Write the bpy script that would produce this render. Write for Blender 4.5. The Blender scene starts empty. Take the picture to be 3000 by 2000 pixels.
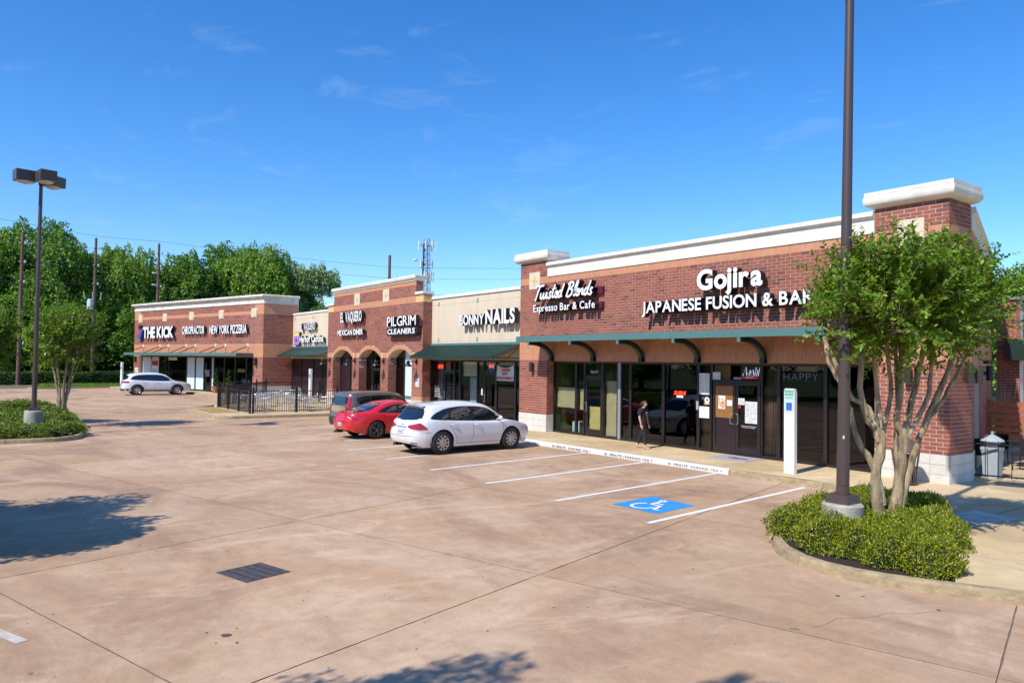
import bpy, bmesh, math, random
import numpy as np
from mathutils import Vector, Matrix, geometry
from mathutils.bvhtree import BVHTree

random.seed(7)
RNG = np.random.default_rng(11)
SC = bpy.context.scene
COL = SC.collection
R = math.radians

# ------------------------------------------------------------------ camera
cam_d = bpy.data.cameras.new('camera')
cam = bpy.data.objects.new('camera', cam_d)
COL.objects.link(cam)
SC.camera = cam
YAW, PITCH, ROLL = R(36.58), R(1.629), R(.792)
fw = Vector((-math.cos(YAW) * math.cos(PITCH), math.sin(YAW) * math.cos(PITCH), math.sin(PITCH)))
rt = fw.cross(Vector((0, 0, 1))).normalized()
up = rt.cross(fw)
rt, up = rt * math.cos(ROLL) + up * math.sin(ROLL), up * math.cos(ROLL) - rt * math.sin(ROLL)
CAMP = Vector((0, 0, 2.92))
cam.matrix_world = Matrix(((rt.x, up.x, -fw.x, 0), (rt.y, up.y, -fw.y, 0), (rt.z, up.z, -fw.z, 2.92), (0, 0, 0, 1)))
cam_d.sensor_width = 36
cam_d.lens = 2180 * 36 / 3000
cam_d.clip_end = 2000
cam_d.clip_start = .1

# ------------------------------------------------------------------ sun and sky
SUN_EL = R(46.5)
sdir = Vector((.17, -.985, 0)).normalized() * math.cos(SUN_EL) + Vector((0, 0, math.sin(SUN_EL)))   # towards the sun
sd = bpy.data.lights.new('sun', 'SUN')
sd.energy = 4.6
sd.angle = R(.53)
sd.color = (1.0, .95, .87)
sun = bpy.data.objects.new('sun', sd)
COL.objects.link(sun)
sun.rotation_euler = sdir.to_track_quat('Z', 'Y').to_euler()
sun.location = (0, 0, 40)

W = bpy.data.worlds.new('World')
SC.world = W
W.use_nodes = True
nt = W.node_tree
nt.nodes.clear()
wo = nt.nodes.new('ShaderNodeOutputWorld')
bg = nt.nodes.new('ShaderNodeBackground')
sky = nt.nodes.new('ShaderNodeTexSky')
sky.sky_type = 'NISHITA'
sky.sun_disc = False
sky.sun_elevation = SUN_EL
sky.sun_rotation = math.atan2(sdir.x, sdir.y)
sky.altitude = 0
sky.air_density = 1.0
sky.dust_density = .3
sky.ozone_density = 3.0
bg.inputs[1].default_value = .155
hs = nt.nodes.new('ShaderNodeHueSaturation')
hs.inputs['Saturation'].default_value = 1.32
hs.inputs['Value'].default_value = 1.0
# thin wisps of high cloud
tc = nt.nodes.new('ShaderNodeTexCoord')
mp = nt.nodes.new('ShaderNodeMapping')
mp.inputs['Rotation'].default_value = (0, 0, R(50))
mp.inputs['Scale'].default_value = (1.0, 5.0, 15.0); mp.inputs['Location'].default_value = (.7, .2, .45)
nz = nt.nodes.new('ShaderNodeTexNoise')
nz.inputs['Scale'].default_value = 2.1
nz.inputs['Detail'].default_value = 9
nz.inputs['Roughness'].default_value = .62
nz.inputs['Distortion'].default_value = .5
rp = nt.nodes.new('ShaderNodeValToRGB')
rp.color_ramp.elements[0].position = .57
rp.color_ramp.elements[0].color = (0, 0, 0, 1)
rp.color_ramp.elements[1].position = .86
rp.color_ramp.elements[1].color = (.19, .19, .19, 1)
mx = nt.nodes.new('ShaderNodeMixRGB')
mx.inputs[2].default_value = (4.2, 5.0, 5.8, 1)
nt.links.new(tc.outputs['Generated'], mp.inputs[0])
nt.links.new(mp.outputs[0], nz.inputs['Vector'])
nt.links.new(nz.outputs[0], rp.inputs[0])
nt.links.new(rp.outputs[0], mx.inputs[0])
nt.links.new(sky.outputs[0], hs.inputs['Color'])
gm = nt.nodes.new('ShaderNodeVectorMath'); gm.operation = 'MULTIPLY'; gm.inputs[1].default_value = (.84, .97, 1.16)
nt.links.new(hs.outputs[0], gm.inputs[0]); nt.links.new(gm.outputs[0], mx.inputs[1])
nt.links.new(mx.outputs[0], bg.inputs[0])
nt.links.new(bg.outputs[0], wo.inputs[0])

SC.view_settings.view_transform = 'Standard'
SC.view_settings.look = 'None'
SC.view_settings.exposure = 0.2
SC.view_settings.gamma = 1
SC.view_settings.use_curve_mapping = False
SC.render.engine = 'CYCLES'
SC.cycles.max_bounces = 7
SC.cycles.transparent_max_bounces = 12
SC.cycles.caustics_reflective = False
SC.cycles.caustics_refractive = False
SC.cycles.use_denoising = True

# ------------------------------------------------------------------ materials
def M(name, col, rough=.6, metal=0, noise=None, bump=None, rand=None, coat=0, emit=None, spec=None, streak=None, trans=0):
    """noise=(scale, amount): value mottling in world space; rand=[colours]: one colour per loose piece or object."""
    m = bpy.data.materials.new(name)
    m.use_nodes = True
    t = m.node_tree
    N, Lk = t.nodes, t.links
    b = N['Principled BSDF']
    b.inputs['Roughness'].default_value = rough
    b.inputs['Metallic'].default_value = metal
    if coat:
        b.inputs['Coat Weight'].default_value = coat
        b.inputs['Coat Roughness'].default_value = .03
    if spec is not None:
        b.inputs['Specular IOR Level'].default_value = spec
    if emit:
        b.inputs['Emission Color'].default_value = (*emit[0], 1)
        b.inputs['Emission Strength'].default_value = emit[1]
    b.inputs['Base Color'].default_value = (*col, 1)
    src = None
    geo = N.new('ShaderNodeNewGeometry')
    if rand:
        oi = N.new('ShaderNodeObjectInfo')
        ad = N.new('ShaderNodeMath'); ad.operation = 'ADD'
        Lk.new(geo.outputs['Random Per Island'], ad.inputs[0])
        Lk.new(oi.outputs['Random'], ad.inputs[1])
        fr = N.new('ShaderNodeMath'); fr.operation = 'FRACT'
        Lk.new(ad.outputs[0], fr.inputs[0])
        cr = N.new('ShaderNodeValToRGB')
        cr.color_ramp.interpolation = 'LINEAR'
        e = cr.color_ramp.elements
        n = len(rand)
        for i in range(n - 2): e.new((i + 1) / (n - 1))
        for i, c in enumerate(rand):
            e[i].position = i / (n - 1)
            e[i].color = (*c, 1)
        Lk.new(fr.outputs[0], cr.inputs[0])
        src = cr.outputs[0]
    if noise:
        nz = N.new('ShaderNodeTexNoise')
        nz.inputs['Scale'].default_value = noise[0]
        nz.inputs['Detail'].default_value = 6
        nz.inputs['Roughness'].default_value = .6
        vec = geo.outputs['Position']
        if streak:
            mp = N.new('ShaderNodeMapping'); mp.inputs['Scale'].default_value = streak
            Lk.new(vec, mp.inputs[0]); vec = mp.outputs[0]
        Lk.new(vec, nz.inputs['Vector'])
        mr = N.new('ShaderNodeMapRange')
        mr.inputs[1].default_value = .3; mr.inputs[2].default_value = .7
        mr.inputs[3].default_value = 1 - noise[1]; mr.inputs[4].default_value = 1 + noise[1] * .6
        Lk.new(nz.outputs[0], mr.inputs[0])
        vm = N.new('ShaderNodeVectorMath'); vm.operation = 'MULTIPLY'
        if src: Lk.new(src, vm.inputs[0])
        else: vm.inputs[0].default_value = col
        Lk.new(mr.outputs[0], vm.inputs[1])
        src = vm.outputs[0]
    if src: Lk.new(src, b.inputs['Base Color'])
    if bump:
        nb = N.new('ShaderNodeTexNoise')
        nb.inputs['Scale'].default_value = bump[0]; nb.inputs['Detail'].default_value = 5
        Lk.new(geo.outputs['Position'], nb.inputs['Vector'])
        bp = N.new('ShaderNodeBump')
        bp.inputs['Strength'].default_value = bump[1]; bp.inputs['Distance'].default_value = .02
        Lk.new(nb.outputs[0], bp.inputs['Height'])
        Lk.new(bp.outputs[0], b.inputs['Normal'])
    if trans:
        # thin leaf: part of the light passes through
        out = N['Material Output']
        tr = N.new('ShaderNodeBsdfTranslucent')
        mixs = N.new('ShaderNodeMixShader'); mixs.inputs[0].default_value = trans
        if src:
            vm2 = N.new('ShaderNodeVectorMath'); vm2.operation = 'MULTIPLY'
            vm2.inputs[1].default_value = (1.5, 1.35, .6)
            Lk.new(src, vm2.inputs[0]); Lk.new(vm2.outputs[0], tr.inputs[0])
        else: tr.inputs[0].default_value = (*col, 1)
        Lk.new(b.outputs[0], mixs.inputs[1]); Lk.new(tr.outputs[0], mixs.inputs[2]); Lk.new(mixs.outputs[0], out.inputs[0])
    return m

def glass_mat(name, tint, refl=.9, ior=1.52, body=None):
    m = bpy.data.materials.new(name); m.use_nodes = True
    t = m.node_tree; N, Lk = t.nodes, t.links
    N.clear()
    out = N.new('ShaderNodeOutputMaterial')
    fr = N.new('ShaderNodeFresnel'); fr.inputs[0].default_value = ior
    mu = N.new('ShaderNodeMath'); mu.operation = 'MULTIPLY_ADD'; mu.inputs[1].default_value = 1.15; mu.inputs[2].default_value = .0; mu.use_clamp = True
    ge = N.new('ShaderNodeNewGeometry'); ib = N.new('ShaderNodeMath'); ib.operation = 'SUBTRACT'; ib.inputs[0].default_value = 1
    Lk.new(ge.outputs['Backfacing'], ib.inputs[1]); mf = N.new('ShaderNodeMath'); mf.operation = 'MULTIPLY'
    Lk.new(fr.outputs[0], mf.inputs[0]); Lk.new(ib.outputs[0], mf.inputs[1]); Lk.new(mf.outputs[0], mu.inputs[0])
    tr = N.new('ShaderNodeBsdfTransparent'); tr.inputs[0].default_value = (*tint, 1)
    gl = N.new('ShaderNodeBsdfGlossy'); gl.inputs['Roughness'].default_value = .0; gl.inputs[0].default_value = (refl, refl, refl, 1)
    mx = N.new('ShaderNodeMixShader')
    Lk.new(mu.outputs[0], mx.inputs[0]); Lk.new(tr.outputs[0], mx.inputs[1]); Lk.new(gl.outputs[0], mx.inputs[2])
    Lk.new(mx.outputs[0], out.inputs[0])
    return m

def concrete_mat(name, c_a, c_b, c_stain, bays=False):
    m = bpy.data.materials.new(name); m.use_nodes = True
    t = m.node_tree; N, Lk = t.nodes, t.links
    b = N['Principled BSDF']; b.inputs['Roughness'].default_value = .82
    b.inputs['Specular IOR Level'].default_value = .25
    geo = N.new('ShaderNodeNewGeometry'); P = geo.outputs['Position']
    oi = N.new('ShaderNodeObjectInfo')
    def noise(sc, det, rough=.6, scale=None, dist=0):
        n = N.new('ShaderNodeTexNoise'); n.inputs['Scale'].default_value = sc; n.inputs['Detail'].default_value = det
        n.inputs['Roughness'].default_value = rough; n.inputs['Distortion'].default_value = dist
        v = P
        if scale:
            mp = N.new('ShaderNodeMapping'); mp.inputs['Scale'].default_value = scale; mp.inputs['Rotation'].default_value = (0, 0, R(-16))
            Lk.new(P, mp.inputs[0]); v = mp.outputs[0]
        Lk.new(v, n.inputs['Vector']); return n.outputs[0]
    def rng(x, a, b_, lo, hi):
        r = N.new('ShaderNodeMapRange'); r.inputs[1].default_value = a; r.inputs[2].default_value = b_
        r.inputs[3].default_value = lo; r.inputs[4].default_value = hi
        Lk.new(x, r.inputs[0]); return r.outputs[0]
    def mixc(f, a, c):
        x = N.new('ShaderNodeMixRGB')
        Lk.new(f, x.inputs[0])
        for s, v in ((1, a), (2, c)):
            if isinstance(v, tuple): x.inputs[s].default_value = (*v, 1)
            else: Lk.new(v, x.inputs[s])
        return x.outputs[0]
    def mul(c, f):
        v = N.new('ShaderNodeVectorMath'); v.operation = 'MULTIPLY'; Lk.new(c, v.inputs[0]); Lk.new(f, v.inputs[1]); return v.outputs[0]
    base = mixc(rng(noise(.28, 6, .65, None, .8), .40, .60, 0, 1), c_a, c_b)
    base = mixc(rng(noise(.16, 7, .68, (1, 1.8, 1), 1.2), .47, .62, 0, 1), base, c_stain)
    pale = tuple(min(1, x * 1.22 + .03) for x in c_b)
    base = mixc(rng(noise(.5, 9, .72, (1.6, .7, 1), 1.4), .52, .67, 0, .58), base, pale)
    base = mul(base, rng(oi.outputs['Random'], 0, 1, .93, 1.05))
    base = mul(base, rng(noise(3.2, 10, .75), .3, .7, .84, 1.12))
    base = mul(base, rng(noise(45, 4, .8), .3, .7, .84, 1.12))
    base = mul(base, rng(noise(2.6, 3, .5), .735, .76, 1, .62))          # small dark spots
    if bays:      # drip stains gather in the middle of each bay and along the wheel paths of the aisle
        sx = N.new('ShaderNodeSeparateXYZ'); Lk.new(P, sx.inputs[0])
        def mt(op, a, c=None, d=None):
            n = N.new('ShaderNodeMath'); n.operation = op
            for i, v in enumerate((a, c, d)):
                if v is None: continue
                if isinstance(v, (int, float)): n.inputs[i].default_value = v
                else: Lk.new(v, n.inputs[i])
            return n.outputs[0]
        xs = mt('MULTIPLY_ADD', sx.outputs[1], .125, sx.outputs[0])
        fx = mt('SUBTRACT', mt('FRACT', mt('DIVIDE', mt('ADD', xs, 9.57 - 1.28), 2.63)), .5)
        dx = mt('ABSOLUTE', mt('MULTIPLY', fx, 2.63)); dy = mt('ABSOLUTE', mt('SUBTRACT', sx.outputs[1], 13.6))
        d = mt('ADD', mt('MULTIPLY', dx, 1.5), mt('MULTIPLY', dy, .5))
        m1 = rng(d, .2, 1.5, 1, 0)
        m2 = mt('MULTIPLY', m1, rng(noise(1.9, 8, .7), .42, .62, 0, 1))
        f1 = rng(m2, 0, 1, 1, .66); base = mul(base, f1)
        base = mul(base, rng(noise(.9, 8, .75, (.22, 2.6, 1), .4), .55, .75, 1, .86))
    Lk.new(base, b.inputs['Base Color'])
    bp = N.new('ShaderNodeBump'); bp.inputs['Strength'].default_value = .25; bp.inputs['Distance'].default_value = .01
    Lk.new(noise(25, 8, .7), bp.inputs['Height']); Lk.new(bp.outputs[0], b.inputs['Normal'])
    return m

BR = [(.30, .090, .050), (.34, .104, .058), (.285, .083, .048), (.315, .096, .054), (.17, .060, .045), (.335, .104, .058), (.30, .090, .050)]
mat = dict(
    brick=M('brick', BR[0], .8, rand=BR, noise=(1.6, .16), bump=(90, .25)),
    mortar=M('mortar', (.64, .54, .47), .9, noise=(3, .1), bump=(120, .2)),
    salmon=M('salmon_block', (.54, .25, .13), .8, rand=[(.52, .235, .125), (.57, .27, .15), (.54, .25, .135), (.56, .26, .14)], noise=(5, .08)),
    salmonflat=M('salmon_mortar', (.60, .38, .26), .85),
    cream=M('cream_stucco', (.74, .70, .61), .75, noise=(2.4, .13), streak=(1, 1, .12), bump=(60, .1)),
    creamdirty=M('weathered_cream_stucco', (.66, .63, .56), .8, noise=(2.2, .22), bump=(60, .1)),
    tan=M('tan_stucco', (.66, .545, .40), .85, noise=(2.0, .10), streak=(1, 1, .15), bump=(120, .15)),
    tangroove=M('stucco_groove', (.40, .33, .25), .9),
    coping=M('coping', (.72, .71, .68), .6, noise=(2, .06)),
    block=M('white_base_block', (.64, .61, .55), .7, rand=[(.60, .57, .51), (.68, .65, .59), (.63, .60, .54)], noise=(6, .1)),
    blockjoint=M('base_block_joint', (.33, .29, .25), .9),
    stone=M('rough_cream_stone', (.58, .49, .36), .9, noise=(12, .25), bump=(18, .9)),
    tile=M('cream_tile', (.66, .58, .42), .55, noise=(6, .1)),
    tiley=M('ochre_tile', (.70, .47, .20), .55),
    tilegreen=M('green_tile', (.25, .38, .32), .5),
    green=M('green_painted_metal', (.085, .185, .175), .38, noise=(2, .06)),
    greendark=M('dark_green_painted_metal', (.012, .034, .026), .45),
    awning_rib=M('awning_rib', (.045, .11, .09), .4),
    bronze=M('dark_bronze_frame', (.016, .012, .013), .35, spec=.6),
    black=M('black_metal', (.012, .012, .014), .4),
    blacksoft=M('matt_black', (.014, .013, .015), .85),
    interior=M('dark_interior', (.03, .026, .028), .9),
    purple=M('dark_window_film', (.026, .014, .019), .25, spec=.5),
    glass=glass_mat('storefront_glass', (.84, .87, .86)),
    glassdark=glass_mat('tinted_glass', (.40, .40, .45)),
    paper=M('kraft_paper', (.56, .47, .26), .8, noise=(4, .12), bump=(7, .6)),
    yellowpaper=M('yellow_paper', (.72, .56, .20), .8, noise=(4, .12), bump=(7, .6)),
    oliveboard=M('olive_wall_paint', (.16, .20, .03), .8),
    whitepaper=M('white_paper', (.72, .75, .72), .8, noise=(3, .03)),
    bluewhite=M('white_window_film', (.60, .72, .74), .6, noise=(.8, .05)),
    wood=M('varnished_wood_boards', (.30, .135, .035), .55, noise=(6, .35), streak=(6, 6, .5)),
    bamboo=M('bamboo_slats', (.20, .11, .05), .6, rand=[(.24, .13, .06), (.10, .055, .03), (.17, .09, .045)]),
    metalgrey=M('grey_post_metal', (.30, .33, .37), .4, metal=.3),
    walk=concrete_mat('sidewalk_concrete', (.58, .43, .23), (.65, .50, .30), (.48, .35, .19)),
    lot=concrete_mat('parking_lot_concrete', (.48, .305, .18), (.53, .37, .245), (.38, .24, .15), bays=True),
    kerb=M('kerb_concrete', (.37, .285, .165), .88, noise=(5, .35), streak=(1, 1, 2), bump=(40, .5)),
    joint=M('joint_filler', (.19, .145, .105), .95, noise=(8, .3)),
    whitepaint=M('white_road_paint', (.80, .79, .76), .7, noise=(8, .12)),
    wornpaint=M('worn_white_road_paint', (.56, .50, .44), .8, noise=(5, .35)),
    bluepaint=M('blue_road_paint', (.03, .29, .66), .6, noise=(8, .1)),
    kerbwhite=M('white_kerb_paint', (.68, .67, .64), .7, noise=(9, .14)),
    soil=M('dark_mulch', (.035, .02, .014), .95, noise=(20, .5), bump=(40, 1)),
    tanground=M('dry_tan_ground', (.40, .25, .085), .95, noise=(8, .3), bump=(40, 1)),
    grass=M('grass_ground', (.07, .13, .02), .95, noise=(3, .35), bump=(30, 1)),
    white=M('white_enamel', (.78, .78, .76), .4),
    whiteside=M('white_sign_face', (.80, .80, .79), .45),
    signside=M('black_sign_return', (.012, .011, .012), .5),
    maroon=M('maroon_metal', (.13, .012, .03), .45),
    pole=M('dark_bronze_pole', (.075, .052, .048), .42, noise=(2, .08)),
    pedestal=M('weathered_concrete', (.40, .38, .32), .9, noise=(3.5, .4), bump=(30, .5)),
    lens=M('lamp_lens', (.55, .55, .50), .3),
    sconce=M('sconce_metal', (.055, .042, .045), .4, metal=.3),
    utility=M('weathered_timber_pole', (.16, .10, .075), .9, noise=(5, .4), streak=(1, 1, .1)),
    wire=M('cable', (.05, .05, .055), .7),
    insul=M('grey_insulator', (.45, .47, .48), .4),
    steel=M('galvanised_steel', (.30, .31, .33), .5, metal=.3),
    alu=M('brushed_aluminium', (.62, .63, .65), .35, metal=.55),
    red=M('red_print', (.55, .02, .02), .5),
    blue=M('blue_print', (.02, .10, .50), .5),
    darkprint=M('black_print', (.02, .02, .02), .6),
    greenprint=M('green_print', (.05, .38, .22), .5),
    palegreen=M('pale_green_sign', (.50, .68, .60), .5),
    neonred=M('red_neon', (.4, .02, .01), .4, emit=((1, .06, .02), 2.2)),
    neonwhite=M('white_neon', (.5, .5, .5), .4, emit=((.8, .9, 1), 1.2)),
    neonblue=M('blue_neon', (.02, .1, .5), .4, emit=((.02, .2, 1), .6)),
    terracotta=M('terracotta', (.36, .13, .07), .8, noise=(6, .15)),
    orangewood=M('orange_stained_wood', (.42, .12, .045), .6, noise=(5, .2)),
    yellow=M('yellow_paint', (.72, .42, .03), .5),
)

# ------------------------------------------------------------------ mesh building
class Fr:
    """Wall frame: s runs along the wall, z up, d outwards from the wall."""
    def __init__(self, x, y, ang=0, z=0):
        a = R(ang)
        self.o = Vector((x, y, z)); self.u = Vector((math.cos(a), math.sin(a), 0)); self.n = Vector((math.sin(a), -math.cos(a), 0))
        self.ang = a
    def p(self, s, z, d=0):
        return (self.o.x + self.u.x * s + self.n.x * d, self.o.y + self.u.y * s + self.n.y * d, self.o.z + z)
IDF = None

class MB:
    def __init__(self): self.v = []; self.f = []; self.m = []
    def quadbox(self, c, mi=0, skip=()):
        """c: 8 corners, lower ring then upper ring, counter-clockwise from outside."""
        b = len(self.v); self.v += c
        fs = [(3, 2, 1, 0), (4, 5, 6, 7), (0, 1, 5, 4), (1, 2, 6, 5), (2, 3, 7, 6), (3, 0, 4, 7)]
        for i, q in enumerate(fs):
            if i in skip: continue
            self.f.append(tuple(b + k for k in q)); self.m.append(mi)
    def box(self, F, s0, s1, z0, z1, d0, d1, mi=0, skip=()):
        """d0 < d1 outwards. faces: 0 bottom 1 top 2 front 3 right 4 back 5 left"""
        if F is None:   # plain x,y,z box: s=x, z=z, d=y
            c = [(s0, d0, z0), (s1, d0, z0), (s1, d1, z0), (s0, d1, z0), (s0, d0, z1), (s1, d0, z1), (s1, d1, z1), (s0, d1, z1)]
        else:
            c = [F.p(s0, z0, d1), F.p(s1, z0, d1), F.p(s1, z0, d0), F.p(s0, z0, d0), F.p(s0, z1, d1), F.p(s1, z1, d1), F.p(s1, z1, d0), F.p(s0, z1, d0)]
        self.quadbox(c, mi, skip)
    def prism(self, F, poly, d0, d1, mi=0, side=None, holes=(), back=True):
        """poly in (s,z) anticlockwise seen from outside"""
        side = mi if side is None else side
        loops = [list(poly)] + [list(h) for h in holes]
        tris = geometry.tessellate_polygon([[Vector((p[0], p[1], 0)) for p in l] for l in loops])
        flat = [p for l in loops for p in l]
        b = len(self.v); n = len(flat)
        self.v += [F.p(p[0], p[1], d1) for p in flat] + [F.p(p[0], p[1], d0) for p in flat]
        for t in tris:
            a, c, e = (flat[i] for i in t)
            ar = (c[0] - a[0]) * (e[1] - a[1]) - (c[1] - a[1]) * (e[0] - a[0])
            t = t if ar > 0 else t[::-1]
            self.f.append(tuple(b + i for i in t)); self.m.append(mi)
            if back: self.f.append(tuple(b + n + i for i in t[::-1])); self.m.append(side)
        k = 0
        for li, l in enumerate(loops):
            ar = sum(l[i][0] * l[(i + 1) % len(l)][1] - l[(i + 1) % len(l)][0] * l[i][1] for i in range(len(l)))
            outer = (li == 0)
            for i in range(len(l)):
                p, q = b + k + i, b + k + (i + 1) % len(l)
                quad = (p, p + n, q + n, q)
                if (ar > 0) != outer: quad = quad[::-1]
                self.f.append(quad); self.m.append(side)
            k += len(l)
    def flat(self, poly, z, mi=0):
        """horizontal polygon in x,y"""
        tris = geometry.tessellate_polygon([[Vector((p[0], p[1], 0)) for p in poly]])
        b = len(self.v); self.v += [(p[0], p[1], z) for p in poly]
        for t in tris:
            a, c, e = (poly[i] for i in t)
            ar = (c[0] - a[0]) * (e[1] - a[1]) - (c[1] - a[1]) * (e[0] - a[0])
            t = t if ar > 0 else t[::-1]
            self.f.append(tuple(b + i for i in t)); self.m.append(mi)
    def slab(self, poly, z0, z1, mi=0, side=None):
        self.flat(poly, z1, mi)
        n = len(poly); b = len(self.v)
        self.v += [(p[0], p[1], z0) for p in poly] + [(p[0], p[1], z1) for p in poly]
        ar = sum(poly[i][0] * poly[(i + 1) % n][1] - poly[(i + 1) % n][0] * poly[i][1] for i in range(n))
        for i in range(n):
            q = (b + i, b + (i + 1) % n, b + n + (i + 1) % n, b + n + i)
            if ar < 0: q = q[::-1]
            self.f.append(q); self.m.append(mi if side is None else side)
    def tube(self, pts, rad, n=8, mi=0, caps=True):
        """polyline tube; rad a number or list"""
        pts = [Vector(p) for p in pts]
        if not isinstance(rad, (list, tuple)): rad = [rad] * len(pts)
        rings = []
        t0 = (pts[1] - pts[0]).normalized()
        ref = Vector((0, 0, 1)) if abs(t0.z) < .9 else Vector((1, 0, 0))
        x = t0.cross(ref).normalized()
        for i, p in enumerate(pts):
            if i == 0: t = pts[1] - pts[0]
            elif i == len(pts) - 1: t = pts[-1] - pts[-2]
            else: t = (pts[i + 1] - p).normalized() + (p - pts[i - 1]).normalized()
            t.normalize()
            x = (x - t * x.dot(t)).normalized(); y = t.cross(x)
            b = len(self.v)
            for k in range(n):
                a = 2 * math.pi * k / n
                q = p + (x * math.cos(a) + y * math.sin(a)) * rad[i]
                self.v.append(tuple(q))
            rings.append(b)
        for a, b in zip(rings, rings[1:]):
            for k in range(n):
                k2 = (k + 1) % n
                self.f.append((a + k, a + k2, b + k2, b + k)); self.m.append(mi)
        if caps:
            self.f.append(tuple(rings[0] + k for k in range(n))[::-1]); self.m.append(mi)
            self.f.append(tuple(rings[-1] + k for k in range(n))); self.m.append(mi)
    def lathe(self, prof, c=(0, 0, 0), n=16, mi=0, axis='z'):
        """prof: (r, h) list from bottom up"""
        def P(r, h, a):
            x, y = r * math.cos(a), r * math.sin(a)
            if axis == 'z': return (c[0] + x, c[1] + y, c[2] + h)
            return (c[0] + y, c[1] + h, c[2] + x)       # axis y
        b = len(self.v)
        for r, h in prof:
            for k in range(n): self.v.append(P(r, h, 2 * math.pi * k / n))
        for i in range(len(prof) - 1):
            for k in range(n):
                k2 = (k + 1) % n
                self.f.append((b + i * n + k, b + i * n + k2, b + (i + 1) * n + k2, b + (i + 1) * n + k)); self.m.append(mi)
    def grid(self, P, mi=0, flip=False):
        """P[i][j] points"""
        b = len(self.v); ni, nj = len(P), len(P[0])
        for r in P: self.v += [tuple(p) for p in r]
        for i in range(ni - 1):
            for j in range(nj - 1):
                q = (b + i * nj + j, b + i * nj + j + 1, b + (i + 1) * nj + j + 1, b + (i + 1) * nj + j)
                self.f.append(q[::-1] if flip else q); self.m.append(mi)
    def mesh(self, name, mats, smooth=False, recalc=False):
        me = bpy.data.meshes.new(name)
        me.from_pydata(self.v, [], self.f)
        for m_ in mats: me.materials.append(mat[m_] if isinstance(m_, str) else m_)
        if len(mats) > 1 and len(me.polygons) == len(self.m): me.polygons.foreach_set('material_index', self.m)
        if recalc:
            bm = bmesh.new(); bm.from_mesh(me)
            bmesh.ops.remove_doubles(bm, verts=bm.verts, dist=1e-5)
            bmesh.ops.recalc_face_normals(bm, faces=bm.faces); bm.to_mesh(me); bm.free()
        if smooth:
            me.polygons.foreach_set('use_smooth', [True] * len(me.polygons))
            if smooth is not True: me.set_sharp_from_angle(angle=R(smooth))
        me.update()
        return me
    def build(self, name, mats, parent=None, smooth=False, recalc=False, world=True, stuff=False):
        if isinstance(mats, str) or not isinstance(mats, (list, tuple)): mats = [mats]
        o = bpy.data.objects.new(name, self.mesh(name, mats, smooth, recalc))
        COL.objects.link(o)
        if parent is not None:
            o.parent = parent
            if world: o.matrix_parent_inverse = inv_of(parent)
        if stuff: o['kind'] = 'stuff'
        return o

def world_of(o):
    m = o.matrix_basis.copy()
    if o.parent is not None: m = world_of(o.parent) @ o.matrix_parent_inverse @ m
    return m
def inv_of(o): return world_of(o).inverted()

def thing(name, label, cat, loc=(0, 0, 0), rz=0, group=None):
    o = bpy.data.objects.new(name, None); COL.objects.link(o)
    o.empty_display_size = .2
    o.location = loc; o.rotation_euler = (0, 0, rz)
    return tag(o, label, cat, group)
def tag(o, label=None, cat=None, group=None, kind=None):
    if label: o['label'] = label
    if cat: o['category'] = cat
    if group: o['group'] = group
    if kind: o['kind'] = kind
    return o
def kids(o): return [c for c in o.children]
def copy_tree(o, parent=None):
    c = o.copy(); COL.objects.link(c); c.parent = parent
    if parent is not None: c.matrix_parent_inverse = o.matrix_parent_inverse
    for ch in list(o.children): copy_tree(ch, c)
    return c
def rect(s0, s1, z0, z1): return [(s0, z0), (s1, z0), (s1, z1), (s0, z1)]

# ------------------------------------------------------------------ glyphs: the built-in font turned into flat outlines
GL = {}
def glyph(ch, bold=0.0):
    k = (ch, bold)
    if k in GL: return GL[k]
    cu = bpy.data.curves.new('glyph', 'FONT'); cu.body = ch; cu.size = 1; cu.offset = bold; cu.resolution_u = 4
    ob = bpy.data.objects.new('glyph', cu); COL.objects.link(ob)
    bpy.context.view_layer.update()
    me = ob.to_mesh()
    v = [(p.co.x, p.co.y) for p in me.vertices]; f = [tuple(p.vertices) for p in me.polygons]
    ob.to_mesh_clear()
    bpy.data.objects.remove(ob); bpy.data.curves.remove(cu)
    cnt = {}
    out = []
    # weld
    key = {}; idx = []; vv = []
    for p in v:
        q = (round(p[0], 4), round(p[1], 4))
        if q not in key: key[q] = len(vv); vv.append(p)
        idx.append(key[q])
    ff = []
    for q in f:
        q = [idx[i] for i in q]
        a = sum(vv[q[i]][0] * vv[q[(i + 1) % len(q)]][1] - vv[q[(i + 1) % len(q)]][0] * vv[q[i]][1] for i in range(len(q)))
        if a < 0: q = q[::-1]
        if len(set(q)) >= 3: ff.append(tuple(q))
    ed = {}
    for q in ff:
        for i in range(len(q)):
            e = (q[i], q[(i + 1) % len(q)])
            ed[e] = 1
    be = [e for e in ed if (e[1], e[0]) not in ed]
    x0 = min(p[0] for p in vv); x1 = max(p[0] for p in vv)
    GL[k] = (vv, ff, be, x0, x1)
    return GL[k]
CAP = None
def layout(text, bold, gap=.09, space=.30):
    out = []; x = 0; pv = ''
    for ch in text:
        if ch == 'j' and pv: x -= .13
        pv = ch
        if ch == ' ': x += space; continue
        g = glyph(ch, bold)
        out.append((ch, x - g[3])); x += g[4] - g[3] + gap
    return out, x - gap
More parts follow.
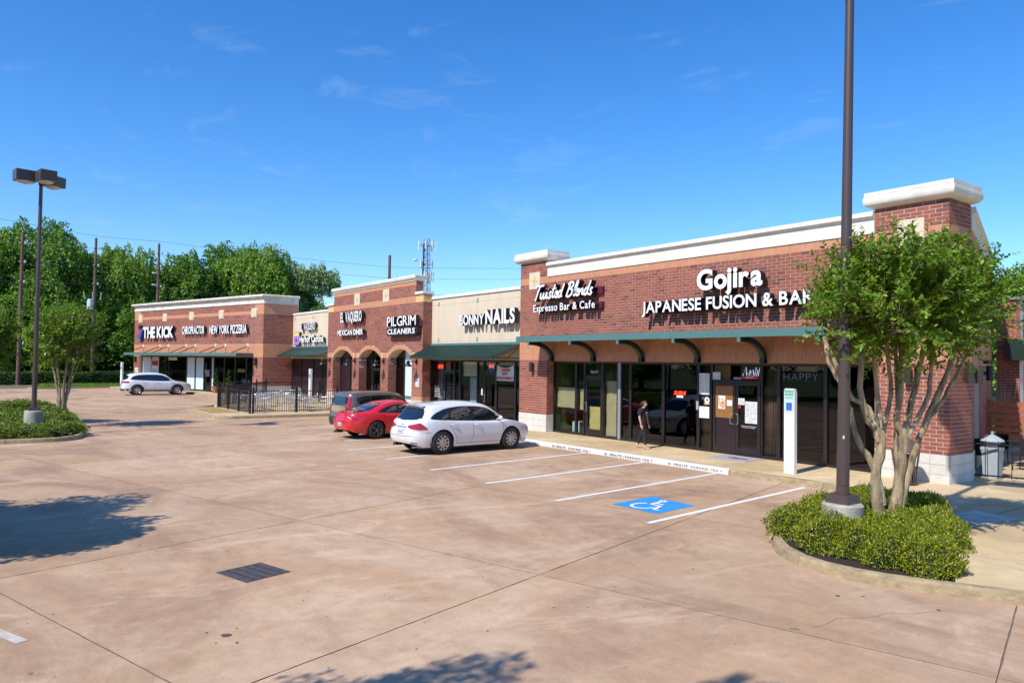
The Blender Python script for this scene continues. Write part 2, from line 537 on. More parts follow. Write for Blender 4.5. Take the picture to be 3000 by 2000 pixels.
def add_glyph(mb, F, ch, bold, s, z, sx, sz, d0, d1, shear=0, mi=0, side=1, flatz=None):
    g = glyph(ch, bold); b = len(mb.v); n = len(g[0])
    pts = [(s + (p[0] + shear * p[1]) * sx, z + p[1] * sz) for p in g[0]]
    mb.v += [F.p(a, c, d1) for a, c in pts]
    for q in g[1]: mb.f.append(tuple(b + i for i in q)); mb.m.append(mi)
    if d0 is not None:
        mb.v += [F.p(a, c, d0) for a, c in pts]
        for i, j in g[2]: mb.f.append((b + i, b + n + i, b + n + j, b + j)); mb.m.append(side)
def capheight(bold=0):
    g = glyph('H', bold); return max(p[1] for p in g[0])
def text_line(F, text, s0, s1, z0, z1, d0, d1, mats, parent, bold=.03, shear=0, gap=.09, space=.3, joined=None, name='letter'):
    """letters between s0..s1, capitals from z0 to z1. joined: one mesh named so"""
    lay, w = layout(text, bold, gap, space)
    sx = (s1 - s0) / w; sz = (z1 - z0) / capheight(bold)
    mb = MB()
    for ch, x in lay:
        if not joined: mb = MB()
        add_glyph(mb, F, ch, bold, s0 + x * sx, z0, sx, sz, d0, d1, shear)
        if not joined: mb.build(name, mats, parent)
    if joined: return mb.build(joined, mats, parent)

# ------------------------------------------------------------------ masonry
def subtract(iv, holes):
    for a, b in holes:
        nv = []
        for x, y in iv:
            if b <= x or a >= y: nv.append((x, y)); continue
            if a > x: nv.append((x, a))
            if b < y: nv.append((b, y))
        iv = nv
    return iv
PIECES = {}
def piece_mesh(key, L, H, T, mats):
    """one shared brick-like mesh: face L x H standing T proud, small chamfer"""
    k = (key, round(L, 3), round(H, 3))
    if k not in PIECES:
        F = Fr(0, 0, 0); mb = MB(); c = .003
        o = [F.p(-L/2, -H/2, -T), F.p(L/2, -H/2, -T), F.p(L/2, H/2, -T), F.p(-L/2, H/2, -T)]
        m1 = [F.p(-L/2, -H/2, -c), F.p(L/2, -H/2, -c), F.p(L/2, H/2, -c), F.p(-L/2, H/2, -c)]
        i_ = [F.p(-L/2 + c, -H/2 + c, 0), F.p(L/2 - c, -H/2 + c, 0), F.p(L/2 - c, H/2 - c, 0), F.p(-L/2 + c, H/2 - c, 0)]
        mb.v += o + m1 + i_
        for r in (0, 4):
            for q in range(4): mb.f.append((r + q, r + (q + 1) % 4, r + 4 + (q + 1) % 4, r + 4 + q)); mb.m.append(0)
        mb.f.append((8, 9, 10, 11)); mb.m.append(0)
        PIECES[k] = mb.mesh(key, mats)
    return PIECES[k]
class Masonry:
    """collects bricks for one building; finish() makes the nearest 300 single objects and joins the rest"""
    def __init__(self, parent, name='brick', material='brick', gap=.0135, T=.016):
        self.P = parent; self.name = name; self.mt = material; self.gap = gap; self.T = T; self.l = []
    def field(self, F, s0, s1, z0, z1, L=.305, H=.1, hole=None, d=0, bond=.5, far=False):
        k0 = 0; n = max(1, round((z1 - z0) / H)); h = (z1 - z0) / n
        for k in range(n):
            za, zb = z0 + k * h, z0 + (k + 1) * h
            iv = [(s0, s1)]
            if hole: iv = subtract(iv, hole((za + zb) / 2))
            off = (k % 2) * bond * L
            for a, b in iv:
                x = math.floor((a - off) / L) * L + off
                while x < b - 1e-6:
                    p, q = max(a, x), min(b, x + L)
                    if q - p > .03:
                        full = (q - p) > L * .98
                        self.l.append((F, p + self.gap / 2, q - self.gap / 2, za + self.gap / 2, zb - self.gap / 2, d, full and not far, h))
                    x += L
    def finish(self, limit=300, singles=True):
        def dist(t):
            F, a, b, c, e = t[:5]; q = Vector(F.p((a + b) / 2, (c + e) / 2, t[5])) - CAMP
            cs = abs(q.normalized().dot(F.n))
            return q.length / math.sqrt(max(cs, .02)) if t[6] else 1e9
        self.l.sort(key=dist)
        k = 0
        mb = MB()
        for t in self.l:
            F, a, b, c, e, d, full, h = t
            jit = random.uniform(-.0015, .0015)
            if singles and full and k < limit:
                me = piece_mesh(self.name, self.Lf(b - a), e - c, self.T, [self.mt])
                o = bpy.data.objects.new(self.name, me); COL.objects.link(o)
                o.parent = self.P; o.matrix_parent_inverse = inv_of(self.P)
                o.location = F.p((a + b) / 2, (c + e) / 2, d + jit); o.rotation_euler = (0, 0, F.ang)
                k += 1
            else:
                mb.box(F, a, b, c, e, d - self.T, d + jit, skip=(4,))
        if mb.v: mb.build(self.name + 'work' if self.name == 'brick' else self.name + '_courses', [self.mt], self.P, stuff=True)
    def Lf(self, x): return round(x, 3)
# ================================================================== THE GROUND
def struct(o, label=None):
    o['kind'] = 'structure'
    if label: o['label'] = label
    return o
mb = MB(); mb.box(None, -600, 400, -.6, -.05, -400, 700)
struct(mb.build('ground', 'grass'), 'wide flat ground round the shopping centre')

LA = R(16)                                   # the slab joints run 16 degrees off the shop fronts
lu = Vector((math.cos(LA), math.sin(LA), 0)); lv = Vector((-math.sin(LA), math.cos(LA), 0))
LO = Vector((-8.08, 6.52, 0)); SX, SY = 5.32, 4.95
lot = MB(); lot.box(None, -84.2, 14, -.05, -.012, -14, 34)
lot = struct(lot.build('parking_lot', 'joint'), 'tan and rust tinted concrete car park cast in large slabs')
def slab_at(i, j):
    g = .011
    p = [LO + lu * (SX * (i + a)) + lv * (SY * (j + b)) for a, b in ((0, 0), (1, 0), (1, 1), (0, 1))]
    c = LO + lu * (SX * (i + .5)) + lv * (SY * (j + .5))
    return c
mb = MB(); e = .0055
hx, hy = SX / 2 - e, SY / 2 - e
# slab with a finely broken edge
ring = []
for (ax, ay), (bx, by) in zip([(-hx, -hy), (hx, -hy), (hx, hy), (-hx, hy)], [(hx, -hy), (hx, hy), (-hx, hy), (-hx, -hy)]):
    for k in range(26):
        t = k / 26; x = ax + (bx - ax) * t; y = ay + (by - ay) * t
        j = random.uniform(0, .007) if 0 < k else 0
        ring.append((x * (1 - j / hx), y * (1 - j / hy)))
mb.slab(ring, -.012, 0, 0, 1)
slab_me = mb.mesh('slab', ['lot', 'joint'])
for i in range(-16, 4):
    for j in range(-6, 6):
        c = LO + lu * (SX * (i + .5)) + lv * (SY * (j + .5))
        if c.x < -81 or c.x > 8 or c.y < -9 or c.y > 24: continue
        o = bpy.data.objects.new('slab', slab_me); COL.objects.link(o); o.parent = lot
        o.location = c; o.rotation_euler = (0, 0, LA)

def sheet(name, poly, z, m_, parent=None, label=None):
    mb = MB(); mb.flat(poly, z); o = mb.build(name, m_, parent)
    if label: o['label'] = label
    return o
# --- parking stripes
def stripe(x0, y0, x1, y1, w=.115, m_='whitepaint', z=.004, label=None):
    a = Vector((x0, y0, 0)); b = Vector((x1, y1, 0)); t = (b - a).normalized(); n = Vector((-t.y, t.x, 0)) * w / 2
    # ragged worn ends and edges
    L_ = (b - a).length; k = max(2, int(L_ / .25)); l, r = [], []
    for i in range(k + 1):
        p = a + t * L_ * i / k; j = random.uniform(-.004, .004)
        l.append((p.x + n.x * (1 + j * 8), p.y + n.y * (1 + j * 8))); r.append((p.x - n.x, p.y - n.y))
    sheet('parking_stripe', l + r[::-1], z, m_, lot, label)
for k in range(9):
    x = -9.57 - 2.63 * k
    stripe(x, 10.28 if k < 6 else 11.3, x - .72, 16.5)
stripe(-46.2, 4.4, -46.6, 7.2, .14, 'wornpaint'); stripe(-46.7, 8.0, -49.3, 13.0, .14, 'wornpaint')
for (a, b, c, d) in ((-56.6, 9.42, -58.1, 12.5), (-53.7, 9.87, -54.9, 12.1), (-50.5, 9.96, -51.6, 11.8), (-60.2, 8.4, -61.6, 11.6), (-66, 6.5, -67.3, 10.2)):
    stripe(a, b, c, d, .11, 'wornpaint')
stripe(-10.35, .1, -9.13, .6, .12, 'wornpaint')

# --- wheelchair bay symbol, flat paint on the slab
hc = [(-11.27, 11.02), (-10.06, 11.05), (-10.2, 12.37), (-11.42, 12.41)]
hcf = sheet('wheelchair_symbol_paint', hc, .004, 'bluepaint', lot, 'bright blue painted square with white wheelchair symbol')
def wheelchair(S, put):
    """strokes in a unit square; put(polyline, width)"""
    arc = [(.44 + .20 * math.cos(R(a)), .30 + .20 * math.sin(R(a))) for a in range(115, 361 + 10, 14)]
    put(arc, .055)
    put([(.42, .74), (.44, .50), (.66, .48), (.74, .22), (.84, .24)], .07)
    put([(.43, .62), (.62, .61)], .055)
    put([(.415 + .05 * math.cos(R(a)), .83 + .05 * math.sin(R(a))) for a in range(0, 361, 30)], .06)
def ribbon(mb, pts, w, P, mi=0):
    """flat ribbon of width w through 2d pts, mapped by P(x,y)"""
    n = len(pts); L_, R_ = [], []
    for i in range(n):
        a = pts[max(0, i - 1)]; b = pts[min(n - 1, i + 1)]
        dx, dy = b[0] - a[0], b[1] - a[1]; l = math.hypot(dx, dy) or 1
        nx, ny = -dy / l * w / 2, dx / l * w / 2
        L_.append((pts[i][0] + nx, pts[i][1] + ny)); R_.append((pts[i][0] - nx, pts[i][1] - ny))
    for i in range(n - 1):
        b = len(mb.v)
        mb.v += [P(*R_[i]), P(*R_[i + 1]), P(*L_[i + 1]), P(*L_[i])]
        mb.f.append((b, b + 1, b + 2, b + 3)); mb.m.append(mi)
mb = MB(); zc = [.008]
def PH(x, y):   # picture up points towards the drive lane, seen from the bay entrance
    a, b, c, d = (Vector((*q, 0)) for q in hc)
    p = a.lerp(b, x).lerp(d.lerp(c, x), y); return (p.x, p.y, zc[0])
def putp(pts, w): ribbon(mb, pts, w, PH); zc[0] += .0006
wheelchair(1, putp)
mb.build('wheelchair_symbol', 'whitepaint', hcf)
sheet('wheelchair_symbol_paint', [(-74.4, 6.7), (-72.4, 6.7), (-72.4, 8.2), (-74.4, 8.2)], .004, M('faded_blue_paint', (.12, .26, .42), .8, noise=(3, .3)), lot, 'faded blue painted patch far across the car park')

# --- hairline crack, stains and bits of litter
mb = MB(); p = [(-4.1, 9.7), (-4.3, 9.2), (-4.5, 8.95), (-4.55, 8.6), (-4.75, 8.25), (-4.7, 7.9), (-4.75, 7.7)]
mb_p = []
for a, b in zip(p, p[1:]):
    for k in range(4): mb_p.append((a[0] + (b[0] - a[0]) * k / 4 + random.uniform(-.02, .02), a[1] + (b[1] - a[1]) * k / 4 + random.uniform(-.02, .02)))
ribbon(mb, mb_p, .0045, lambda x, y: (x, y, .004)); mb.build('crack', M('hairline_crack', (.24, .16, .10), .9), lot)
mb = MB()
for (cx, cy, r) in ((-8.16, 2.35, .055), (-8.35, 2.2, .016), (-8.3, 2.5, .012), (-8.0, 2.2, .012), (-5.2, 9.1, .03), (-5.0, 9.35, .02), (-4.2, 9.6, .025), (-2.6, 8.9, .035)):
    mb.flat([(cx + r * math.cos(t * .5) * random.uniform(.7, 1.2), cy + r * math.sin(t * .5) * random.uniform(.7, 1.2)) for t in range(12)], .004)
o = mb.build('oil_spot', M('oil_stain', (.10, .075, .055), .7), lot)
mb = MB()
for k in range(150):
    x = random.uniform(-16, -3); y = random.uniform(.5, 9.5)
    a = random.uniform(0, 6.3); l = random.uniform(.008, .026); w = l * random.uniform(.15, .5)
    ca, sa = math.cos(a), math.sin(a)
    b = len(mb.v)
    for (p_, q_) in ((-l, 0), (0, -w), (l, 0), (0, w)): mb.v.append((x + p_ * ca - q_ * sa, y + p_ * sa + q_ * ca, .006 + (abs(q_) > 0) * .004))
    mb.f.append((b, b + 1, b + 2, b + 3)); mb.m.append(random.choice((0, 0, 1, 1, 2)))
tag(mb.build('fallen_leaves', [M('litter_brown', (.10, .05, .02), .8), M('litter_green', (.20, .24, .04), .7), M('litter_dark', (.04, .03, .025), .8)]), 'scattered dry leaves and twigs lying on the concrete', 'leaf litter', kind='stuff')

# --- drain grate
g0 = Vector((-10.59, 2.92, 0)); gu = Vector((.67, .20, 0)) ; gv = Vector((-.13, .62, 0))
gu = Vector((.645, .185, 0)); gv = Vector((-.16, .62, 0))
gt = thing('drain_grate', 'dark perforated storm drain grate set in the car park slab', 'drain grate', tuple(g0 + (gu + gv) / 2))
def GP(a, b, z): q = g0 + gu * a + gv * b; return (q.x, q.y, z)
def gbox(mb, a0, a1, b0, b1, z0, z1, mi=0):
    mb.quadbox([GP(a0, b0, z0), GP(a1, b0, z0), GP(a1, b1, z0), GP(a0, b1, z0), GP(a0, b0, z1), GP(a1, b0, z1), GP(a1, b1, z1), GP(a0, b1, z1)], mi)
mb = MB(); gbox(mb, -.03, 1.03, -.03, 0, .001, .009); gbox(mb, -.03, 1.03, 1, 1.03, .001, .009); gbox(mb, -.03, 0, 0, 1, .001, .009); gbox(mb, 1, 1.03, 0, 1, .001, .009)
rust = M('rusty_iron', (.085, .072, .075), .7, noise=(12, .35)); mb.build('frame', rust, gt)
mb = MB(); gbox(mb, 0, 1, 0, 1, .001, .003); mb.build('pit', 'blacksoft', gt)
nb = 10
for k in range(nb + 1):
    mb = MB(); a = (k + .02) / (nb + 1); gbox(mb, a, a + .96 / (nb + 1) * .72, .0, 1, .004, .007); mb.build('bar', rust, gt)
for k in range(5):
    mb = MB(); b_ = k / 4 * .86 + .03; gbox(mb, 0.0, 1, b_, b_ + .10, .0055, .0078); mb.build('cross_bar', rust, gt)

# ================================================================== WALKS AND KERBS
KZ = .15
def offset_line(pts, d):
    out = []
    n = len(pts)
    for i, p in enumerate(pts):
        a = Vector(pts[max(0, i - 1)]); b = Vector(pts[min(n - 1, i + 1)]); t = (b - a).normalized()
        out.append((p[0] - t.y * d, p[1] + t.x * d))
    return out
def kerb(pts, w=.15, name='kerb', m_='kerb', label=None, closed=False, seg=2.4, left=True, z=KZ):
    """raised concrete edge along pts (its outer face); pieces with joints between"""
    P = thing(name, label, 'kerb') if False else None
    d = w if left else -w
    # resample
    line = [Vector((*p, 0)) for p in pts]
    dense = []
    for a, b in zip(line, line[1:]):
        n = max(1, int((b - a).length / .3))
        for k in range(n): dense.append(a.lerp(b, k / n))
    dense.append(line[-1])
    inner = offset_line([(p.x, p.y) for p in dense], d)
    outer = [(p.x, p.y) for p in dense]
    top_out = offset_line(outer, d * .12); bot = offset_line(outer, -d * .1)
    acc = 0; start = 0; objs = []
    parent = struct(bpy.data.objects.new(name, None)); COL.objects.link(parent); parent.location = (pts[0][0], pts[0][1], 0)
    if label: parent['label'] = label
    i = 0
    while i < len(dense) - 1:
        j = i; acc = 0
        while j < len(dense) - 1 and acc < seg: acc += (dense[j + 1] - dense[j]).length; j += 1
        if len(dense) - 1 - j < 3: j = len(dense) - 1
        mb = MB(); rows = []
        for k in range(i, j + 1):
            sh = 0
            o_, t_, n_, b_ = Vector(outer[k]), Vector(top_out[k]), Vector(inner[k]), Vector(bot[k])
            if k == i or k == j:
                dr = (dense[min(k + 1, len(dense) - 1)] - dense[max(k - 1, 0)]).normalized() * (.006 if k == i else -.006)
                o_ += dr.xy; t_ += dr.xy; n_ += dr.xy; b_ += dr.xy
            rows.append([(b_.x, b_.y, -.02), (o_.x, o_.y, z - .045), (o_.x + (t_.x - o_.x) * .35, o_.y + (t_.y - o_.y) * .35, z - .014), (t_.x + (t_.x - o_.x) * .6, t_.y + (t_.y - o_.y) * .6, z), (n_.x, n_.y, z), (n_.x, n_.y, -.02)])
        mb.grid(rows, flip=not left)
        b = len(mb.v)
        for r_, fl in ((rows[0], False), (rows[-1], True)):
            b = len(mb.v); mb.v += r_; q = tuple(range(b, b + 6)); mb.f.append(q[::-1] if fl else q); mb.m.append(0)
        o = mb.build('kerb_stone', m_, parent, smooth=50, recalc=True)
        objs.append(o); i = j
    return parent, objs
def walk(name, poly, z=KZ, m_='walk', label=None):
    mb = MB(); mb.slab(poly, -.03, z)
    return struct(mb.build(name, m_, recalc=False), label)

# main walk in front of the shops: separate slabs with joints every 3 m
Yk = 16.62
kerb([(-12.58, Yk), (-21.9, Yk + .02)][::-1], m_='kerbwhite', name='painted_kerb', label='white painted kerb with stencilled parking limits', seg=3.2)
kerb([(-37.0, 16.6), (-21.92, 16.64)], name='kerb', label='plain concrete kerb in front of the nail salon', seg=3)
kerb([(-12.56, Yk), (-9.9, 16.68), (-9.3, 16.62), (-8.75, 16.3), (-8.3, 15.7), (-8.0, 14.9), (-7.85, 13.5), (-7.65, 12.0), (-7.5, 11.2), (-7.2, 10.65), (-6.8, 10.25), (-6.3, 9.97), (-5.9, 9.88), (-5.45, 9.9), (-5.0, 10.02), (-4.45, 10.28), (-3.6, 10.72), (-2.0, 11.5), (4, 14.4)],
     name='kerb', label='stained concrete kerb curving round the planting island by the restaurant', seg=2.6)
swp = struct(bpy.data.objects.new('sidewalk', None)); COL.objects.link(swp); swp['label'] = 'tan concrete walk in front of the shops'
xs = [-37.1, -34.0, -31, -28, -25, -22.0, -19, -16.1, -13.1, -10.2]
for a, b in zip(xs, xs[1:]):
    mb = MB(); mb.slab([(a + .006, Yk + .15), (b - .006, Yk + .15), (b - .006, 19.62), (a + .006, 19.62)], -.03, KZ); mb.build('walk_slab', 'walk', swp)
mb = MB(); mb.slab([(-10.19, Yk + .2), (-9.4, 16.78), (-8.65, 16.42), (-8.18, 15.75), (-7.87, 14.9), (-7.3, 14.85), (-6.0, 14.55), (-5.95, 19.1), (-8.05, 19.6), (-10.19, 19.62)], -.03, KZ - .001); mb.build('walk_slab', 'walk', swp)
mb = MB(); mb.slab([(-5.94, 14.52), (-4.37, 10.46), (-3.6, 10.87), (-2.0, 11.66), (4, 14.56), (6, 19.5), (-2, 21.5), (-5.94, 19.1)], -.03, KZ - .002); mb.build('walk_slab', 'walk', swp)
mb = MB(); mb.slab([(-5.94, 19.11), (-2, 21.51), (6, 19.51), (8, 34), (-8, 34), (-12.2, 31.2), (-8.08, 19.1)], -.03, KZ - .004); mb.build('walk_slab', 'walk', swp)
mb = MB(); mb.slab([(-37.11, 16.75), (-37.11, 21.4), (-58, 21.4), (-57.8, 18.9), (-54, 16.8), (-44.2, 16.75)], -.03, KZ - .002); mb.build('walk_slab', 'walk', swp)
# patio bulge
kerb([(-44.6, 10.8), (-43.4, 10.05), (-42.0, 9.95), (-37.9, 9.95), (-37.35, 10.1), (-37.08, 10.6), (-37.02, 12.5), (-37.0, 16.6)], name='kerb', label='kerb round the fenced patio bulge', seg=2.6)
kerb([(-79, 11.5), (-72, 13.6), (-66.4, 15.0), (-62, 15.5), (-58, 15.5), (-50, 14.0), (-46.5, 12.2), (-44.6, 10.8)], name='kerb', label='kerb in front of the far left shop building', seg=3)
mb = MB(); mb.slab([(-44.5, 11.9), (-44.45, 11.0), (-43.3, 10.2), (-42.0, 10.1), (-38, 10.1), (-37.5, 10.25), (-37.23, 10.65), (-37.17, 12.5), (-37.15, 16.74), (-44.2, 16.74)], -.03, KZ - .001); mb.build('walk_slab', 'walk', swp)
mb = MB(); mb.flat([(-43.9, 11.8), (-43.7, 10.9), (-42.9, 10.4), (-39.6, 10.35), (-39.2, 11.7)], KZ + .003); struct(mb.build('planting_strip', 'tanground'), 'bare tan strip outside the patio fence')
mb = MB(); mb.slab([(-44.21, 16.74), (-44.5, 11.91), (-46.6, 12.35), (-50.1, 14.15), (-58, 15.66), (-62, 15.66), (-66.4, 15.16), (-72, 13.76), (-79, 11.66), (-79.5, 13), (-57.8, 18.9), (-54, 16.79)], -.03, KZ - .003); mb.build('walk_slab', 'walk', swp)
# doormat lies on the walk
mt = tag(bpy.data.objects.new('doormat', None), 'grey rectangular doormat on the walk at the double door', 'doormat'); COL.objects.link(mt); mt.location = (-13.95, 18.75, .15)
mb = MB(); mb.slab([(-14.6, 18.22), (-13.2, 18.22), (-13.3, 19.27), (-14.72, 19.27)], KZ, KZ + .012); mb.build('mat_pad', M('grey_mat', (.36, .35, .40), .95, noise=(30, .15)), mt)
FG = Fr(-14.6, 18.0, 0)
class Flat(Fr):
    def __init__(self, x, y, z): self.o = Vector((x, y, z)); self.u = Vector((1, 0, 0)); self.n = Vector((0, 0, 1)); self.ang = 0
    def p(self, s, z, d=0): return (self.o.x + s, self.o.y + z, self.o.z + d)
text_line(Flat(-14.6, 18.2, KZ + .012), 'Gojira', .42, 1.1, .42, .72, None, .002, ['darkprint'], mt, .03, joined='lettering')

# kerb lettering
FK = Fr(0, Yk, 0)
for (t, a, b) in (('20 MINUTE  PARKING ONLY', -19.98, -18.0), ('10  MINUTE | PARKING ONLY', -17.35, -15.3), ('10  MINUTE  PARKING ONLY', -14.7, -12.78), ('MINUTE PARKING ONLY', -22.3, -20.75)):
    o = text_line(FK, t, a, b, .022, .098, None, .008, ['darkprint'], lot, 0, gap=.12, space=.35, joined='stencil_lettering')

# ------------------------------------------------------------------ far side of the car park: kerb, grass, hedge
kerb([(-84.0, -14), (-84.0, 5.9)], name='kerb', label='low kerb along the far left edge of the car park', seg=4, left=True)
kerb([(-84.3, 15), (-79.9, 12.2), (-77.8, 5.4), (-78.3, 4.9), (-84.0, 5.9)][::-1], name='kerb', label='kerb round the grass strip below the hedge', seg=4, left=True)
mb = MB(); mb.slab([(-84.3, 15), (-80.05, 12.1), (-78.0, 5.5), (-78.4, 5.1), (-84.1, 6.0), (-86, 6.2), (-86, 15)], -.02, .13); o = struct(mb.build('grass_strip', 'grass'), 'green grass strip below the hedge')
# ================================================================== SHOP BUILDINGS
def bay(T, F, s0, s1, z0, z1, mats='bronze', glass='glass', transom=None, bar=.05, depth=.10, name='window', label=None, d=0):
    """one glazed bay: frame, with its pane as a sub-part"""
    mb = MB()
    hs_ = [(s0, s1, z0, z0 + bar), (s0, s1, z1 - bar, z1), (s0, s0 + bar, z0 + bar, z1 - bar), (s1 - bar, s1, z0 + bar, z1 - bar)]
    for a, b, c, e in hs_: mb.box(F, a, b, c, e, d - depth / 2, d + depth / 2)
    if transom: mb.box(F, s0 + bar, s1 - bar, transom - bar / 2, transom + bar / 2, d - depth / 2 + .003, d + depth / 2 - .003)
    o = mb.build(name, mats, T)
    if label: o['label'] = label
    mb = MB()
    zs = [z0 + bar, z1 - bar] if not transom else [z0 + bar, transom - bar / 2, transom + bar / 2, z1 - bar]
    for a, b in zip(zs[::2], zs[1::2]):
        mb.box(F, s0 + bar, s1 - bar, a, b, d - .004, d + .004)
        mb.build('pane', glass, o); mb = MB()
    return o
def door(T, F, s0, s1, z0, z1, mats='bronze', glass='glass', bar=.10, handle='left', d=0, kick=.22):
    mb = MB()
    for a, b, c, e in ((s0, s1, z0, z0 + kick), (s0, s1, z1 - bar, z1), (s0, s0 + bar, z0 + kick, z1 - bar), (s1 - bar, s1, z0 + kick, z1 - bar)):
        mb.box(F, a, b, c, e, d - .03, d + .03)
    o = mb.build('door', mats, T)
    mb = MB(); mb.box(F, s0 + bar, s1 - bar, z0 + kick, z1 - bar, d - .004, d + .004); mb.build('pane', glass, o)
    hsx = s0 + bar * .6 if handle == 'left' else s1 - bar * .6
    k = 1 if handle == 'left' else -1
    mb = MB(); mb.tube([F.p(hsx, z0 + .92, d + .03), F.p(hsx, z0 + .92, d + .10), F.p(hsx + k * .08, z0 + .94, d + .11), F.p(hsx + k * .08, z0 + 1.22, d + .11), F.p(hsx, z0 + 1.24, d + .10), F.p(hsx, z0 + 1.24, d + .03)], .012, 6)
    mb.build('handle', 'steel', o)
    return o
def part_box(T, F, name, b, m_, label=None, **k):
    mb = MB(); mb.box(F, *b); o = mb.build(name, m_, T, **k)
    if label: o['label'] = label
    return o
def cornice(T, F, s0, s1, prof, m_='cream', name='cornice', end0=0, end1=0, label=None, cap=True):
    """prof: (d, z) list bottom to top; end0/end1 push the outline sideways with d (mitre)"""
    mb = MB()
    P = [[F.p(s0 - end0 * d, z, d) for d, z in prof], [F.p(s1 + end1 * d, z, d) for d, z in prof]]
    n = 8
    rows = []
    for k in range(n + 1):
        t = k / n; rows.append([tuple(Vector(a).lerp(Vector(b), t)) for a, b in zip(*P)])
    mb.grid(rows, flip=False)
    if cap:
        for row, fl in ((P[0], 0), (P[1], 1)):
            b = len(mb.v); mb.v += row; q = tuple(range(b, b + len(row))); mb.f.append(q if fl else q[::-1]); mb.m.append(0)
    o = mb.build(name, m_, T, smooth=45, recalc=True)
    if label: o['label'] = label
    return o
def medallion(T, F, s, z, w, h, d=.012, diamond=True, name='wall_tile'):
    """four cream tiles round an ochre diamond with a small green centre"""
    mb = MB(); g = .008
    for a, b in ((s - w/2, s - g/2), (s + g/2, s + w/2)):
        for c, e in ((z - h/2, z - g/2), (z + g/2, z + h/2)): mb.box(F, a, b, c, e, -.01, d, skip=(4,))
    o = mb.build(name, 'tile', T)
    q = .56
    mb = MB()
    for cx, cz in ((-1, 0), (1, 0), (0, -1), (0, 1)):
        c0 = (s + cx * w * q / 4, z + cz * h * q / 4); a, b = w * q / 4 - .008, h * q / 4 - .008
        mb.prism(F, [(c0[0] - a, c0[1]), (c0[0], c0[1] - b), (c0[0] + a, c0[1]), (c0[0], c0[1] + b)], d - .004, d + .006, back=False)
    mb.build('inlay', 'tiley', o)
    mb = MB(); mb.box(F, s - .028, s + .028, z - .033, z + .033, d, d + .012); mb.build('inlay', 'tilegreen', o)
    return o
def soldier(T, F, s0, s1, z0, z1, d=0, L=.102, H=None, hole=None):
    """stack of narrow upright salmon blocks, joined"""
    mb = MB(); rows = max(1, round((z1 - z0) / (H or .305))); h = (z1 - z0) / rows; g = .007
    for k in range(rows):
        za, zb = z0 + k * h, z0 + (k + 1) * h
        n = max(1, round((s1 - s0) / L)); w = (s1 - s0) / n
        for i in range(n):
            a = s0 + i * w; m_ = (a + w / 2)
            if hole and any(x < m_ < y for x, y in hole((za + zb) / 2)): continue
            mb.box(F, a + g / 2, a + w - g / 2, za + g / 2, zb - g / 2, d - .012, d + random.uniform(-.001, .002), skip=(4,))
    o = mb.build('salmon_blocks', 'salmon', T, stuff=True)
    return o
def base_blocks(T, F, s0, s1, z0=.12, z1=.84, cw=.42, d=.012, m_='block', name='base_block', rows=3, joint='blockjoint', proud=.0):
    mb = MB(); mb.box(F, s0, s1, z0 - .02, z1, -.02, d - .006); mb.build('base_bed', joint, T)
    n = max(1, round((s1 - s0) / cw)); w = (s1 - s0) / n; h = (z1 - z0) / rows
    for k in range(rows):
        for i in range(n):
            me = piece_mesh(name, round(w - .008, 3), round(h - .008, 3), .012, [m_])
            o = bpy.data.objects.new(name, me); COL.objects.link(o); o.parent = T; o.matrix_parent_inverse = inv_of(T)
            o.location = F.p(s0 + (i + .5) * w, z0 + (k + .5) * h, d + random.uniform(0, .001)); o.rotation_euler = (0, 0, F.ang)
def wall(T, F, poly, d0, d1, m_, name='wall', holes=()):
    mb = MB(); mb.prism(F, poly, d0, d1, 0, holes=holes); return mb.build(name, m_, T)
def sconce_up(F, s, z, label, r=.085, h=.38, group='cylinder wall lamps'):
    p = F.p(s, z, .13)
    t = thing('wall_lamp', label, 'wall lamp', p)
    mb = MB(); mb.lathe([(0, -h/2), (r, -h/2), (r, h/2), (r * .8, h/2), (r * .8, h/2 - .03), (0, h/2 - .03)], p, 20); mb.build('shade', 'sconce', t, smooth=40, recalc=True)
    mb = MB(); mb.box(F, s - .05, s + .05, z - .06, z + .06, 0, .06); mb.build('bracket', 'sconce', t)
    return t
DZ = -.007       # mortar plane behind the brick faces

# ------------------------------------------------------------------ A. right-hand building (espresso bar and restaurant)
A = thing('brick_shop_building', 'long red brick shop building with cream cornice and black storefront at the right', 'building', (-16.6, 24, 0))
FA = Fr(0, 19.08, 0)
XL, XR = -25.15, -8.08
PL, PR = -23.32, -9.9            # inner edges of the two piers
ms = Masonry(A)
wall(A, FA, [(XL, .1), (PL - .007, .1), (PL - .007, 3.03), (PR, 3.03), (PR, .1), (XR - .02, .1), (XR - .02, 7.03), (PR, 7.03), (PR, 6.95), (PL, 6.95), (PL, 7.07), (XL, 7.07)], -.38, DZ, 'mortar')
# solid mass behind the fronts
mb = MB(); mb.slab([(XL + .05, 19.5), (XR - .42, 19.5), (XR - .42, 20.3), (XR - .45 - 3.3, 30.3), (XL + .05, 30.3)], 3.12, 6.0); mb.build('roof_mass', 'tan', A)
F90 = lambda x, y: Fr(x, y, 90)
# pier returns
FR1 = Fr(PL, 19.08 + .38, 90)      # faces +x beside the storefront
def tower_hole(s):
    pass
tileL, tileR = (-24.19, 6.325, .70, .70), (-8.99, 6.31, .66, .70)
def hole_up(z):
    h = []
    for (s, zc_, w, hh) in (tileL, tileR):
        if abs(z - zc_) < hh / 2: h.append((s - w/2, s + w/2))
    return h
def dband(z): return []
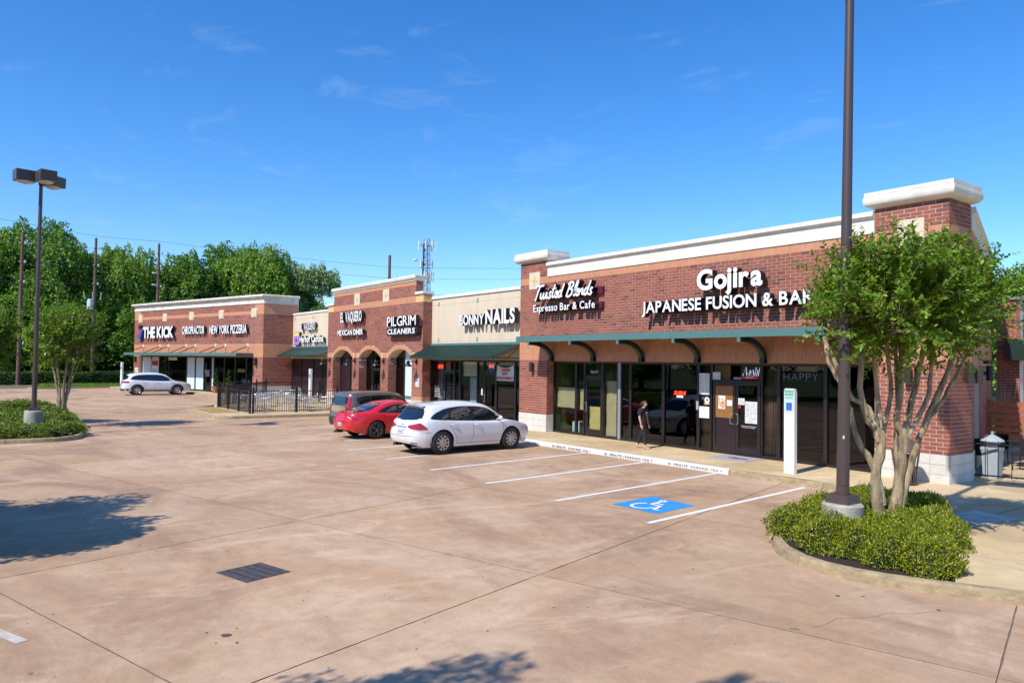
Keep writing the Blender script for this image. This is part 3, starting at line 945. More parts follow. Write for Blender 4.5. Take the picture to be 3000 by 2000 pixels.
# brick fields of the front
ms.field(FA, XL, PL, .84, 3.03)
ms.field(FA, PR, XR, .84, 3.03)
ms.field(FA, XL, XR, 3.82, 6.17, hole=hole_up)
ms.field(FA, XL, PL, 6.45, 7.07, hole=hole_up)
ms.field(FA, PR, XR, 6.42, 7.03, hole=hole_up)
soldier(A, FA, XL, XR, 3.03, 3.82, d=.004)
soldier(A, FA, XL, PL, 6.17, 6.45, hole=hole_up); soldier(A, FA, PR, XR, 6.17, 6.42, hole=hole_up); soldier(A, FA, PL, PR, 6.17, 6.42)
medallion(A, FA, *tileL); medallion(A, FA, *tileR)
base_blocks(A, FA, XL, PL); base_blocks(A, FA, PR, XR)
# right end of the pier (faces +x)
FS = Fr(XR, 19.08, 90)
wall(A, FS, [(0.0075, .1), (1.22, .1), (1.22, 7.03), (0.0075, 7.03)], -.38, DZ, 'mortar', name='side_wall')
ms.field(FS, 0, 1.22, .84, 3.03); ms.field(FS, 0, 1.22, 3.82, 6.17); ms.field(FS, 0, 1.22, 6.42, 7.03)
soldier(A, FS, 0, 1.22, 3.03, 3.82); soldier(A, FS, 0, 1.22, 6.17, 6.42)
base_blocks(A, FS, .014, 1.22, cw=.41)
# tower side returns seen above the cornice
FT = Fr(PL, 19.08, 90); ms.field(FT, 0, .40, 6.98, 7.07, far=True)
# receding side wall, turned 18 degrees
FW = Fr(XR, 20.3, 108.3)
WL = 11.0
wall(A, FW, [(0, .1), (.95, .1), (.95, 2.65), (1.25, 2.95), (1.9, 3.12), (2.5, 2.95), (2.8, 2.65), (2.8, .1), (WL, .1), (WL, 6.4), (0, 6.4)], -.4, DZ, 'mortar', name='side_wall')
def hole_w(z): return [(.95, 2.8)] if z < 2.7 else ([(1.2, 2.55)] if z < 3.05 else [])
ms.field(FW, 0, WL, .84, 3.03, hole=hole_w); ms.field(FW, 0, WL, 3.82, 6.17); soldier(A, FW, 0, WL, 3.03, 3.82); soldier(A, FW, 0, WL, 6.17, 6.42)
base_blocks(A, FW, 0, .95, cw=.42)
part_box(A, FW, 'side_door', (.95, 2.8, .15, 3.1, -.3, -.2), 'bronze')
CP = [(0, 6.42), (.03, 6.42), (.03, 6.79), (.05, 6.80), (.10, 6.83), (.125, 6.87), (.11, 6.91), (.09, 6.925), (.10, 6.93), (.10, 6.99), (-.4, 6.99), (-.4, 6.42)]
cornice(A, FA, PL, PR, CP)
cornice(A, FW, .02, WL, CP)
mb = MB(); mb.box(FA, PL, PR, 6.42, 6.95, -.39, -.381); mb.build('parapet_back', 'creamdirty', A)
TP = lambda z: [(0, z), (.06, z + .01), (.14, z + .05), (.20, z + .13), (.215, z + .22), (.20, z + .31), (.17, z + .325), (.185, z + .33), (.185, z + .42), (-.05, z + .42)]
def tower_cap(T, F, s0, s1, depth, z, name='tower_cap', m_='cream'):
    """rounded cap running round the four sides of a tower"""
    mb = MB(); prof = TP(z)
    rows = []
    def cor(d): return [F.p(s0 - d, 0, d), F.p(s1 + d, 0, d), F.p(s1 + d, 0, -depth - d), F.p(s0 - d, 0, -depth - d)]
    for k in range(5):
        rows.append([(cor(d)[k % 4][0], cor(d)[k % 4][1], zz) for d, zz in prof])
    mb.grid(rows)
    b = len(mb.v); mb.v += [(cor(-.05)[k][0], cor(-.05)[k][1], z + .42) for k in range(4)]; mb.f.append((b, b+1, b+2, b+3)); mb.m.append(0)
    return mb.build(name, m_, T, smooth=40, recalc=True)
tower_cap(A, FA, PR, XR, 1.22, 7.04); tower_cap(A, FA, XL, PL, .8, 7.08)
part_box(A, FA, 'tower_core', (XL, PL, 6.0, 7.07, -.8, -.385), 'mortar'); part_box(A, FA, 'tower_core', (PR, XR - .39, 6.0, 7.03, -1.22, -.385), 'mortar')
# far end wing closing the side court
FE = Fr(-11.35, 30.6, 0); 
wall(A, FE, rect(0, .73, .1, 5.45), -.4, DZ, 'mortar', name='end_wall'); ms.field(FE, 0, .75, .1, 5.45, far=True)
FE3 = Fr(-10.62, 30.75, 110.5); wall(A, FE3, rect(.02, 4, .1, 5.45), -.3, DZ, 'mortar', name='end_wall'); ms.field(FE3, 0.02, 4, .1, 5.45, far=True)
mb = MB(); mb.box(FE, -.05, .80, 5.45, 5.55, -.5, .08); mb.build('coping', 'metalgrey', A)
mb = MB(); mb.box(FE, .5, 1.15, 3.25, 4.0, -.3, .6); mb.build('side_awning', 'greendark', A)
ms.finish()

# storefront of A
FSF = Fr(0, 19.47, 0)
mb = MB(); mb.box(FSF, -23.6, PR + .3, .12, .19, -.2, .06); mb.build('sill', 'bronze', A)
mb = MB(); mb.box(FSF, PL - .0, PR, 2.985, 3.03, -.25, .0); mb.build('soffit', 'salmonflat', A)
cols = [-23.30, -21.93, -21.42, -20.43, -19.62, -18.99, -17.43, -15.92, -15.38, -13.55, -12.95, -11.47, -9.92]
for i, (a, b) in enumerate(zip(cols, cols[1:])):
    if i == 2:     # espresso bar door
        bay(A, FSF, a, b, 2.42, 2.98); door(A, FSF, a + .03, b - .03, .19, 2.41, handle='left')
        continue
    if i == 8:     # double door
        bay(A, FSF, a, b, 2.42, 2.98, glass='glass')
        m_ = -14.47
        door(A, FSF, a + .04, m_ - .005, .19, 2.41, glass='purple', handle='right'); door(A, FSF, m_ + .005, b - .04, .19, 2.41, glass='glassdark', handle='left')
        continue
    if i == 4: a += .14
    bay(A, FSF, a, b, .19, 2.98, glass='glass' if i in (0, 1, 3, 4, 7, 9) else 'glassdark', bar=.055)
part_box(A, FSF, 'mullion_cover', (-19.62, -19.475, .19, 2.98, -.06, .05), 'metalgrey')
# the sunlit reveal beside the left pier
ms2 = Masonry(A); ms2.field(Fr(PL, 19.08, 90), 0, .38, .84, 3.03, far=True); ms2.finish(0, False)
base_blocks(A, Fr(PL, 19.08, 90), 0.014, .38, cw=.38)
# room behind the glass
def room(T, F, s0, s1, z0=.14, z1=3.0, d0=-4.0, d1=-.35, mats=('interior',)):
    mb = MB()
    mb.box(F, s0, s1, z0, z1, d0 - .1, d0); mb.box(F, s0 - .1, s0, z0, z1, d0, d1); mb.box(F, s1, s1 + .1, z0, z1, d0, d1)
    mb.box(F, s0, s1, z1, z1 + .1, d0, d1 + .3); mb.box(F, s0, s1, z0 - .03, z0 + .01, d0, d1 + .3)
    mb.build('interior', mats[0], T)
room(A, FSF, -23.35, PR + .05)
part_box(A, FSF, 'interior_wall', (-23.36, -23.31, .2, 2.95, -3.5, -.08), 'oliveboard')
part_box(A, FSF, 'interior_wall', (-19.6, -19.5, .2, 2.95, -3.5, -.08), 'interior')
part_box(A, FSF, 'interior_wall', (-23.2, -19.7, 1.2, 2.9, -2.6, -2.55), 'oliveboard')
def sheet_part(T, F, name, s0, s1, z0, z1, d, m_, wob=.01, label=None, n=8):
    mb = MB(); rows = []
    ph = random.uniform(0, 6)
    for i in range(n + 1):
        r = []
        for j in range(n + 1):
            s = s0 + (s1 - s0) * i / n; z = z0 + (z1 - z0) * j / n
            r.append(F.p(s, z, d + wob * math.sin(i * 1.3 + ph + j * .7) * math.cos(j * .9 + ph)))
        rows.append(r)
    mb.grid(rows); o = mb.build(name, m_, T, smooth=True)
    if label: o['label'] = label
    return o
def poster(name, label, cat, F, s0, s1, z0, z1, d, m_='whitepaper', group=None):
    t = thing(name, label, cat, F.p((s0 + s1) / 2, z0, d), group=group)
    part_box(t, F, 'sheet', (s0, s1, z0, z1, d, d + .004), m_)
    return t
def print_lines(t, F, s0, s1, z0, z1, d, n, m_='darkprint', h=.35):
    mb = MB()
    for k in range(n):
        z = z1 - (k + .5) * (z1 - z0) / n; hh = (z1 - z0) / n * h / 2
        x = s0
        while x < s1 - .01:
            w = random.uniform(.02, .07) * (s1 - s0) / .4 + .01
            if random.random() < .85: mb.box(F, x, min(x + w, s1), z - hh, z + hh, d, d + .001, skip=(4,))
            x += w + .012
    mb.build('print', m_, t)
def papersheet(label, s0, s1, z0, z1, m_='paper', d=-.12, wob=.012):
    o = sheet_part(None, FSF, 'window_paper', s0, s1, z0, z1, d, m_, wob); tag(o, label, 'paper sheet')
papersheet('wide tan paper sheet taped inside the leftmost pane of the espresso bar', -23.22, -21.98, 1.16, 1.97)
papersheet('narrow tan paper sheet inside the slim pane left of the espresso bar door', -21.86, -21.47, 1.12, 1.95)
papersheet('crumpled yellow paper in the lower half of the espresso bar door', -21.33, -20.55, .42, 1.28, 'yellowpaper', wob=.02)
papersheet('tall tan paper sheet from head height to the floor right of the door', -20.38, -19.66, .24, 2.28, wob=.02)
sb = thing('shipping_box', 'small pale green box on the floor behind the leftmost pane', 'box', FSF.p(-22.25, .2, -.35))
part_box(sb, FSF, 'box_wall', (-22.45, -22.02, .2, .62, -.6, -.25), 'palegreen')
part_box(sb, FSF, 'box_opening', (-22.41, -22.06, .26, .58, -.25, -.245), M('pale_inner', (.62, .75, .72), .8))
bg_ = thing('supply_bag', 'grey blue tied bag on the floor beside the box', 'bag', FSF.p(-21.66, .2, -.3))
mb = MB(); mb.lathe([(0, 0), (.12, 0), (.16, .08), (.14, .18), (.05, .28), (.07, .33), (0, .33)], FSF.p(-21.66, .2, -.3), 12); mb.build('bag_body', 'metalgrey', bg_, smooth=True)
# bamboo blinds behind two narrow panes
for nm, (a, b) in (('left of the wooden door', (-15.86, -15.43)), ('right of the double door', (-13.49, -13.0))):
    t = thing('bamboo_screen', 'upright brown bamboo slat screen behind the pane ' + nm, 'screen', FSF.p((a + b) / 2, .25, -.12))
    n = int((b - a) / .05)
    for k in range(n):
        mb = MB(); x = a + (k + .5) * (b - a) / n; mb.tube([FSF.p(x, .25, -.12), FSF.p(x, 2.9, -.12)], .019, 6); mb.build('slat', 'bamboo', t, smooth=True)
    for z in (.5, 1.5, 2.5): part_box(t, FSF, 'rail', (a, b, z, z + .03, -.16, -.14), 'bamboo')
wb = thing('wood_board', 'varnished vertical wood boards behind the upper left door leaf', 'wood board', FSF.p(-14.9, 1.27, .02))
for k in range(4): part_box(wb, FSF, 'board', (-15.27 + k * .178, -15.27 + k * .178 + .174, 1.28, 2.28, .006, .02), 'wood')
part_box(wb, FSF, 'board', (-15.32, -14.7, 2.47, 2.93, -.04, -.03), 'wood')
t = poster('menu_poster', 'tall colourful food poster on the wood boards of the left door leaf', 'poster', FSF, -15.12, -14.86, 1.55, 1.97, .03)
food = M('food_print', (.5, .1, .02), .5, rand=[(.62, .12, .02), (.75, .35, .05), (.55, .03, .02), (.7, .55, .4)])
mb = MB()
for k in range(70):
    s, z = random.uniform(-15.10, -14.88), random.uniform(1.57, 1.88); r = random.uniform(.01, .03)
    mb.prism(FSF, [(max(-15.11, min(-14.87, s + r * math.cos(q))), max(1.56, min(1.9, z + r * math.sin(q)))) for q in (0, 1.2, 2.5, 3.8, 5)], .034, .0345 + k * .00002, back=False)
mb.build('picture', food, t)
t = poster('notice', 'small square white notice beside the food poster', 'notice', FSF, -14.8, -14.6, 1.66, 1.84, .03)
t = poster('menu_sheet', 'block of four white menu sheets high on the narrow pane left of the doors', 'notice', FSF, -15.86, -15.46, 1.98, 2.66, .06); print_lines(t, FSF, -15.84, -15.68, 2.02, 2.62, .065, 16); print_lines(t, FSF, -15.64, -15.48, 2.02, 2.62, .065, 16)
t = poster('menu_sheet', 'pair of blank white sheets below the round sticker on the narrow pane', 'notice', FSF, -15.86, -15.46, 1.22, 1.59, .06)
mb = MB(); mb.box(FSF, -15.662, -15.656, 1.22, 1.59, .064, .066); mb.build('gap_line', 'darkprint', t)
t = thing('window_sticker', 'yellow and white window sticker with a black cow on the narrow pane', 'sticker', FSF.p(-15.55, 1.72, .06))
mb = MB(); mb.prism(FSF, [(-15.55 + .1 * math.cos(R(a)), 1.80 + .1 * math.sin(R(a))) for a in range(0, 360, 20)], .06, .063); mb.build('disc', 'whitepaper', t)
mb = MB(); mb.box(FSF, -15.65, -15.45, 1.66, 1.72, .064, .067); mb.build('stripe', 'tiley', t)
mb = MB(); mb.box(FSF, -15.59, -15.51, 1.79, 1.83, .0635, .066); mb.box(FSF, -15.585, -15.575, 1.765, 1.79, .0635, .066); mb.box(FSF, -15.525, -15.515, 1.765, 1.79, .0635, .066); mb.box(FSF, -15.515, -15.49, 1.81, 1.84, .0635, .066); mb.build('print', 'darkprint', t)
t = poster('phone_notice', 'white take out phone number notice above the left door leaf', 'notice', FSF, -15.32, -15.03, 2.48, 2.71, .06)
for k, (a, z) in enumerate((('TAKE OUT', 2.645), ('CALL 281', 2.572), ('345 7976', 2.50))): text_line(FSF, a, -15.30, -15.05, z, z + .045, None, .0655, ['darkprint'], t, .02, joined='lettering')
t = poster('no_restroom_notice', 'small white no public restrooms notice on the right door leaf', 'notice', FSF, -14.36, -14.13, 1.72, 1.92, .045)
for a, z in (('NO', 1.865), ('PUBLIC', 1.81), ('RESTROOMS', 1.752)): text_line(FSF, a, -14.30 if a == 'NO' else -14.34, -14.19 if a == 'NO' else -14.15, z, z + .03, None, .0505, ['darkprint'], t, .01, joined='lettering')
t = thing('window_sticker', 'small round red sticker under the restroom notice', 'sticker', FSF.p(-14.31, 1.63, .045))
mb = MB(); mb.prism(FSF, [(-14.31 + .05 * math.cos(R(a)), 1.65 + .05 * math.sin(R(a))) for a in range(0, 360, 24)], .045, .048); mb.build('disc', 'red', t)
t = thing('hours_notice', 'block of four printed white notices on the right door leaf', 'notice', FSF.p(-13.9, 1.2, .045))
for a, b, c, e_ in ((-14.11, -13.905, 1.50, 1.83), (-13.895, -13.68, 1.50, 1.83), (-14.11, -13.905, 1.17, 1.49), (-13.895, -13.68, 1.17, 1.49)):
    part_box(t, FSF, 'sheet', (a, b, c, e_, .045, .049), 'whitepaper'); print_lines(t, FSF, a + .02, b - .02, c + .02, e_ - .02, .0495, 8)
t = thing('door_lettering', 'tiny white two line lettering low on the right door leaf', 'lettering', FSF.p(-13.9, 1.0, .04))
text_line(FSF, 'IF DOOR LOCKED PLEASE KNOCK', -14.28, -13.72, 1.06, 1.085, None, .012, ['whiteside'], t, .0, joined='lettering'); text_line(FSF, 'OPEN DAILY FOR LUNCH', -14.24, -13.78, 1.015, 1.04, None, .012, ['whiteside'], t, .0, joined='lettering')
t = thing('suite_lettering', 'white suite 101 lettering above the espresso bar door', 'lettering', FSF.p(-20.95, 2.6, .01)); text_line(FSF, 'Suite 101', -21.13, -20.73, 2.57, 2.67, None, .012, ['whiteside'], t, .0, joined='lettering')
t = thing('suite_lettering', 'white suite 102 lettering above the left leaf of the double door', 'lettering', FSF.p(-14.45, 2.5, .01)); text_line(FSF, 'SUITE-102', -14.56, -14.3, 2.5, 2.56, None, .012, ['whiteside'], t, .02, joined='lettering')
# neon beer sign
t = thing('neon_sign', 'Asahi neon beer sign over a red strip above the right door leaf', 'neon sign', FSF.p(-14.0, 2.6, .03))
text_line(FSF, 'Asahi', -14.27, -13.66, 2.63, 2.88, .015, .03, [M('neon_blue_fill', (.01, .05, .10), .4), 'neonwhite'], t, .05, shear=.3, gap=.02)
part_box(t, FSF, 'red_strip', (-14.26, -13.66, 2.52, 2.60, .012, .03), 'red'); text_line(FSF, 'SUPER DRY', -14.12, -13.8, 2.54, 2.58, None, .034, ['whiteside'], t, .02, joined='lettering')
part_box(t, FSF, 'backing', (-14.3, -13.62, 2.5, 2.93, .006, .01), 'blacksoft')
t = thing('neon_sign', 'red and white SUSHI CORNER neon sign hanging in the dark pane', 'neon sign', FSF.p(-16.72, 1.8, -.05))
text_line(FSF, 'SUSHI', -16.98, -16.50, 1.92, 2.05, .006, .016, ['neonred', 'neonred'], t, .01, shear=.25); text_line(FSF, 'CORNER', -16.86, -16.58, 1.83, 1.895, .006, .016, ['neonwhite', 'neonwhite'], t, .01)
# worn white window lettering on the two right panes
t = thing('window_lettering', 'peeling white HAPPY lettering on the dark pane behind the white post', 'lettering', FSF.p(-12.3, 2.5, .01))
text_line(FSF, 'HAPPY', -12.80, -11.72, 2.52, 2.72, None, .011, ['metalgrey'], t, -.03, gap=.2, joined='lettering')
# small plate on a mullion
t = thing('metal_plate', 'small aluminium plate on the mullion right of the sushi sign', 'plate', FSF.p(-15.95, 1.5, .06)); part_box(t, FSF, 'plate', (-15.99, -15.9, 1.47, 1.75, .055, .062), 'alu')

# canopy of A
CX0, CX1 = -23.72, -10.05
FC = Fr(0, 17.8, 0)
can = thing('canopy', 'long flat green metal canopy on curved brackets over the restaurant storefront', 'canopy', (-17, 19.05, 3.8))
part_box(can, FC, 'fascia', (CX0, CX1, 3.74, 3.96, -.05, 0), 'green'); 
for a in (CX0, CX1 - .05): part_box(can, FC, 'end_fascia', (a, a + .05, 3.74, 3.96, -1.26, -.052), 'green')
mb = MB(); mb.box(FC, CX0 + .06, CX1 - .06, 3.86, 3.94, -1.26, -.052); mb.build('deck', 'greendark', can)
for x in (-22.94, -20.49, -18.04, -15.6, -13.17, -10.75):
    mb = MB(); w = .075
    pts = []
    for k in range(15):                       # quarter-ellipse from tip to the wall
        a = R(90 * k / 14); pts.append((math.sin(a) * 1.0 + .0, 3.69 - (1 - math.cos(a)) * .62))
    pts = [(0, 3.69)] + [(.18 + p[0] * .98, p[1]) for p in pts] + [(1.16, 3.03)]
    up_, lo = [], []
    for i, p in enumerate(pts):
        a = Vector(pts[max(0, i-1)]); b = Vector(pts[min(len(pts)-1, i+1)]); t_ = (b - a).normalized(); n_ = Vector((-t_.y, t_.x))
        up_.append((p[0] + n_.x * .075, p[1] + n_.y * .075)); lo.append((p[0] - n_.x * .075, p[1] - n_.y * .075))
    rows = []
    for (y1, z1), (y0, z0) in zip(up_, lo):
        Y1, Y0 = 17.84 + y1, 17.84 + y0
        rows.append([(x - w, Y0, z0), (x + w, Y0, z0), (x + w, Y1, z1), (x - w, Y1, z1), (x - w, Y0, z0)])
    mb.grid(rows); 
    mb.box(None, x - w, x + w, 3.0, 3.12, 18.9, 19.07)
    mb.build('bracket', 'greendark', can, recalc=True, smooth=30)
    part_box(can, FC, 'bracket_tip', (x - .05, x + .05, 3.60, 3.74, -.06, -.004), 'green')
for x in (-21.7, -16.4, -11.6):
    mb = MB(); mb.lathe([(0, 0), (.12, .02), (.16, .07), (.16, .12)], (x, 18.3, 3.74), 16); mb.build('soffit_light', 'lens', can, smooth=True)

# ------------------------------------------------------------------ signs
def sign(label, loc, group=None): return thing('sign', label, 'sign', loc)
FB = FA
sg = sign('Gojira in large white channel letters on the brick wall', FA.p(-14.2, 5.2, .3))
text_line(FA, 'Gojira', -15.40, -13.0, 5.30, 5.92, .16, .40, ['whiteside', 'signside'], sg, .034, gap=.06)
for k in range(2): part_box(sg, FA, 'standoff', (-15 + k * 1.6, -14.9 + k * 1.6, 5.45, 5.5, 0, .16), 'signside')
sg = sign('JAPANESE FUSION & BAR in white channel letters above the canopy', FA.p(-14.6, 4.6, .3))
text_line(FA, 'JAPANESE FUSION & BAR', -17.75, -11.38, 4.67, 5.05, .17, .40, ['whiteside', 'signside'], sg, .022, gap=.06)
part_box(sg, FA, 'raceway', (-17.3, -11.6, 4.78, 4.98, .0, .17), M('raceway_grey', (.15, .11, .13), .6))
# script lettering made of brush strokes
SCRIPT = {
 'T': (.62, [[(.0, .88), (.2, 1.0), (.5, .97), (.8, 1.02)], [(.42, .98), (.3, .5), (.2, .0), (.12, -.12)]]),
 'w': (.52, [[(.0, .45), (.0, .1), (.1, .0), (.22, .15), (.28, .45)], [(.28, .45), (.27, .1), (.37, .0), (.5, .2), (.54, .48)]]),
 'i': (.22, [[(.08, .45), (.02, .1), (.09, .0), (.22, .14)], [(.12, .62), (.14, .66)]]),
 's': (.28, [[(.0, .04), (.14, -.02), (.22, .12), (.1, .28), (.15, .45), (.27, .40)]]),
 't': (.32, [[(.2, 1.0), (.1, .35), (.12, .04), (.3, .1)], [(.0, .62), (.38, .70)]]),
 'e': (.30, [[(.02, .2), (.2, .27), (.23, .4), (.12, .46), (.03, .28), (.06, .06), (.18, .0), (.31, .12)]]),
 'd': (.42, [[(.3, .4), (.15, .46), (.02, .25), (.06, .03), (.18, .02), (.3, .3)], [(.42, 1.0), (.3, .4), (.27, .06), (.42, .08)]]),
 'B': (.60, [[(.22, .98), (.12, .5), (.02, -.04)], [(.02, .84), (.25, 1.02), (.48, .92), (.40, .66), (.16, .54)], [(.16, .54), (.44, .46), (.44, .14), (.2, -.04), (.02, .06)]]),
 'l': (.24, [[(.0, .12), (.2, .6), (.27, 1.0), (.18, 1.0), (.06, .4), (.08, .02), (.24, .1)]]),
 'n': (.38, [[(.05, .45), (.0, .0)], [(.02, .2), (.14, .42), (.25, .4), (.24, .08), (.38, .06)]]),
}
def smooth_line(p, n=5):
    if len(p) < 3: return p
    q = [p[0]] + list(p) + [p[-1]]; out = []
    for i in range(1, len(q) - 2):
        for k in range(n):
            t = k / n; a, b, c, d = (Vector(v) for v in q[i-1:i+3])
            v = .5 * ((2 * b) + (c - a) * t + (2 * a - 5 * b + 4 * c - d) * t * t + (3 * b - a - 3 * c + d) * t ** 3); out.append((v.x, v.y))
    return out + [tuple(p[-1])]
def script_line(F, text, s0, z0, h, sx, d0, d1, mats, parent, shear=.22, w=.14):
    x = 0; bump = 0
    tot = sum(SCRIPT[c][0] if c != ' ' else .35 for c in text)
    for ch in text:
        if ch == ' ': x += .35; continue
        adv, strokes = SCRIPT[ch]; mb = MB()
        for st in strokes:
            pts = [((x + px + shear * py) * sx + s0, z0 + py * h) for px, py in smooth_line(st)]
            bump += 1; zz = d1 + (bump % 7) * .0006
            n = len(pts); Lf, Rt = [], []
            for i in range(n):
                a = pts[max(0, i-1)]; b = pts[min(n-1, i+1)]; dx, dy = b[0]-a[0], b[1]-a[1]; l = math.hypot(dx, dy) or 1
                ww = w * h * (.62 if i in (0, n-1) else 1) / 2
                Lf.append((pts[i][0] - dy / l * ww, pts[i][1] + dx / l * ww)); Rt.append((pts[i][0] + dy / l * ww, pts[i][1] - dx / l * ww))
            rows = []
            for l_, r_ in zip(Lf, Rt): rows.append([F.p(*l_, d0), F.p(*l_, zz), F.p(*r_, zz), F.p(*r_, d0)])
            b0 = len(mb.f); mb.grid(rows)
            for k in range(b0, len(mb.f)): mb.m[k] = 1 if (k - b0) % 3 != 1 else 0
        mb.build('letter', mats, parent); x += adv
sg = sign('Twisted Blends in flowing white script letters high on the left of the brick wall', FA.p(-22, 5.5, .3))
tot = sum(SCRIPT[c][0] if c != ' ' else .35 for c in 'Twisted Blends') + .22
script_line(FA, 'Twisted Blends', -23.75, 5.50, .52, 3.6 / tot, .12, .38, ['whiteside', 'signside'], sg, w=.15)
part_box(sg, FA, 'raceway', (-23.2, -20.0, 5.52, 5.78, 0, .12), 'maroon')
sg = sign('Espresso Bar & Cafe in white letters below the script sign', FA.p(-22, 5.0, .3))
text_line(FA, 'Espresso Bar & Cafe', -23.80, -20.15, 4.99, 5.27, .14, .36, ['whiteside', 'signside'], sg, .018, gap=.08)
part_box(sg, FA, 'raceway', (-23.3, -20.0, 5.0, 5.22, 0, .14), 'maroon')

sconce_up(FA, -24.2, 2.76, 'grey cylinder wall lamp on the left brick pier between nail salon and espresso bar')
sconce_up(FA, -9.0, 2.75, 'grey cylinder wall lamp on the front of the rightmost brick pier, behind the tree')
sconce_up(Fr(XR, 19.08, 90), .80, 2.75, 'grey cylinder wall lamp on the side face of the rightmost brick pier', r=.095)
t = thing('wall_lamp', 'black disc topped wall lamp in the shaded side court', 'wall lamp', FW.p(1.9, 3.0, .3)); mb = MB(); mb.lathe([(0, 0), (.09, 0), (.09, .42), (0, .42)], FW.p(3.1, 2.6, .25), 14); mb.build('shade', 'black', t); mb = MB(); mb.lathe([(0, 0), (.16, .02), (.17, .1), (0, .13)], FW.p(3.1, 3.06, .25), 14); mb.build('cap', 'black', t); part_box(t, FW, 'bracket', (3.06, 3.14, 2.75, 2.85, 0, .25), 'black')
sconce_up(Fr(XR, 20.3, 108.3), .6, 2.75, 'black cylinder wall lamp on the shaded receding wall', r=.09)
# ------------------------------------------------------------------ B. tan stucco shop (nail salon)
B = thing('tan_shop_building', 'tan stucco shop between the two brick buildings with a ribbed green awning', 'building', (-29.3, 24, 0))
FBn = Fr(0, 19.56, 0); BX0, BX1 = -33.4, -25.1
wall(B, FBn, rect(BX0, BX1, 2.98, 6.12), -.3, 0, 'tan')
mb = MB(); mb.box(FBn, BX0, BX1, 6.12, 6.26, -.35, .06); mb.build('coping', 'coping', B)
mb = MB(); mb.box(None, BX0, BX1, 3.1, 5.8, 19.9, 30); mb.build('roof_mass', 'tan', B)
mb = MB()
for z in (5.78, 3.93): mb.box(FBn, BX0, BX1, z - .006, z + .006, -.01, .002, skip=(4,))
for x in (-32.64, -29.11): mb.box(FBn, x - .006, x + .006, 3.0, 6.1, -.01, .0015, skip=(4,))
mb.build('stucco_groove', 'tangroove', B)
for x in (-32.64, -29.11, -25.6):
    for z in (5.85, 4.0): part_box(B, FBn, 'green_square', (x - .07, x + .07, z - .09, z + .09, .0, .02), 'tilegreen')
FBs = Fr(0, 19.56, 0)
cols = [-33.3, -32.0, -31.0, -30.5, -29.0, -28.45, -27.45, -26.02, -25.17]
part_box(B, FBs, 'sill', (BX0 + .1, BX1, .12, .19, -.2, .06), 'bronze')
for i, (a, b) in enumerate(zip(cols, cols[1:])):
    if i in (1, 5):
        bay(B, FBs, a, b, 2.46, 2.98, mats='black'); door(B, FBs, a + .03, b - .03, .19, 2.45, mats='black', glass='glassdark', handle='left')
    else: bay(B, FBs, a, b, .19, 2.98, mats='black', glass='glass' if i in (0, 3) else 'glassdark')
room(B, FBs, BX0 + .1, BX1 - .02)
def sheetB(label, a, b, z0, z1, m_, d=-.12): tag(sheet_part(None, FBs, 'window_blind', a, b, z0, z1, d, m_, .003), label, 'blind')
sheetB('half lowered cream roller blind in the wide nail salon window', -30.42, -29.06, 2.25, 2.94, 'cream'); sheetB('short cream blind in the slim pane left of the open sign', -28.95, -28.5, 2.4, 2.94, 'cream')
sheetB('grey white panel standing inside the wide nail salon window', -30.42, -29.6, .25, 2.2, 'bluewhite', -.5); sheetB('pale grey curtain filling the leftmost nail salon pane', -33.24, -32.06, .25, 2.93, 'metalgrey', -.4)
sheetB('pale blind at the far right edge of the nail salon window', -25.98, -25.6, 2.1, 2.94, 'bluewhite'); sheetB('cream blind behind the under new management banner', -27.4, -26.1, 2.7, 2.95, 'cream')
bn = thing('banner', 'white UNDER NEW MANAGEMENT banner hung in the salon window', 'banner', FBs.p(-26.7, 2.1, .08))
mb = MB(); rows = []
for i in range(13):
    r = []
    for j in range(7):
        u_ = i / 12; v_ = j / 6; top = 2.82 - .13 * (1 - (2 * u_ - 1) ** 2)
        r.append(FBs.p(-27.34 + 1.27 * u_, 2.11 + (top - 2.11) * v_, .09 + .012 * math.sin(u_ * 9 + v_ * 4)))
    rows.append(r)
mb.grid(rows); mb.build('cloth', 'whitepaper', bn, smooth=True)
for t_, a, b, z in (('UNDER', -26.98, -26.36, 2.53), ('NEW', -26.93, -26.5, 2.36), ('MANAGEMENT', -27.30, -26.1, 2.17)):
    text_line(FBs, t_, a, b, z, z + .125, None, .108, ['red'], bn, .035, shear=.1, joined='lettering')
t = thing('open_sign', 'round red and blue neon OPEN sign above the nail salon door', 'open sign', FBs.p(-27.95, 2.7, -.03))
mb = MB(); mb.tube([FBs.p(-27.95 + .21 * math.cos(R(a)), 2.74 + .22 * math.sin(R(a)), -.03) for a in range(0, 361, 15)], .012, 6); mb.build('ring', 'neonblue', t)
text_line(FBs, 'OPEN', -28.12, -27.79, 2.67, 2.82, -.04, -.02, ['neonred', 'neonred'], t, .03)
t = thing('open_sign', 'small red OPEN sign in the leftmost nail salon pane', 'open sign', FBs.p(-32.45, 2.6, -.03))
text_line(FBs, 'OPEN', -32.68, -32.2, 2.58, 2.78, -.04, -.02, ['neonred', 'neonred'], t, .02, shear=.2)
t = poster('notice', 'blue paper notice beside the nail salon door handle', 'notice', FBs, -28.62, -28.5, 1.4, 1.72, .06, 'bluewhite')
t = thing('window_lettering', 'white stacked lettering on the leftmost salon pane', 'lettering', FBs.p(-32.7, 1.4, .01))
for k in range(5): text_line(FBs, ('NAIL', 'CARE', 'SPA', 'WAXING', 'FACIAL')[k], -32.9, -32.45 + .03 * k, 1.62 - k * .12, 1.69 - k * .12, None, .011, ['whiteside'], t, .01, joined='lettering')
sg = sign('BONNY NAILS in large white channel letters on the tan wall', FBn.p(-28, 4.9, .3))
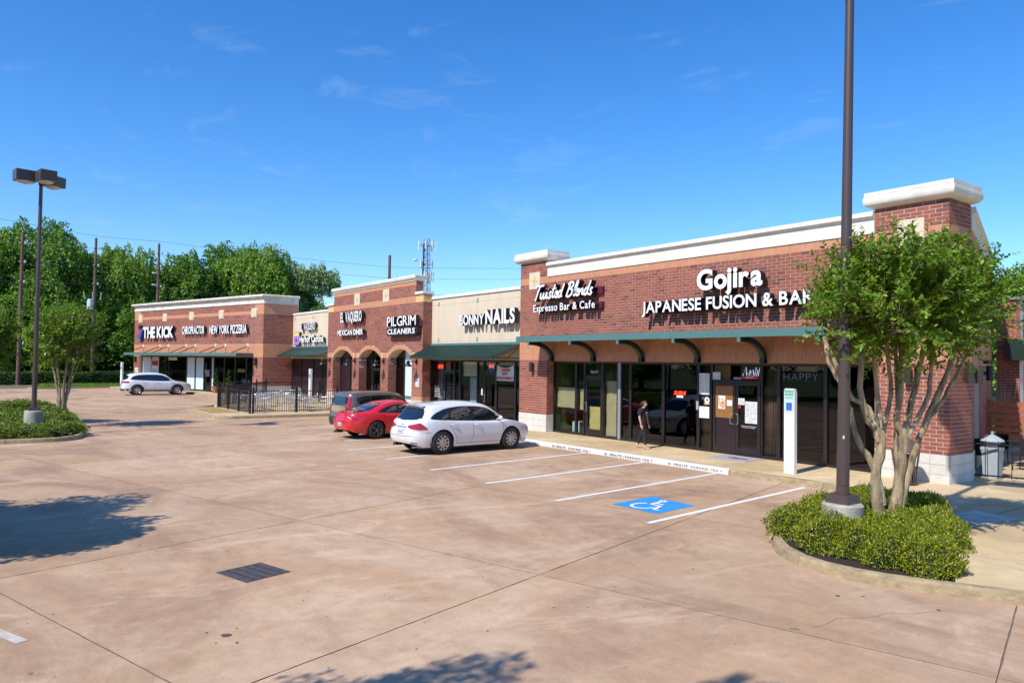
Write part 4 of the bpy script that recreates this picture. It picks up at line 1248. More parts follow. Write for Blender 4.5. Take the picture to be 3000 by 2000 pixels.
text_line(FBn, 'BONNY', -30.15, -28.08, 4.68, 5.15, .12, .34, ['whiteside', 'signside'], sg, .03, gap=.05)
text_line(FBn, 'NAILS', -27.97, -25.73, 4.68, 5.32, .12, .34, ['whiteside', 'signside'], sg, .04, gap=.05)

def shed_awning(name, label, x0, x1, yw, ye, zw, ze, ribs, xo0=None, xo1=None, rib_h=.035):
    """sloped metal awning between wall line yw and outer edge ye"""
    t = thing(name, label, 'awning', ((x0 + x1) / 2, yw, zw))
    xo0 = x0 if xo0 is None else xo0; xo1 = x1 if xo1 is None else xo1
    def P(u, v, h=0):
        xa = x0 + (x1 - x0) * u; xb = xo0 + (xo1 - xo0) * u
        return Vector((xa + (xb - xa) * v, yw + (ye - yw) * v, zw + (ze - zw) * v + h))
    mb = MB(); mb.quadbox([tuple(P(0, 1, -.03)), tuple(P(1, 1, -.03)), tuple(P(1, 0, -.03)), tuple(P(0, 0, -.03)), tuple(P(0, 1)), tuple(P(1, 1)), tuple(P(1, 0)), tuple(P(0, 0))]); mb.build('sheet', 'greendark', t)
    for k in range(ribs + 1):
        u = k / ribs; mb = MB(); w = .012
        a, b = P(u, 0), P(u, 1)
        mb.quadbox([(b.x - w, b.y, b.z), (b.x + w, b.y, b.z), (a.x + w, a.y, a.z), (a.x - w, a.y, a.z), (b.x - w, b.y, b.z + rib_h), (b.x + w, b.y, b.z + rib_h), (a.x + w, a.y, a.z + rib_h), (a.x - w, a.y, a.z + rib_h)])
        mb.build('rib', 'awning_rib', t)
    mb = MB(); mb.box(None, xo0 - .03, xo1 + .03, ze - .11, ze + .015, ye - .06, ye - .002); mb.build('gutter', 'greendark', t)
    mb = MB(); mb.box(None, x0, x1, zw - .02, zw + .09, yw - .08, yw - .01); mb.build('flashing', 'green', t)
    n = 4
    for k in range(n + 1):
        x = x0 + .04 + (x1 - x0 - .08) * k / n
        mb = MB(); mb.tube([(x, yw - .03, ze - .05), (x, ye + .04, ze - .05)], .028, 6); mb.tube([(x, yw - .03, zw - .12), (x, ye + .04, ze - .04)], .022, 6); mb.tube([(x, (yw + ye) / 2, ze - .05), (x, yw - .1, zw - .2)], .02, 6); mb.build('rafter', 'greendark', t)
    return t
shed_awning('ribbed_awning', 'ribbed dark green awning over the nail salon storefront', -33.25, -25.72, 19.54, 18.25, 3.74, 3.18, 26, xo0=-33.1, xo1=-25.9)

# ------------------------------------------------------------------ C. arched brick building (mexican diner and cleaners)
C = thing('arched_brick_building', 'red brick building with three arches and raised parapet in the middle of the row', 'building', (-39.4, 24, 0))
FCn = Fr(0, 19.03, 0)
c0, c1 = -45.55, -33.30; t0, t1 = -44.66, -34.08
mc = Masonry(C)
arches = [(-44.65, -41.78), (-40.85, -38.02), (-37.10, -34.42)]
SPR = 3.10
def arc_pts(a, b, rise=.48, n=14, z=SPR, ex=0):
    hw = (b - a) / 2; r = (hw * hw + rise * rise) / (2 * rise); cz = z + rise - r; m_ = (a + b) / 2
    th = math.asin(min(1, hw / r)); r2 = r + ex
    return [(m_ + r2 * math.sin(-th + 2 * th * k / n), cz + r2 * math.cos(-th + 2 * th * k / n)) for k in range(n + 1)]
poly = [(c0, .1)]
for a, b in arches: poly += [(a - .007, .1)] + arc_pts(a, b) + [(b, .1)]
poly += [(c1 - .02, .1), (c1 - .02, 6.4), (t1 - .02, 6.4), (t1 - .02, 7.15), (t0, 7.15), (t0, 6.4), (c0, 6.4)]
poly = [(round(x, 4), round(z, 4)) for x, z in poly]
wall(C, FCn, poly, -.5, DZ, 'mortar')
def arch_hole(z, ex=0):
    h = []
    for a, b in arches:
        if z < SPR: h.append((a, b))
        else:
            hw = (b - a) / 2; rise = .48; r = (hw * hw + rise * rise) / (2 * rise); cz = SPR + rise - r; r += ex
            if abs(z - cz) < r:
                w = math.sqrt(r * r - (z - cz) ** 2); m_ = (a + b) / 2; h.append((m_ - w, m_ + w))
    return h
tl = [(-41.26, 6.57, .76, .70), (-37.5, 6.565, .75, .70)]
def ev_hole(z):
    h = arch_hole(z, .23) if z < 4.2 else []
    for s, zc_, w, hh in tl:
        if abs(z - zc_) < hh / 2: h.append((s - w / 2, s + w / 2))
    return h
mc.field(FCn, c0, c1, 1.1, SPR, hole=ev_hole)
mc.field(FCn, c0, c1, 3.38, 5.98, hole=ev_hole); mc.field(FCn, t0, t1, 6.32, 6.90, hole=ev_hole)
soldier(C, FCn, c0, c1, SPR, 3.38, hole=lambda z: arch_hole(z, .23)); soldier(C, FCn, t0, t1, 5.98, 6.32, hole=ev_hole); soldier(C, FCn, t0, t1, 6.90, 7.15)
for a, b in ((c0, t0), (t1, c1)):
    soldier(C, FCn, a, b, 6.28, 6.40, H=.12); part_box(C, FCn, 'ochre_band', (a, b, 5.98, 6.28, -.01, .008), 'tiley')
    part_box(C, FCn, 'coping', (a - .04, b + .05, 6.40, 6.53, -.5 if a < -40 else -.6, .06), 'coping')
part_box(C, Fr(c1, 19.03, 90), 'ochre_band', (.009, .5, 5.98, 6.28, -.01, .008), 'tiley')
for s, z, w, h in tl: medallion(C, FCn, s, z, w, h)
for a, b in arches:     # arch rings, soffits, reveals
    inn = arc_pts(a, b, n=26); out = arc_pts(a, b, n=26, ex=.225)
    mb = MB()
    for k in range(26):
        q = [inn[k], inn[k+1], out[k+1], out[k]]; m_ = (sum(p[0] for p in q) / 4, sum(p[1] for p in q) / 4)
        q = [(m_[0] + (p[0] - m_[0]) * .96, m_[1] + (p[1] - m_[1]) * .99) for p in q]
        mb.prism(FCn, q[::-1] if False else q, -.01, .012)
    mb.build('arch_blocks', 'salmon', C, stuff=True, recalc=True)
    mb = MB(); mb.grid([[FCn.p(p[0], p[1] - .003, -.0), FCn.p(p[0], p[1] - .003, -.56)] for p in inn]); mb.build('arch_soffit', 'tan', C, smooth=True)
    fr = Fr(a, 19.03, 90)
    mc.field(fr, 0, .5, 1.1, SPR, far=True)
def stone_base(T, F, a, b, far=False):
    for z0, z1, m_ in ((.12, .40, 'stone'), (.54, .92, 'stone')): part_box(T, F, 'stone_course', (a - .0, b + .0, z0, z1, -.02, .03), m_)
    for z0, z1 in ((.40, .54), (.92, 1.1)): soldier(T, F, a, b, z0, z1, d=.012, H=.2)
prs = [(c0, arches[0][0]), (arches[0][1], arches[1][0]), (arches[1][1], arches[2][0]), (arches[2][1], c1)]
for a, b in prs: stone_base(C, FCn, a, b)
stone_base(C, Fr(c1, 19.03, 90), .035, .52)
for a, b in arches: stone_base(C, Fr(a, 19.03, 90), .035, .5)
FCs = Fr(c1, 19.03, 90); wall(C, FCs, [(.0075, .1), (.53, .1), (.53, 6.4), (.0075, 6.4)], -.5, DZ, 'mortar', name='side_wall'); mc.field(FCs, 0, .53, 1.1, 5.98, far=True); soldier(C, FCs, .0, .53, 6.28, 6.40, H=.12)
FCt = Fr(t1, 19.03, 90); wall(C, FCt, [(.0075, 6.4), (.40, 6.4), (.40, 7.15), (.0075, 7.15)], -.5, DZ, 'mortar', name='side_wall'); mc.field(FCt, 0, .40, 6.5, 7.12, far=True)
mc.finish()
CC = [(0, 7.12), (.04, 7.13), (.05, 7.20), (.10, 7.22), (.14, 7.27), (.15, 7.40), (.12, 7.43), (-.42, 7.43), (-.42, 7.12)]
mb = MB()
def cap_ring(mb, F, s0, s1, depth, prof):
    rows = []
    for k in range(5):
        rows.append([(lambda q: (q[0], q[1], zz))(([F.p(s0 - d, 0, d), F.p(s1 + d, 0, d), F.p(s1 + d, 0, -depth - d), F.p(s0 - d, 0, -depth - d)])[k % 4]) for d, zz in prof])
    mb.grid(rows)
    d, zz = prof[-1]; q = [F.p(s0 - d, zz, d), F.p(s1 + d, zz, d), F.p(s1 + d, zz, -depth - d), F.p(s0 - d, zz, -depth - d)]
    b = len(mb.v); mb.v += q; mb.f.append((b, b+1, b+2, b+3)); mb.m.append(0)
cap_ring(mb, FCn, t0, t1, .42, [(0, 7.12), (.04, 7.13), (.05, 7.19), (.10, 7.22), (.145, 7.27), (.15, 7.40), (.12, 7.43)])
mb.build('cornice', 'cream', C, smooth=40, recalc=True)
mb = MB(); mb.box(None, c0 + .05, c1 - .55, 3.7, 5.9, 19.6, 30); mb.build('roof_mass', 'tan', C)
FCg = Fr(0, 19.57, 0)
kinds = ['purple', 'glassdark', 'bluewhite']
for i, (a, b) in enumerate(arches):
    z1 = 3.55
    fill = ['purple', 'glassdark', 'glass'][i]
    if i == 1:
        bay(C, FCg, a, a + .75, .19, z1, mats='black', glass='glassdark'); bay(C, FCg, a + .75, b, 2.45, z1, mats='black', glass='glassdark'); door(C, FCg, a + .8, a + 1.85, .19, 2.44, mats='black', glass='glassdark'); bay(C, FCg, a + 1.9, b, .19, 2.44, mats='black', glass='glassdark')
        text_line(FCg, '832-808-0', a + .95, b - .1, .95, 1.05, None, .012, ['whiteside'], C, .03, joined='lettering')
    elif i == 0:
        bay(C, FCg, a, (a + b) / 2, .19, z1, mats='black', glass='purple'); bay(C, FCg, (a + b) / 2, b, .19, z1, mats='black', glass='purple')
    else:
        bay(C, FCg, a, a + .95, .19, z1, mats='black', glass='glassdark'); bay(C, FCg, a + .95, b, .19, z1, mats='black', glass='bluewhite'); part_box(C, FCg, 'guard_rail', (a, b, .98, 1.04, .08, .12), 'black')
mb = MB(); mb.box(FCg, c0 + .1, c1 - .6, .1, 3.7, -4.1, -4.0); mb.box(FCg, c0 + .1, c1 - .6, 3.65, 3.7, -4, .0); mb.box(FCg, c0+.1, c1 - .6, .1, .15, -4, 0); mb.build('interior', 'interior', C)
# gooseneck lamps on the piers
def gooseneck(x, label):
    t = thing('barn_lamp', label, 'barn lamp', (x, 19.0, 2.9), group=None)
    mb = MB(); mb.box(None, x - .05, x + .05, 2.78, 3.04, 18.94, 19.03); mb.tube([(x, 18.95, 2.9), (x, 18.55, 2.9)], .022, 8); mb.build('arm', 'black', t)
    mb = MB(); mb.lathe([(.0, .30), (.05, .29), (.07, .24), (.09, .22), (.09, .12), (.11, .10), (.21, -.02), (.215, -.04), (.19, -.03), (.06, .08), (0, .08)], (x, 18.5, 2.68), 18); mb.build('shade', 'black', t, smooth=40, recalc=True)
    mb = MB(); mb.lathe([(0, .0), (.05, .02), (.05, .09)], (x, 18.5, 2.66), 10); mb.build('bulb', 'lens', t, smooth=True)
for x, l in ((-45.1, 'black barn lamp on the leftmost arch pier beside the patio'), (-41.32, 'black barn lamp on the pier between the first and second arch'), (-37.56, 'black barn lamp on the pier between the second and third arch'), (-33.85, 'black barn lamp on the last arch pier, next to the ribbed awning')): gooseneck(x, l)
t = poster('notice', 'small white printed notice on the right pier of the arched building', 'notice', FCn, -33.98, -33.62, 1.62, 2.05, .004); print_lines(t, FCn, -33.94, -33.66, 1.66, 2.0, .009, 5)
# signs on C
sg = sign('EL VAQUERO in white letters high on the arched brick building', FCn.p(-41.4, 5.5, .3)); text_line(FCn, 'EL VAQUERO', -42.95, -39.98, 5.25, 5.84, .10, .30, ['whiteside', 'signside'], sg, .035, space=.6)
sg = sign('MEXICAN DINER in white letters over the first two arches', FCn.p(-41.5, 4.5, .3)); text_line(FCn, 'MEXICAN DINER', -43.37, -39.76, 4.45, 4.76, .10, .30, ['whiteside', 'signside'], sg, .035, gap=.05)
sg = sign('PILGRIM CLEANERS white letters on a black and maroon backing', FCn.p(-35, 4.8, .3))
text_line(FCn, 'PILGRIM', -36.70, -33.52, 4.80, 5.30, .10, .32, ['whiteside', 'signside'], sg, .01, gap=.08)
# small serifs
def rbox(F, s0, s1, z0, z1, r, d0, d1):
    p = []
    for cx, cz, a0 in ((s1 - r, z0 + r, -90), (s1 - r, z1 - r, 0), (s0 + r, z1 - r, 90), (s0 + r, z0 + r, 180)):
        for k in range(5): a = R(a0 + 90 * k / 4); p.append((cx + r * math.cos(a), cz + r * math.sin(a)))
    return p
mb = MB(); mb.prism(FCn, rbox(FCn, -36.78, -33.42, 4.28, 4.72, .16, 0, 0), 0, .30); mb.build('oval_backing', 'signside', sg)
text_line(FCn, 'CLEANERS', -36.62, -33.58, 4.37, 4.64, .30, .33, ['whiteside', 'signside'], sg, .03, gap=.07)
part_box(sg, FCn, 'raceway', (-36.4, -33.36, 4.73, 4.80, .0, .12), 'maroon'); part_box(sg, FCn, 'end_box', (-33.5, -33.34, 4.73, 5.05, .0, .10), 'maroon')

# ------------------------------------------------------------------ D. small tan wall with the cantina sign
E_ = thing('tan_shop_building', 'small tan stucco shop behind the fenced patio', 'building', (-51, 25, 0))
FE2 = Fr(0, 21.2, 0); ex0, ex1 = -57.75, -45.2
wall(E_, FE2, rect(ex0, ex1, 3.0, 6.42), -.3, 0, 'tan'); part_box(E_, FE2, 'coping', (ex0, ex1, 6.42, 6.56, -.35, .06), 'coping')
mb = MB(); mb.box(None, ex0, ex1, 3.1, 6.1, 21.55, 32); mb.build('roof_mass', 'tan', E_)
mb = MB(); mb.box(FE2, ex0, ex1, 6.07, 6.085, -.01, .002, skip=(4,)); mb.build('stucco_groove', 'tangroove', E_)
for x in (-57.2, -53.6): part_box(E_, FE2, 'green_square', (x - .06, x + .06, 6.03, 6.22, 0, .02), 'tilegreen')
for i, (a, b) in enumerate(zip([-57.7, -55.7, -53.3, -51.6, -49.9, -47.5, -45.3], [-55.7, -53.3, -51.6, -49.9, -47.5, -45.3])): bay(E_, FE2, a, b, .19, 2.98, mats='black', glass='purple')
wall(E_, Fr(-45.25, 19.3, 90), rect(0, 1.9, .1, 6.3), -.2, 0, 'tan', name='return_wall') if False else None
mb = MB(); mb.box(FE2, ex0, ex1, .1, .14, -4, 0); mb.box(FE2, ex0, ex1, .1, 3.1, -4, -3.9); mb.build('interior', 'interior', E_)
shed_awning('awning', 'plain dark green sloped awning over the patio entrance', -57.6, -46.0, 21.18, 19.85, 3.86, 3.24, 24, xo0=-57.3, xo1=-50.4, rib_h=.012)
sg = sign('EL VAQUERO in thin white letters on the tan wall above the patio', FE2.p(-54, 5.4, .3)); text_line(FE2, 'EL VAQUERO', -55.55, -52.58, 5.17, 5.70, .08, .25, ['whiteside', 'signside'], sg, .025, space=.6)
sg = sign('Harbor Cantina in bulky white letters on the tan wall above the patio', FE2.p(-53.5, 4.4, .3)); text_line(FE2, 'Harbor Cantina', -55.62, -50.98, 4.26, 4.74, .08, .25, ['whiteside', 'signside'], sg, .04, gap=.04)
sg = thing('sign', 'small purple and yellow picture sign left of Harbor Cantina', 'sign', FE2.p(-56.4, 4.0, .2)); part_box(sg, FE2, 'box', (-56.98, -55.83, 4.04, 5.04, 0, .2), 'signside')
part_box(sg, FE2, 'picture', (-56.95, -55.86, 4.07, 5.01, .2, .206), M('sunset_print', (.35, .24, .62), .5, rand=[(.35, .24, .62), (.35, .24, .62)])); part_box(sg, FE2, 'picture_top', (-56.95, -55.86, 4.76, 5.01, .206, .209), M('yellow_print', (.75, .62, .25), .5))
mb = MB(); mb.prism(FE2, [(-56.75, 4.35), (-56.2, 4.28), (-56.1, 4.4), (-56.35, 4.5), (-56.45, 4.7), (-56.6, 4.5)], .206, .211); mb.build('figure', M('maroon_print', (.25, .06, .08), .5), sg)
rtu = thing('roof_unit', 'grey rooftop air conditioner behind the small tan parapet', 'air conditioner', (-51.5, 24, 6.1)); mb = MB(); mb.box(None, -53.2, -49.5, 6.1, 7.0, 23, 25); mb.build('casing', 'coping', rtu); mb = MB(); mb.box(None, -52.9, -51.6, 6.3, 6.85, 22.98, 23.0); mb.build('grille', 'metalgrey', rtu)

# ------------------------------------------------------------------ E. far left brick building
D_ = thing('far_brick_building', 'red brick shop building at the far left with a deep cream cornice', 'building', (-67, 22, 0))
FD = Fr(-57.7, 18.85, 15); DL = -21.3
md = Masonry(D_)
wall(D_, FD, [(DL, .1), (DL + 1.1, .1), (DL + 1.1, 3.08), (-1.36, 3.08), (-1.36, .1), (-.02, .1), (-.02, 7.3), (DL, 7.3)], -.35, DZ, 'mortar')
meds = [(s, 6.585, .74, .76) for s in (-20.19, -15.56, -10.9, -6.13, -1.36)]
def d_hole(z): return [(s - w/2, s + w/2) for s, zc_, w, h in meds if abs(z - zc_) < h/2]
md.field(FD, DL, DL + 1.1, .84, 3.08); md.field(FD, -1.36, 0, .84, 3.08); md.field(FD, DL, 0, 4.13, 6.43, hole=d_hole); md.field(FD, DL + 1.2, -1.2, 6.70, 7.25, hole=d_hole)
soldier(D_, FD, DL, 0, 3.08, 4.13, L=.2); soldier(D_, FD, DL, 0, 6.43, 6.70, L=.2, hole=d_hole); soldier(D_, FD, DL, DL + 1.2, 6.7, 7.25, L=.2, hole=d_hole); soldier(D_, FD, -1.2, 0, 6.7, 7.25, L=.2, hole=d_hole)
for s, z, w, h in meds:
    mb = MB(); mb.prism(FD, [(s + w/2 * math.cos(R(22.5 + 45 * k)), z + h/2 * math.sin(R(22.5 + 45 * k))) for k in range(8)], -.01, .014); o = mb.build('wall_medallion', 'tile', D_)
    mb = MB()
    for k in range(8):
        a = R(45 * k); mb.prism(FD, [(s + .10 * math.cos(a), z + .10 * math.sin(a)), (s + .24 * math.cos(a - .2), z + .25 * math.sin(a - .2)), (s + .27 * math.cos(a), z + .29 * math.sin(a)), (s + .24 * math.cos(a + .2), z + .25 * math.sin(a + .2))], .012, .018, back=False)
    mb.build('inlay', 'tiley', o)
base_blocks(D_, FD, DL, DL + 1.1, cw=.5); base_blocks(D_, FD, -1.36, 0, cw=.5)
FDs = Fr(-57.7, 18.85, 90)
wall(D_, FDs, [(.0075, .1), (2.75, .1), (2.75, 7.3), (.0075, 7.3)], -.35, DZ, 'mortar', name='side_wall')
md.field(FDs, 0, 2.7, .84, 3.08, far=True); md.field(FDs, 0, 2.7, 4.13, 6.43, far=True); soldier(D_, FDs, 0, 2.7, 3.08, 4.13, L=.2); soldier(D_, FDs, 0, 2.7, 6.43, 7.25, L=.2)
base_blocks(D_, FDs, .014, 2.36, cw=.5)
md.finish()
DC = [(0, 7.25), (.05, 7.26), (.05, 7.33), (.02, 7.35), (.02, 7.66), (.10, 7.68), (.20, 7.72), (.27, 7.79), (.28, 7.87), (.22, 7.94), (-.3, 7.95)]
mb = MB()
ca, sa = math.cos(R(15)), math.sin(R(15))
def Dp_(k, d):
    # corner points: left end, corner (mitred), side end
    if k == 0: return FD.p(DL - d, 0, d)
    if k == 1:
        # intersect the two offset lines
        p = Vector(FD.p(0, 0, d)).xy; u = FD.u.xy; x = -57.7 + d; tt = (x - p.x) / u.x; q = p + u * tt; return (q.x, q.y, 0)
    if k == 2: return (-57.7 + d, 21.6, 0)
    if k == -1: return FD.p(DL - d, 0, -4)
for k in (-1, 0, 1): pass
rows = [[(Dp_(k, d)[0], Dp_(k, d)[1], z) for d, z in DC] for k in (-1, 0, 1, 2)]
mb.grid(rows); mb.build('cornice', 'creamdirty', D_, smooth=35, recalc=True)
q0 = FD.p(DL + .1, 0, -.4); q1 = FD.p(-.5, 0, -.4)
mb = MB(); mb.slab([(q0[0], q0[1]), (q1[0], q1[1]), (-58.1, 30), (-80, 26)], 3.2, 6.1); mb.build('roof_mass', 'tan', D_)
cols = [DL + 1.15, -18.38, -16.86, -15.09, -11.99, -10.51, -9.07, -7.92, -7.48, -5.88, -4.27, -2.65, -1.37]
fills = ['bluewhite', 'bluewhite', 'glassdark', 'glassdark', 'bluewhite', 'bluewhite', 'glassdark', 'bluewhite', 'glass', 'glassdark', 'glass', 'glass']
FDg = Fr(*FD.p(0, 0, -.3)[:2], 15)
for (a, b), g_ in zip(zip(cols, cols[1:]), fills): bay(D_, FDg, a, b, .19, 3.06, mats='bronze', glass=g_, bar=.07)
t = poster('poster', 'white poster with a red header inside the far left shop window', 'poster', FDg, -18.3, -16.95, .6, 2.75, .06, 'bluewhite'); part_box(t, FDg, 'header', (-18.2, -17.05, 2.2, 2.65, .065, .07), 'red'); print_lines(t, FDg, -18.1, -17.1, .9, 1.9, .07, 8)
part_box(D_, FDg, 'yellow_panel', (-15.0, -12.05, .25, 1.0, -.3, -.25), 'yellow'); part_box(D_, FDg, 'sign_board', (-15.1, -13.6, 2.72, 2.98, .06, .08), 'creamdirty')
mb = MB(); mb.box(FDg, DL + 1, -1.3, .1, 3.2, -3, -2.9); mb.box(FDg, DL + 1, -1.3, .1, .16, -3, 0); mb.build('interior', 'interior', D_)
text_line(FDg, 'PIZZA', -3.9, -2.9, 1.85, 2.1, None, .012, ['tiley'], D_, 0, joined='lettering')
t = poster('notice', 'white handwritten notice on the dark door of the far left building', 'notice', FDg, -8.9, -8.1, 1.35, 2.0, .06, 'darkprint'); print_lines(t, FDg, -8.8, -8.2, 1.4, 1.95, .066, 6, 'whiteside', .5)
t = poster('notice', 'small white framed notice on the left end pier of the far building', 'notice', FD, -21.0, -20.4, 1.45, 1.95, .004); print_lines(t, FD, -20.95, -20.45, 1.5, 1.9, .01, 4)
sconce_up(FD, -20.85, 2.75, 'dark wall lamp on the left end pier of the far brick building', r=.12, h=.5); sconce_up(FD, -.85, 2.72, 'dark wall lamp on the right end pier of the far brick building', r=.12, h=.6)
can = thing('canopy', 'thin flat green canopy hung on rods on the far left building', 'canopy', FD.p(-12, 3.2, 0))
part_box(can, FD, 'fascia', (-20.1, -1.35, 3.14, 3.38, 1.45, 1.5), 'green'); part_box(can, FD, 'deck', (-20.1, -1.35, 3.22, 3.32, .02, 1.449), 'greendark'); part_box(can, FD, 'end_fascia', (-1.35, -1.3, 3.14, 3.38, .02, 1.5), 'green')
for s in (-19.41, -16.25, -14.72, -11.61, -10.06, -6.84, -5.32, -2.07):
    mb = MB(); mb.tube([FD.p(s, 3.95, .03), FD.p(s - .15, 3.36, 1.4)], .035, 6); mb.build('rod', 'bronze', can)
    mb = MB(); mb.prism(FD, [(s - .17, 3.95), (s, 3.72), (s + .17, 3.95), (s, 4.18)], .0, .05); mb.build('rod_plate', 'cream', can)
sg = sign('THE KICK in bold white letters on the far left building', FD.p(-16, 5.2, .3)); text_line(FD, 'THE KICK', -18.95, -13.33, 4.77, 5.74, .1, .32, ['whiteside', 'signside'], sg, .045, gap=.03, space=.25)
lg = thing('sign_emblem', 'red and blue slanted kicking emblem left of THE KICK', 'emblem', FD.p(-19.6, 5, .3))
for m_, q in (('red', [(-20.02, 5.0), (-19.35, 5.62), (-19.08, 5.62), (-19.95, 4.85)]), ('blue', [(-20.12, 4.62), (-19.55, 4.62), (-19.0, 5.62), (-19.22, 5.62)])):
    mb = MB(); mb.prism(FD, q, .1, .3); mb.build('stripe', m_, lg)
mb = MB(); mb.prism(FD, [(-19.75 + .22 * math.cos(R(a)), 5.75 + .24 * math.sin(R(a))) for a in range(0, 360, 30)], .1, .28); mb.build('disc', 'sconce', lg)
sg = sign('CHIROPRACTOR in narrow white letters on the far left building', FD.p(-10, 5.3, .3)); text_line(FD, 'CHIROPRACTOR', -11.85, -8.18, 5.02, 5.66, .1, .3, ['whiteside', 'signside'], sg, .03, gap=.04)
sg = sign('NEW YORK PIZZERIA in white letters on the far left building', FD.p(-4.6, 5.3, .3)); text_line(FD, 'NEW YORK PIZZERIA', -7.35, -1.86, 4.98, 5.64, .1, .3, ['whiteside', 'signside'], sg, .03, gap=.05)
# ================================================================== CARS
def paint(name, col, metal=0, rough=.3): return M(name, col, rough, metal=metal, coat=1.0)
car_glass = M('car_glass', (.008, .012, .014), .03, coat=.6, spec=.9)
tyre_m = M('tyre_rubber', (.018, .018, .018), .85)
rim_m = M('alloy_rim', (.50, .50, .52), .28, metal=.8)
rimd_m = M('dark_alloy_rim', (.16, .15, .15), .35, metal=.7)
trim_m = M('black_trim', (.012, .012, .013), .5)
clad_m = M('grey_cladding', (.035, .036, .038), .7)
tail_m = M('tail_light_red', (.36, .005, .012), .12, coat=1)
tailw_m = M('tail_light_clear', (.60, .52, .48), .15, coat=1)
amber_m = M('amber_lens', (.65, .22, .03), .15, coat=1)
chrome_m = M('chrome', (.62, .63, .64), .12, metal=.95)
plate_m = M('number_plate', (.70, .72, .74), .5)
platep_m = M('number_plate_print', (.08, .10, .18), .6)
head_m = M('head_light', (.55, .56, .56), .1, coat=1)

def interp(tab):
    xs = [p[0] for p in tab]; ys = [p[1] for p in tab]
    def f(x):
        if x <= xs[0]: return ys[0]
        if x >= xs[-1]: return ys[-1]
        for i in range(len(xs) - 1):
            if x <= xs[i + 1]:
                t = (x - xs[i]) / (xs[i + 1] - xs[i])
                m0 = (ys[i+1] - ys[i-1]) / (xs[i+1] - xs[i-1]) if i > 0 else (ys[i+1] - ys[i]) / (xs[i+1] - xs[i])
                m1 = (ys[i+2] - ys[i]) / (xs[i+2] - xs[i]) if i + 2 < len(xs) else (ys[i+1] - ys[i]) / (xs[i+1] - xs[i])
                h = xs[i+1] - xs[i]; t2, t3 = t*t, t*t*t
                return (2*t3-3*t2+1)*ys[i] + (t3-2*t2+t)*h*m0 + (-2*t3+3*t2)*ys[i+1] + (t3-t2)*h*m1
    return f
def contour(p, n_side, n_end):
    """list of (a, b) on the right half (b<=0): from rear centre to front centre"""
    out = []
    bs = [i / n_end for i in range(n_end)] ; bs = [b * .93 for b in bs]
    for b in bs: out.append((-(1 - b ** p) ** (1 / p), b))
    a0 = (1 - .93 ** p) ** (1 / p)
    for i in range(n_side + 1):
        a = -a0 + 2 * a0 * i / n_side; out.append((a, (1 - abs(a) ** p) ** (1 / p)))
    for b in bs[::-1]: out.append(((1 - b ** p) ** (1 / p), b))
    return out
def shell(mb, xr, xf, Wz, zlo, zhi, tl, p=6, crown=.03, n_side=84, n_end=9, mi=0):
    """stack of plan outlines. xr(t) xf(t); half width Wz(z,t)"""
    C = contour(p, n_side, n_end); full = [(a, -b) for a, b in C] + [(a, b) for a, b in C[::-1][1:-1]]
    n = len(full); base = len(mb.v)
    for t in tl:
        for a, b in full:
            u = (a + 1) / 2; x0 = xr(0) + (xf(0) - xr(0)) * u; x1 = xr(1) + (xf(1) - xr(1)) * u; x = xr(t) + (xf(t) - xr(t)) * u
            z = zlo(x0) + (zhi(x1) - zlo(x0)) * t
            mb.v.append((x, b * Wz(z, t), z))
    for k in range(len(tl) - 1):
        for i in range(n):
            j = (i + 1) % n
            mb.f.append((base + k*n + i, base + k*n + j, base + (k+1)*n + j, base + (k+1)*n + i)); mb.m.append(mi)
    top = base + (len(tl) - 1) * n; m = len(C); J = 8; g = len(mb.v)
    for i in range(1, m - 1):
        pr = Vector(mb.v[top + i]); pl = Vector(mb.v[top + (2 * m - 2 - i)])
        w = (pr.y - pl.y)
        for j in range(1, J):
            q = pr.lerp(pl, j / J); s = 1 - (2 * j / J - 1) ** 2
            mb.v.append((q.x, q.y, q.z + crown * s * min(1, abs(w) / 1.0)))
    def vid(i, j):
        if i == 0: return top
        if i == m - 1: return top + m - 1
        if j == 0: return top + i
        if j == J: return top + (2 * m - 2 - i)
        return g + (i - 1) * (J - 1) + j - 1
    for i in range(m - 1):
        for j in range(J):
            q = [vid(i, j), vid(i + 1, j), vid(i + 1, j + 1), vid(i, j + 1)]
            q = [v for k, v in enumerate(q) if v not in q[:k]]
            if len(q) >= 3: mb.f.append(tuple(q)); mb.m.append(mi)
def chaikin(p, n=1, closed=True):
    for _ in range(n):
        q = []
        for i in range(len(p)):
            a, b = p[i], p[(i + 1) % len(p)]
            q += [(a[0]*.8+b[0]*.2, a[1]*.8+b[1]*.2), (a[0]*.2+b[0]*.8, a[1]*.2+b[1]*.8)]
        p = q
    return p
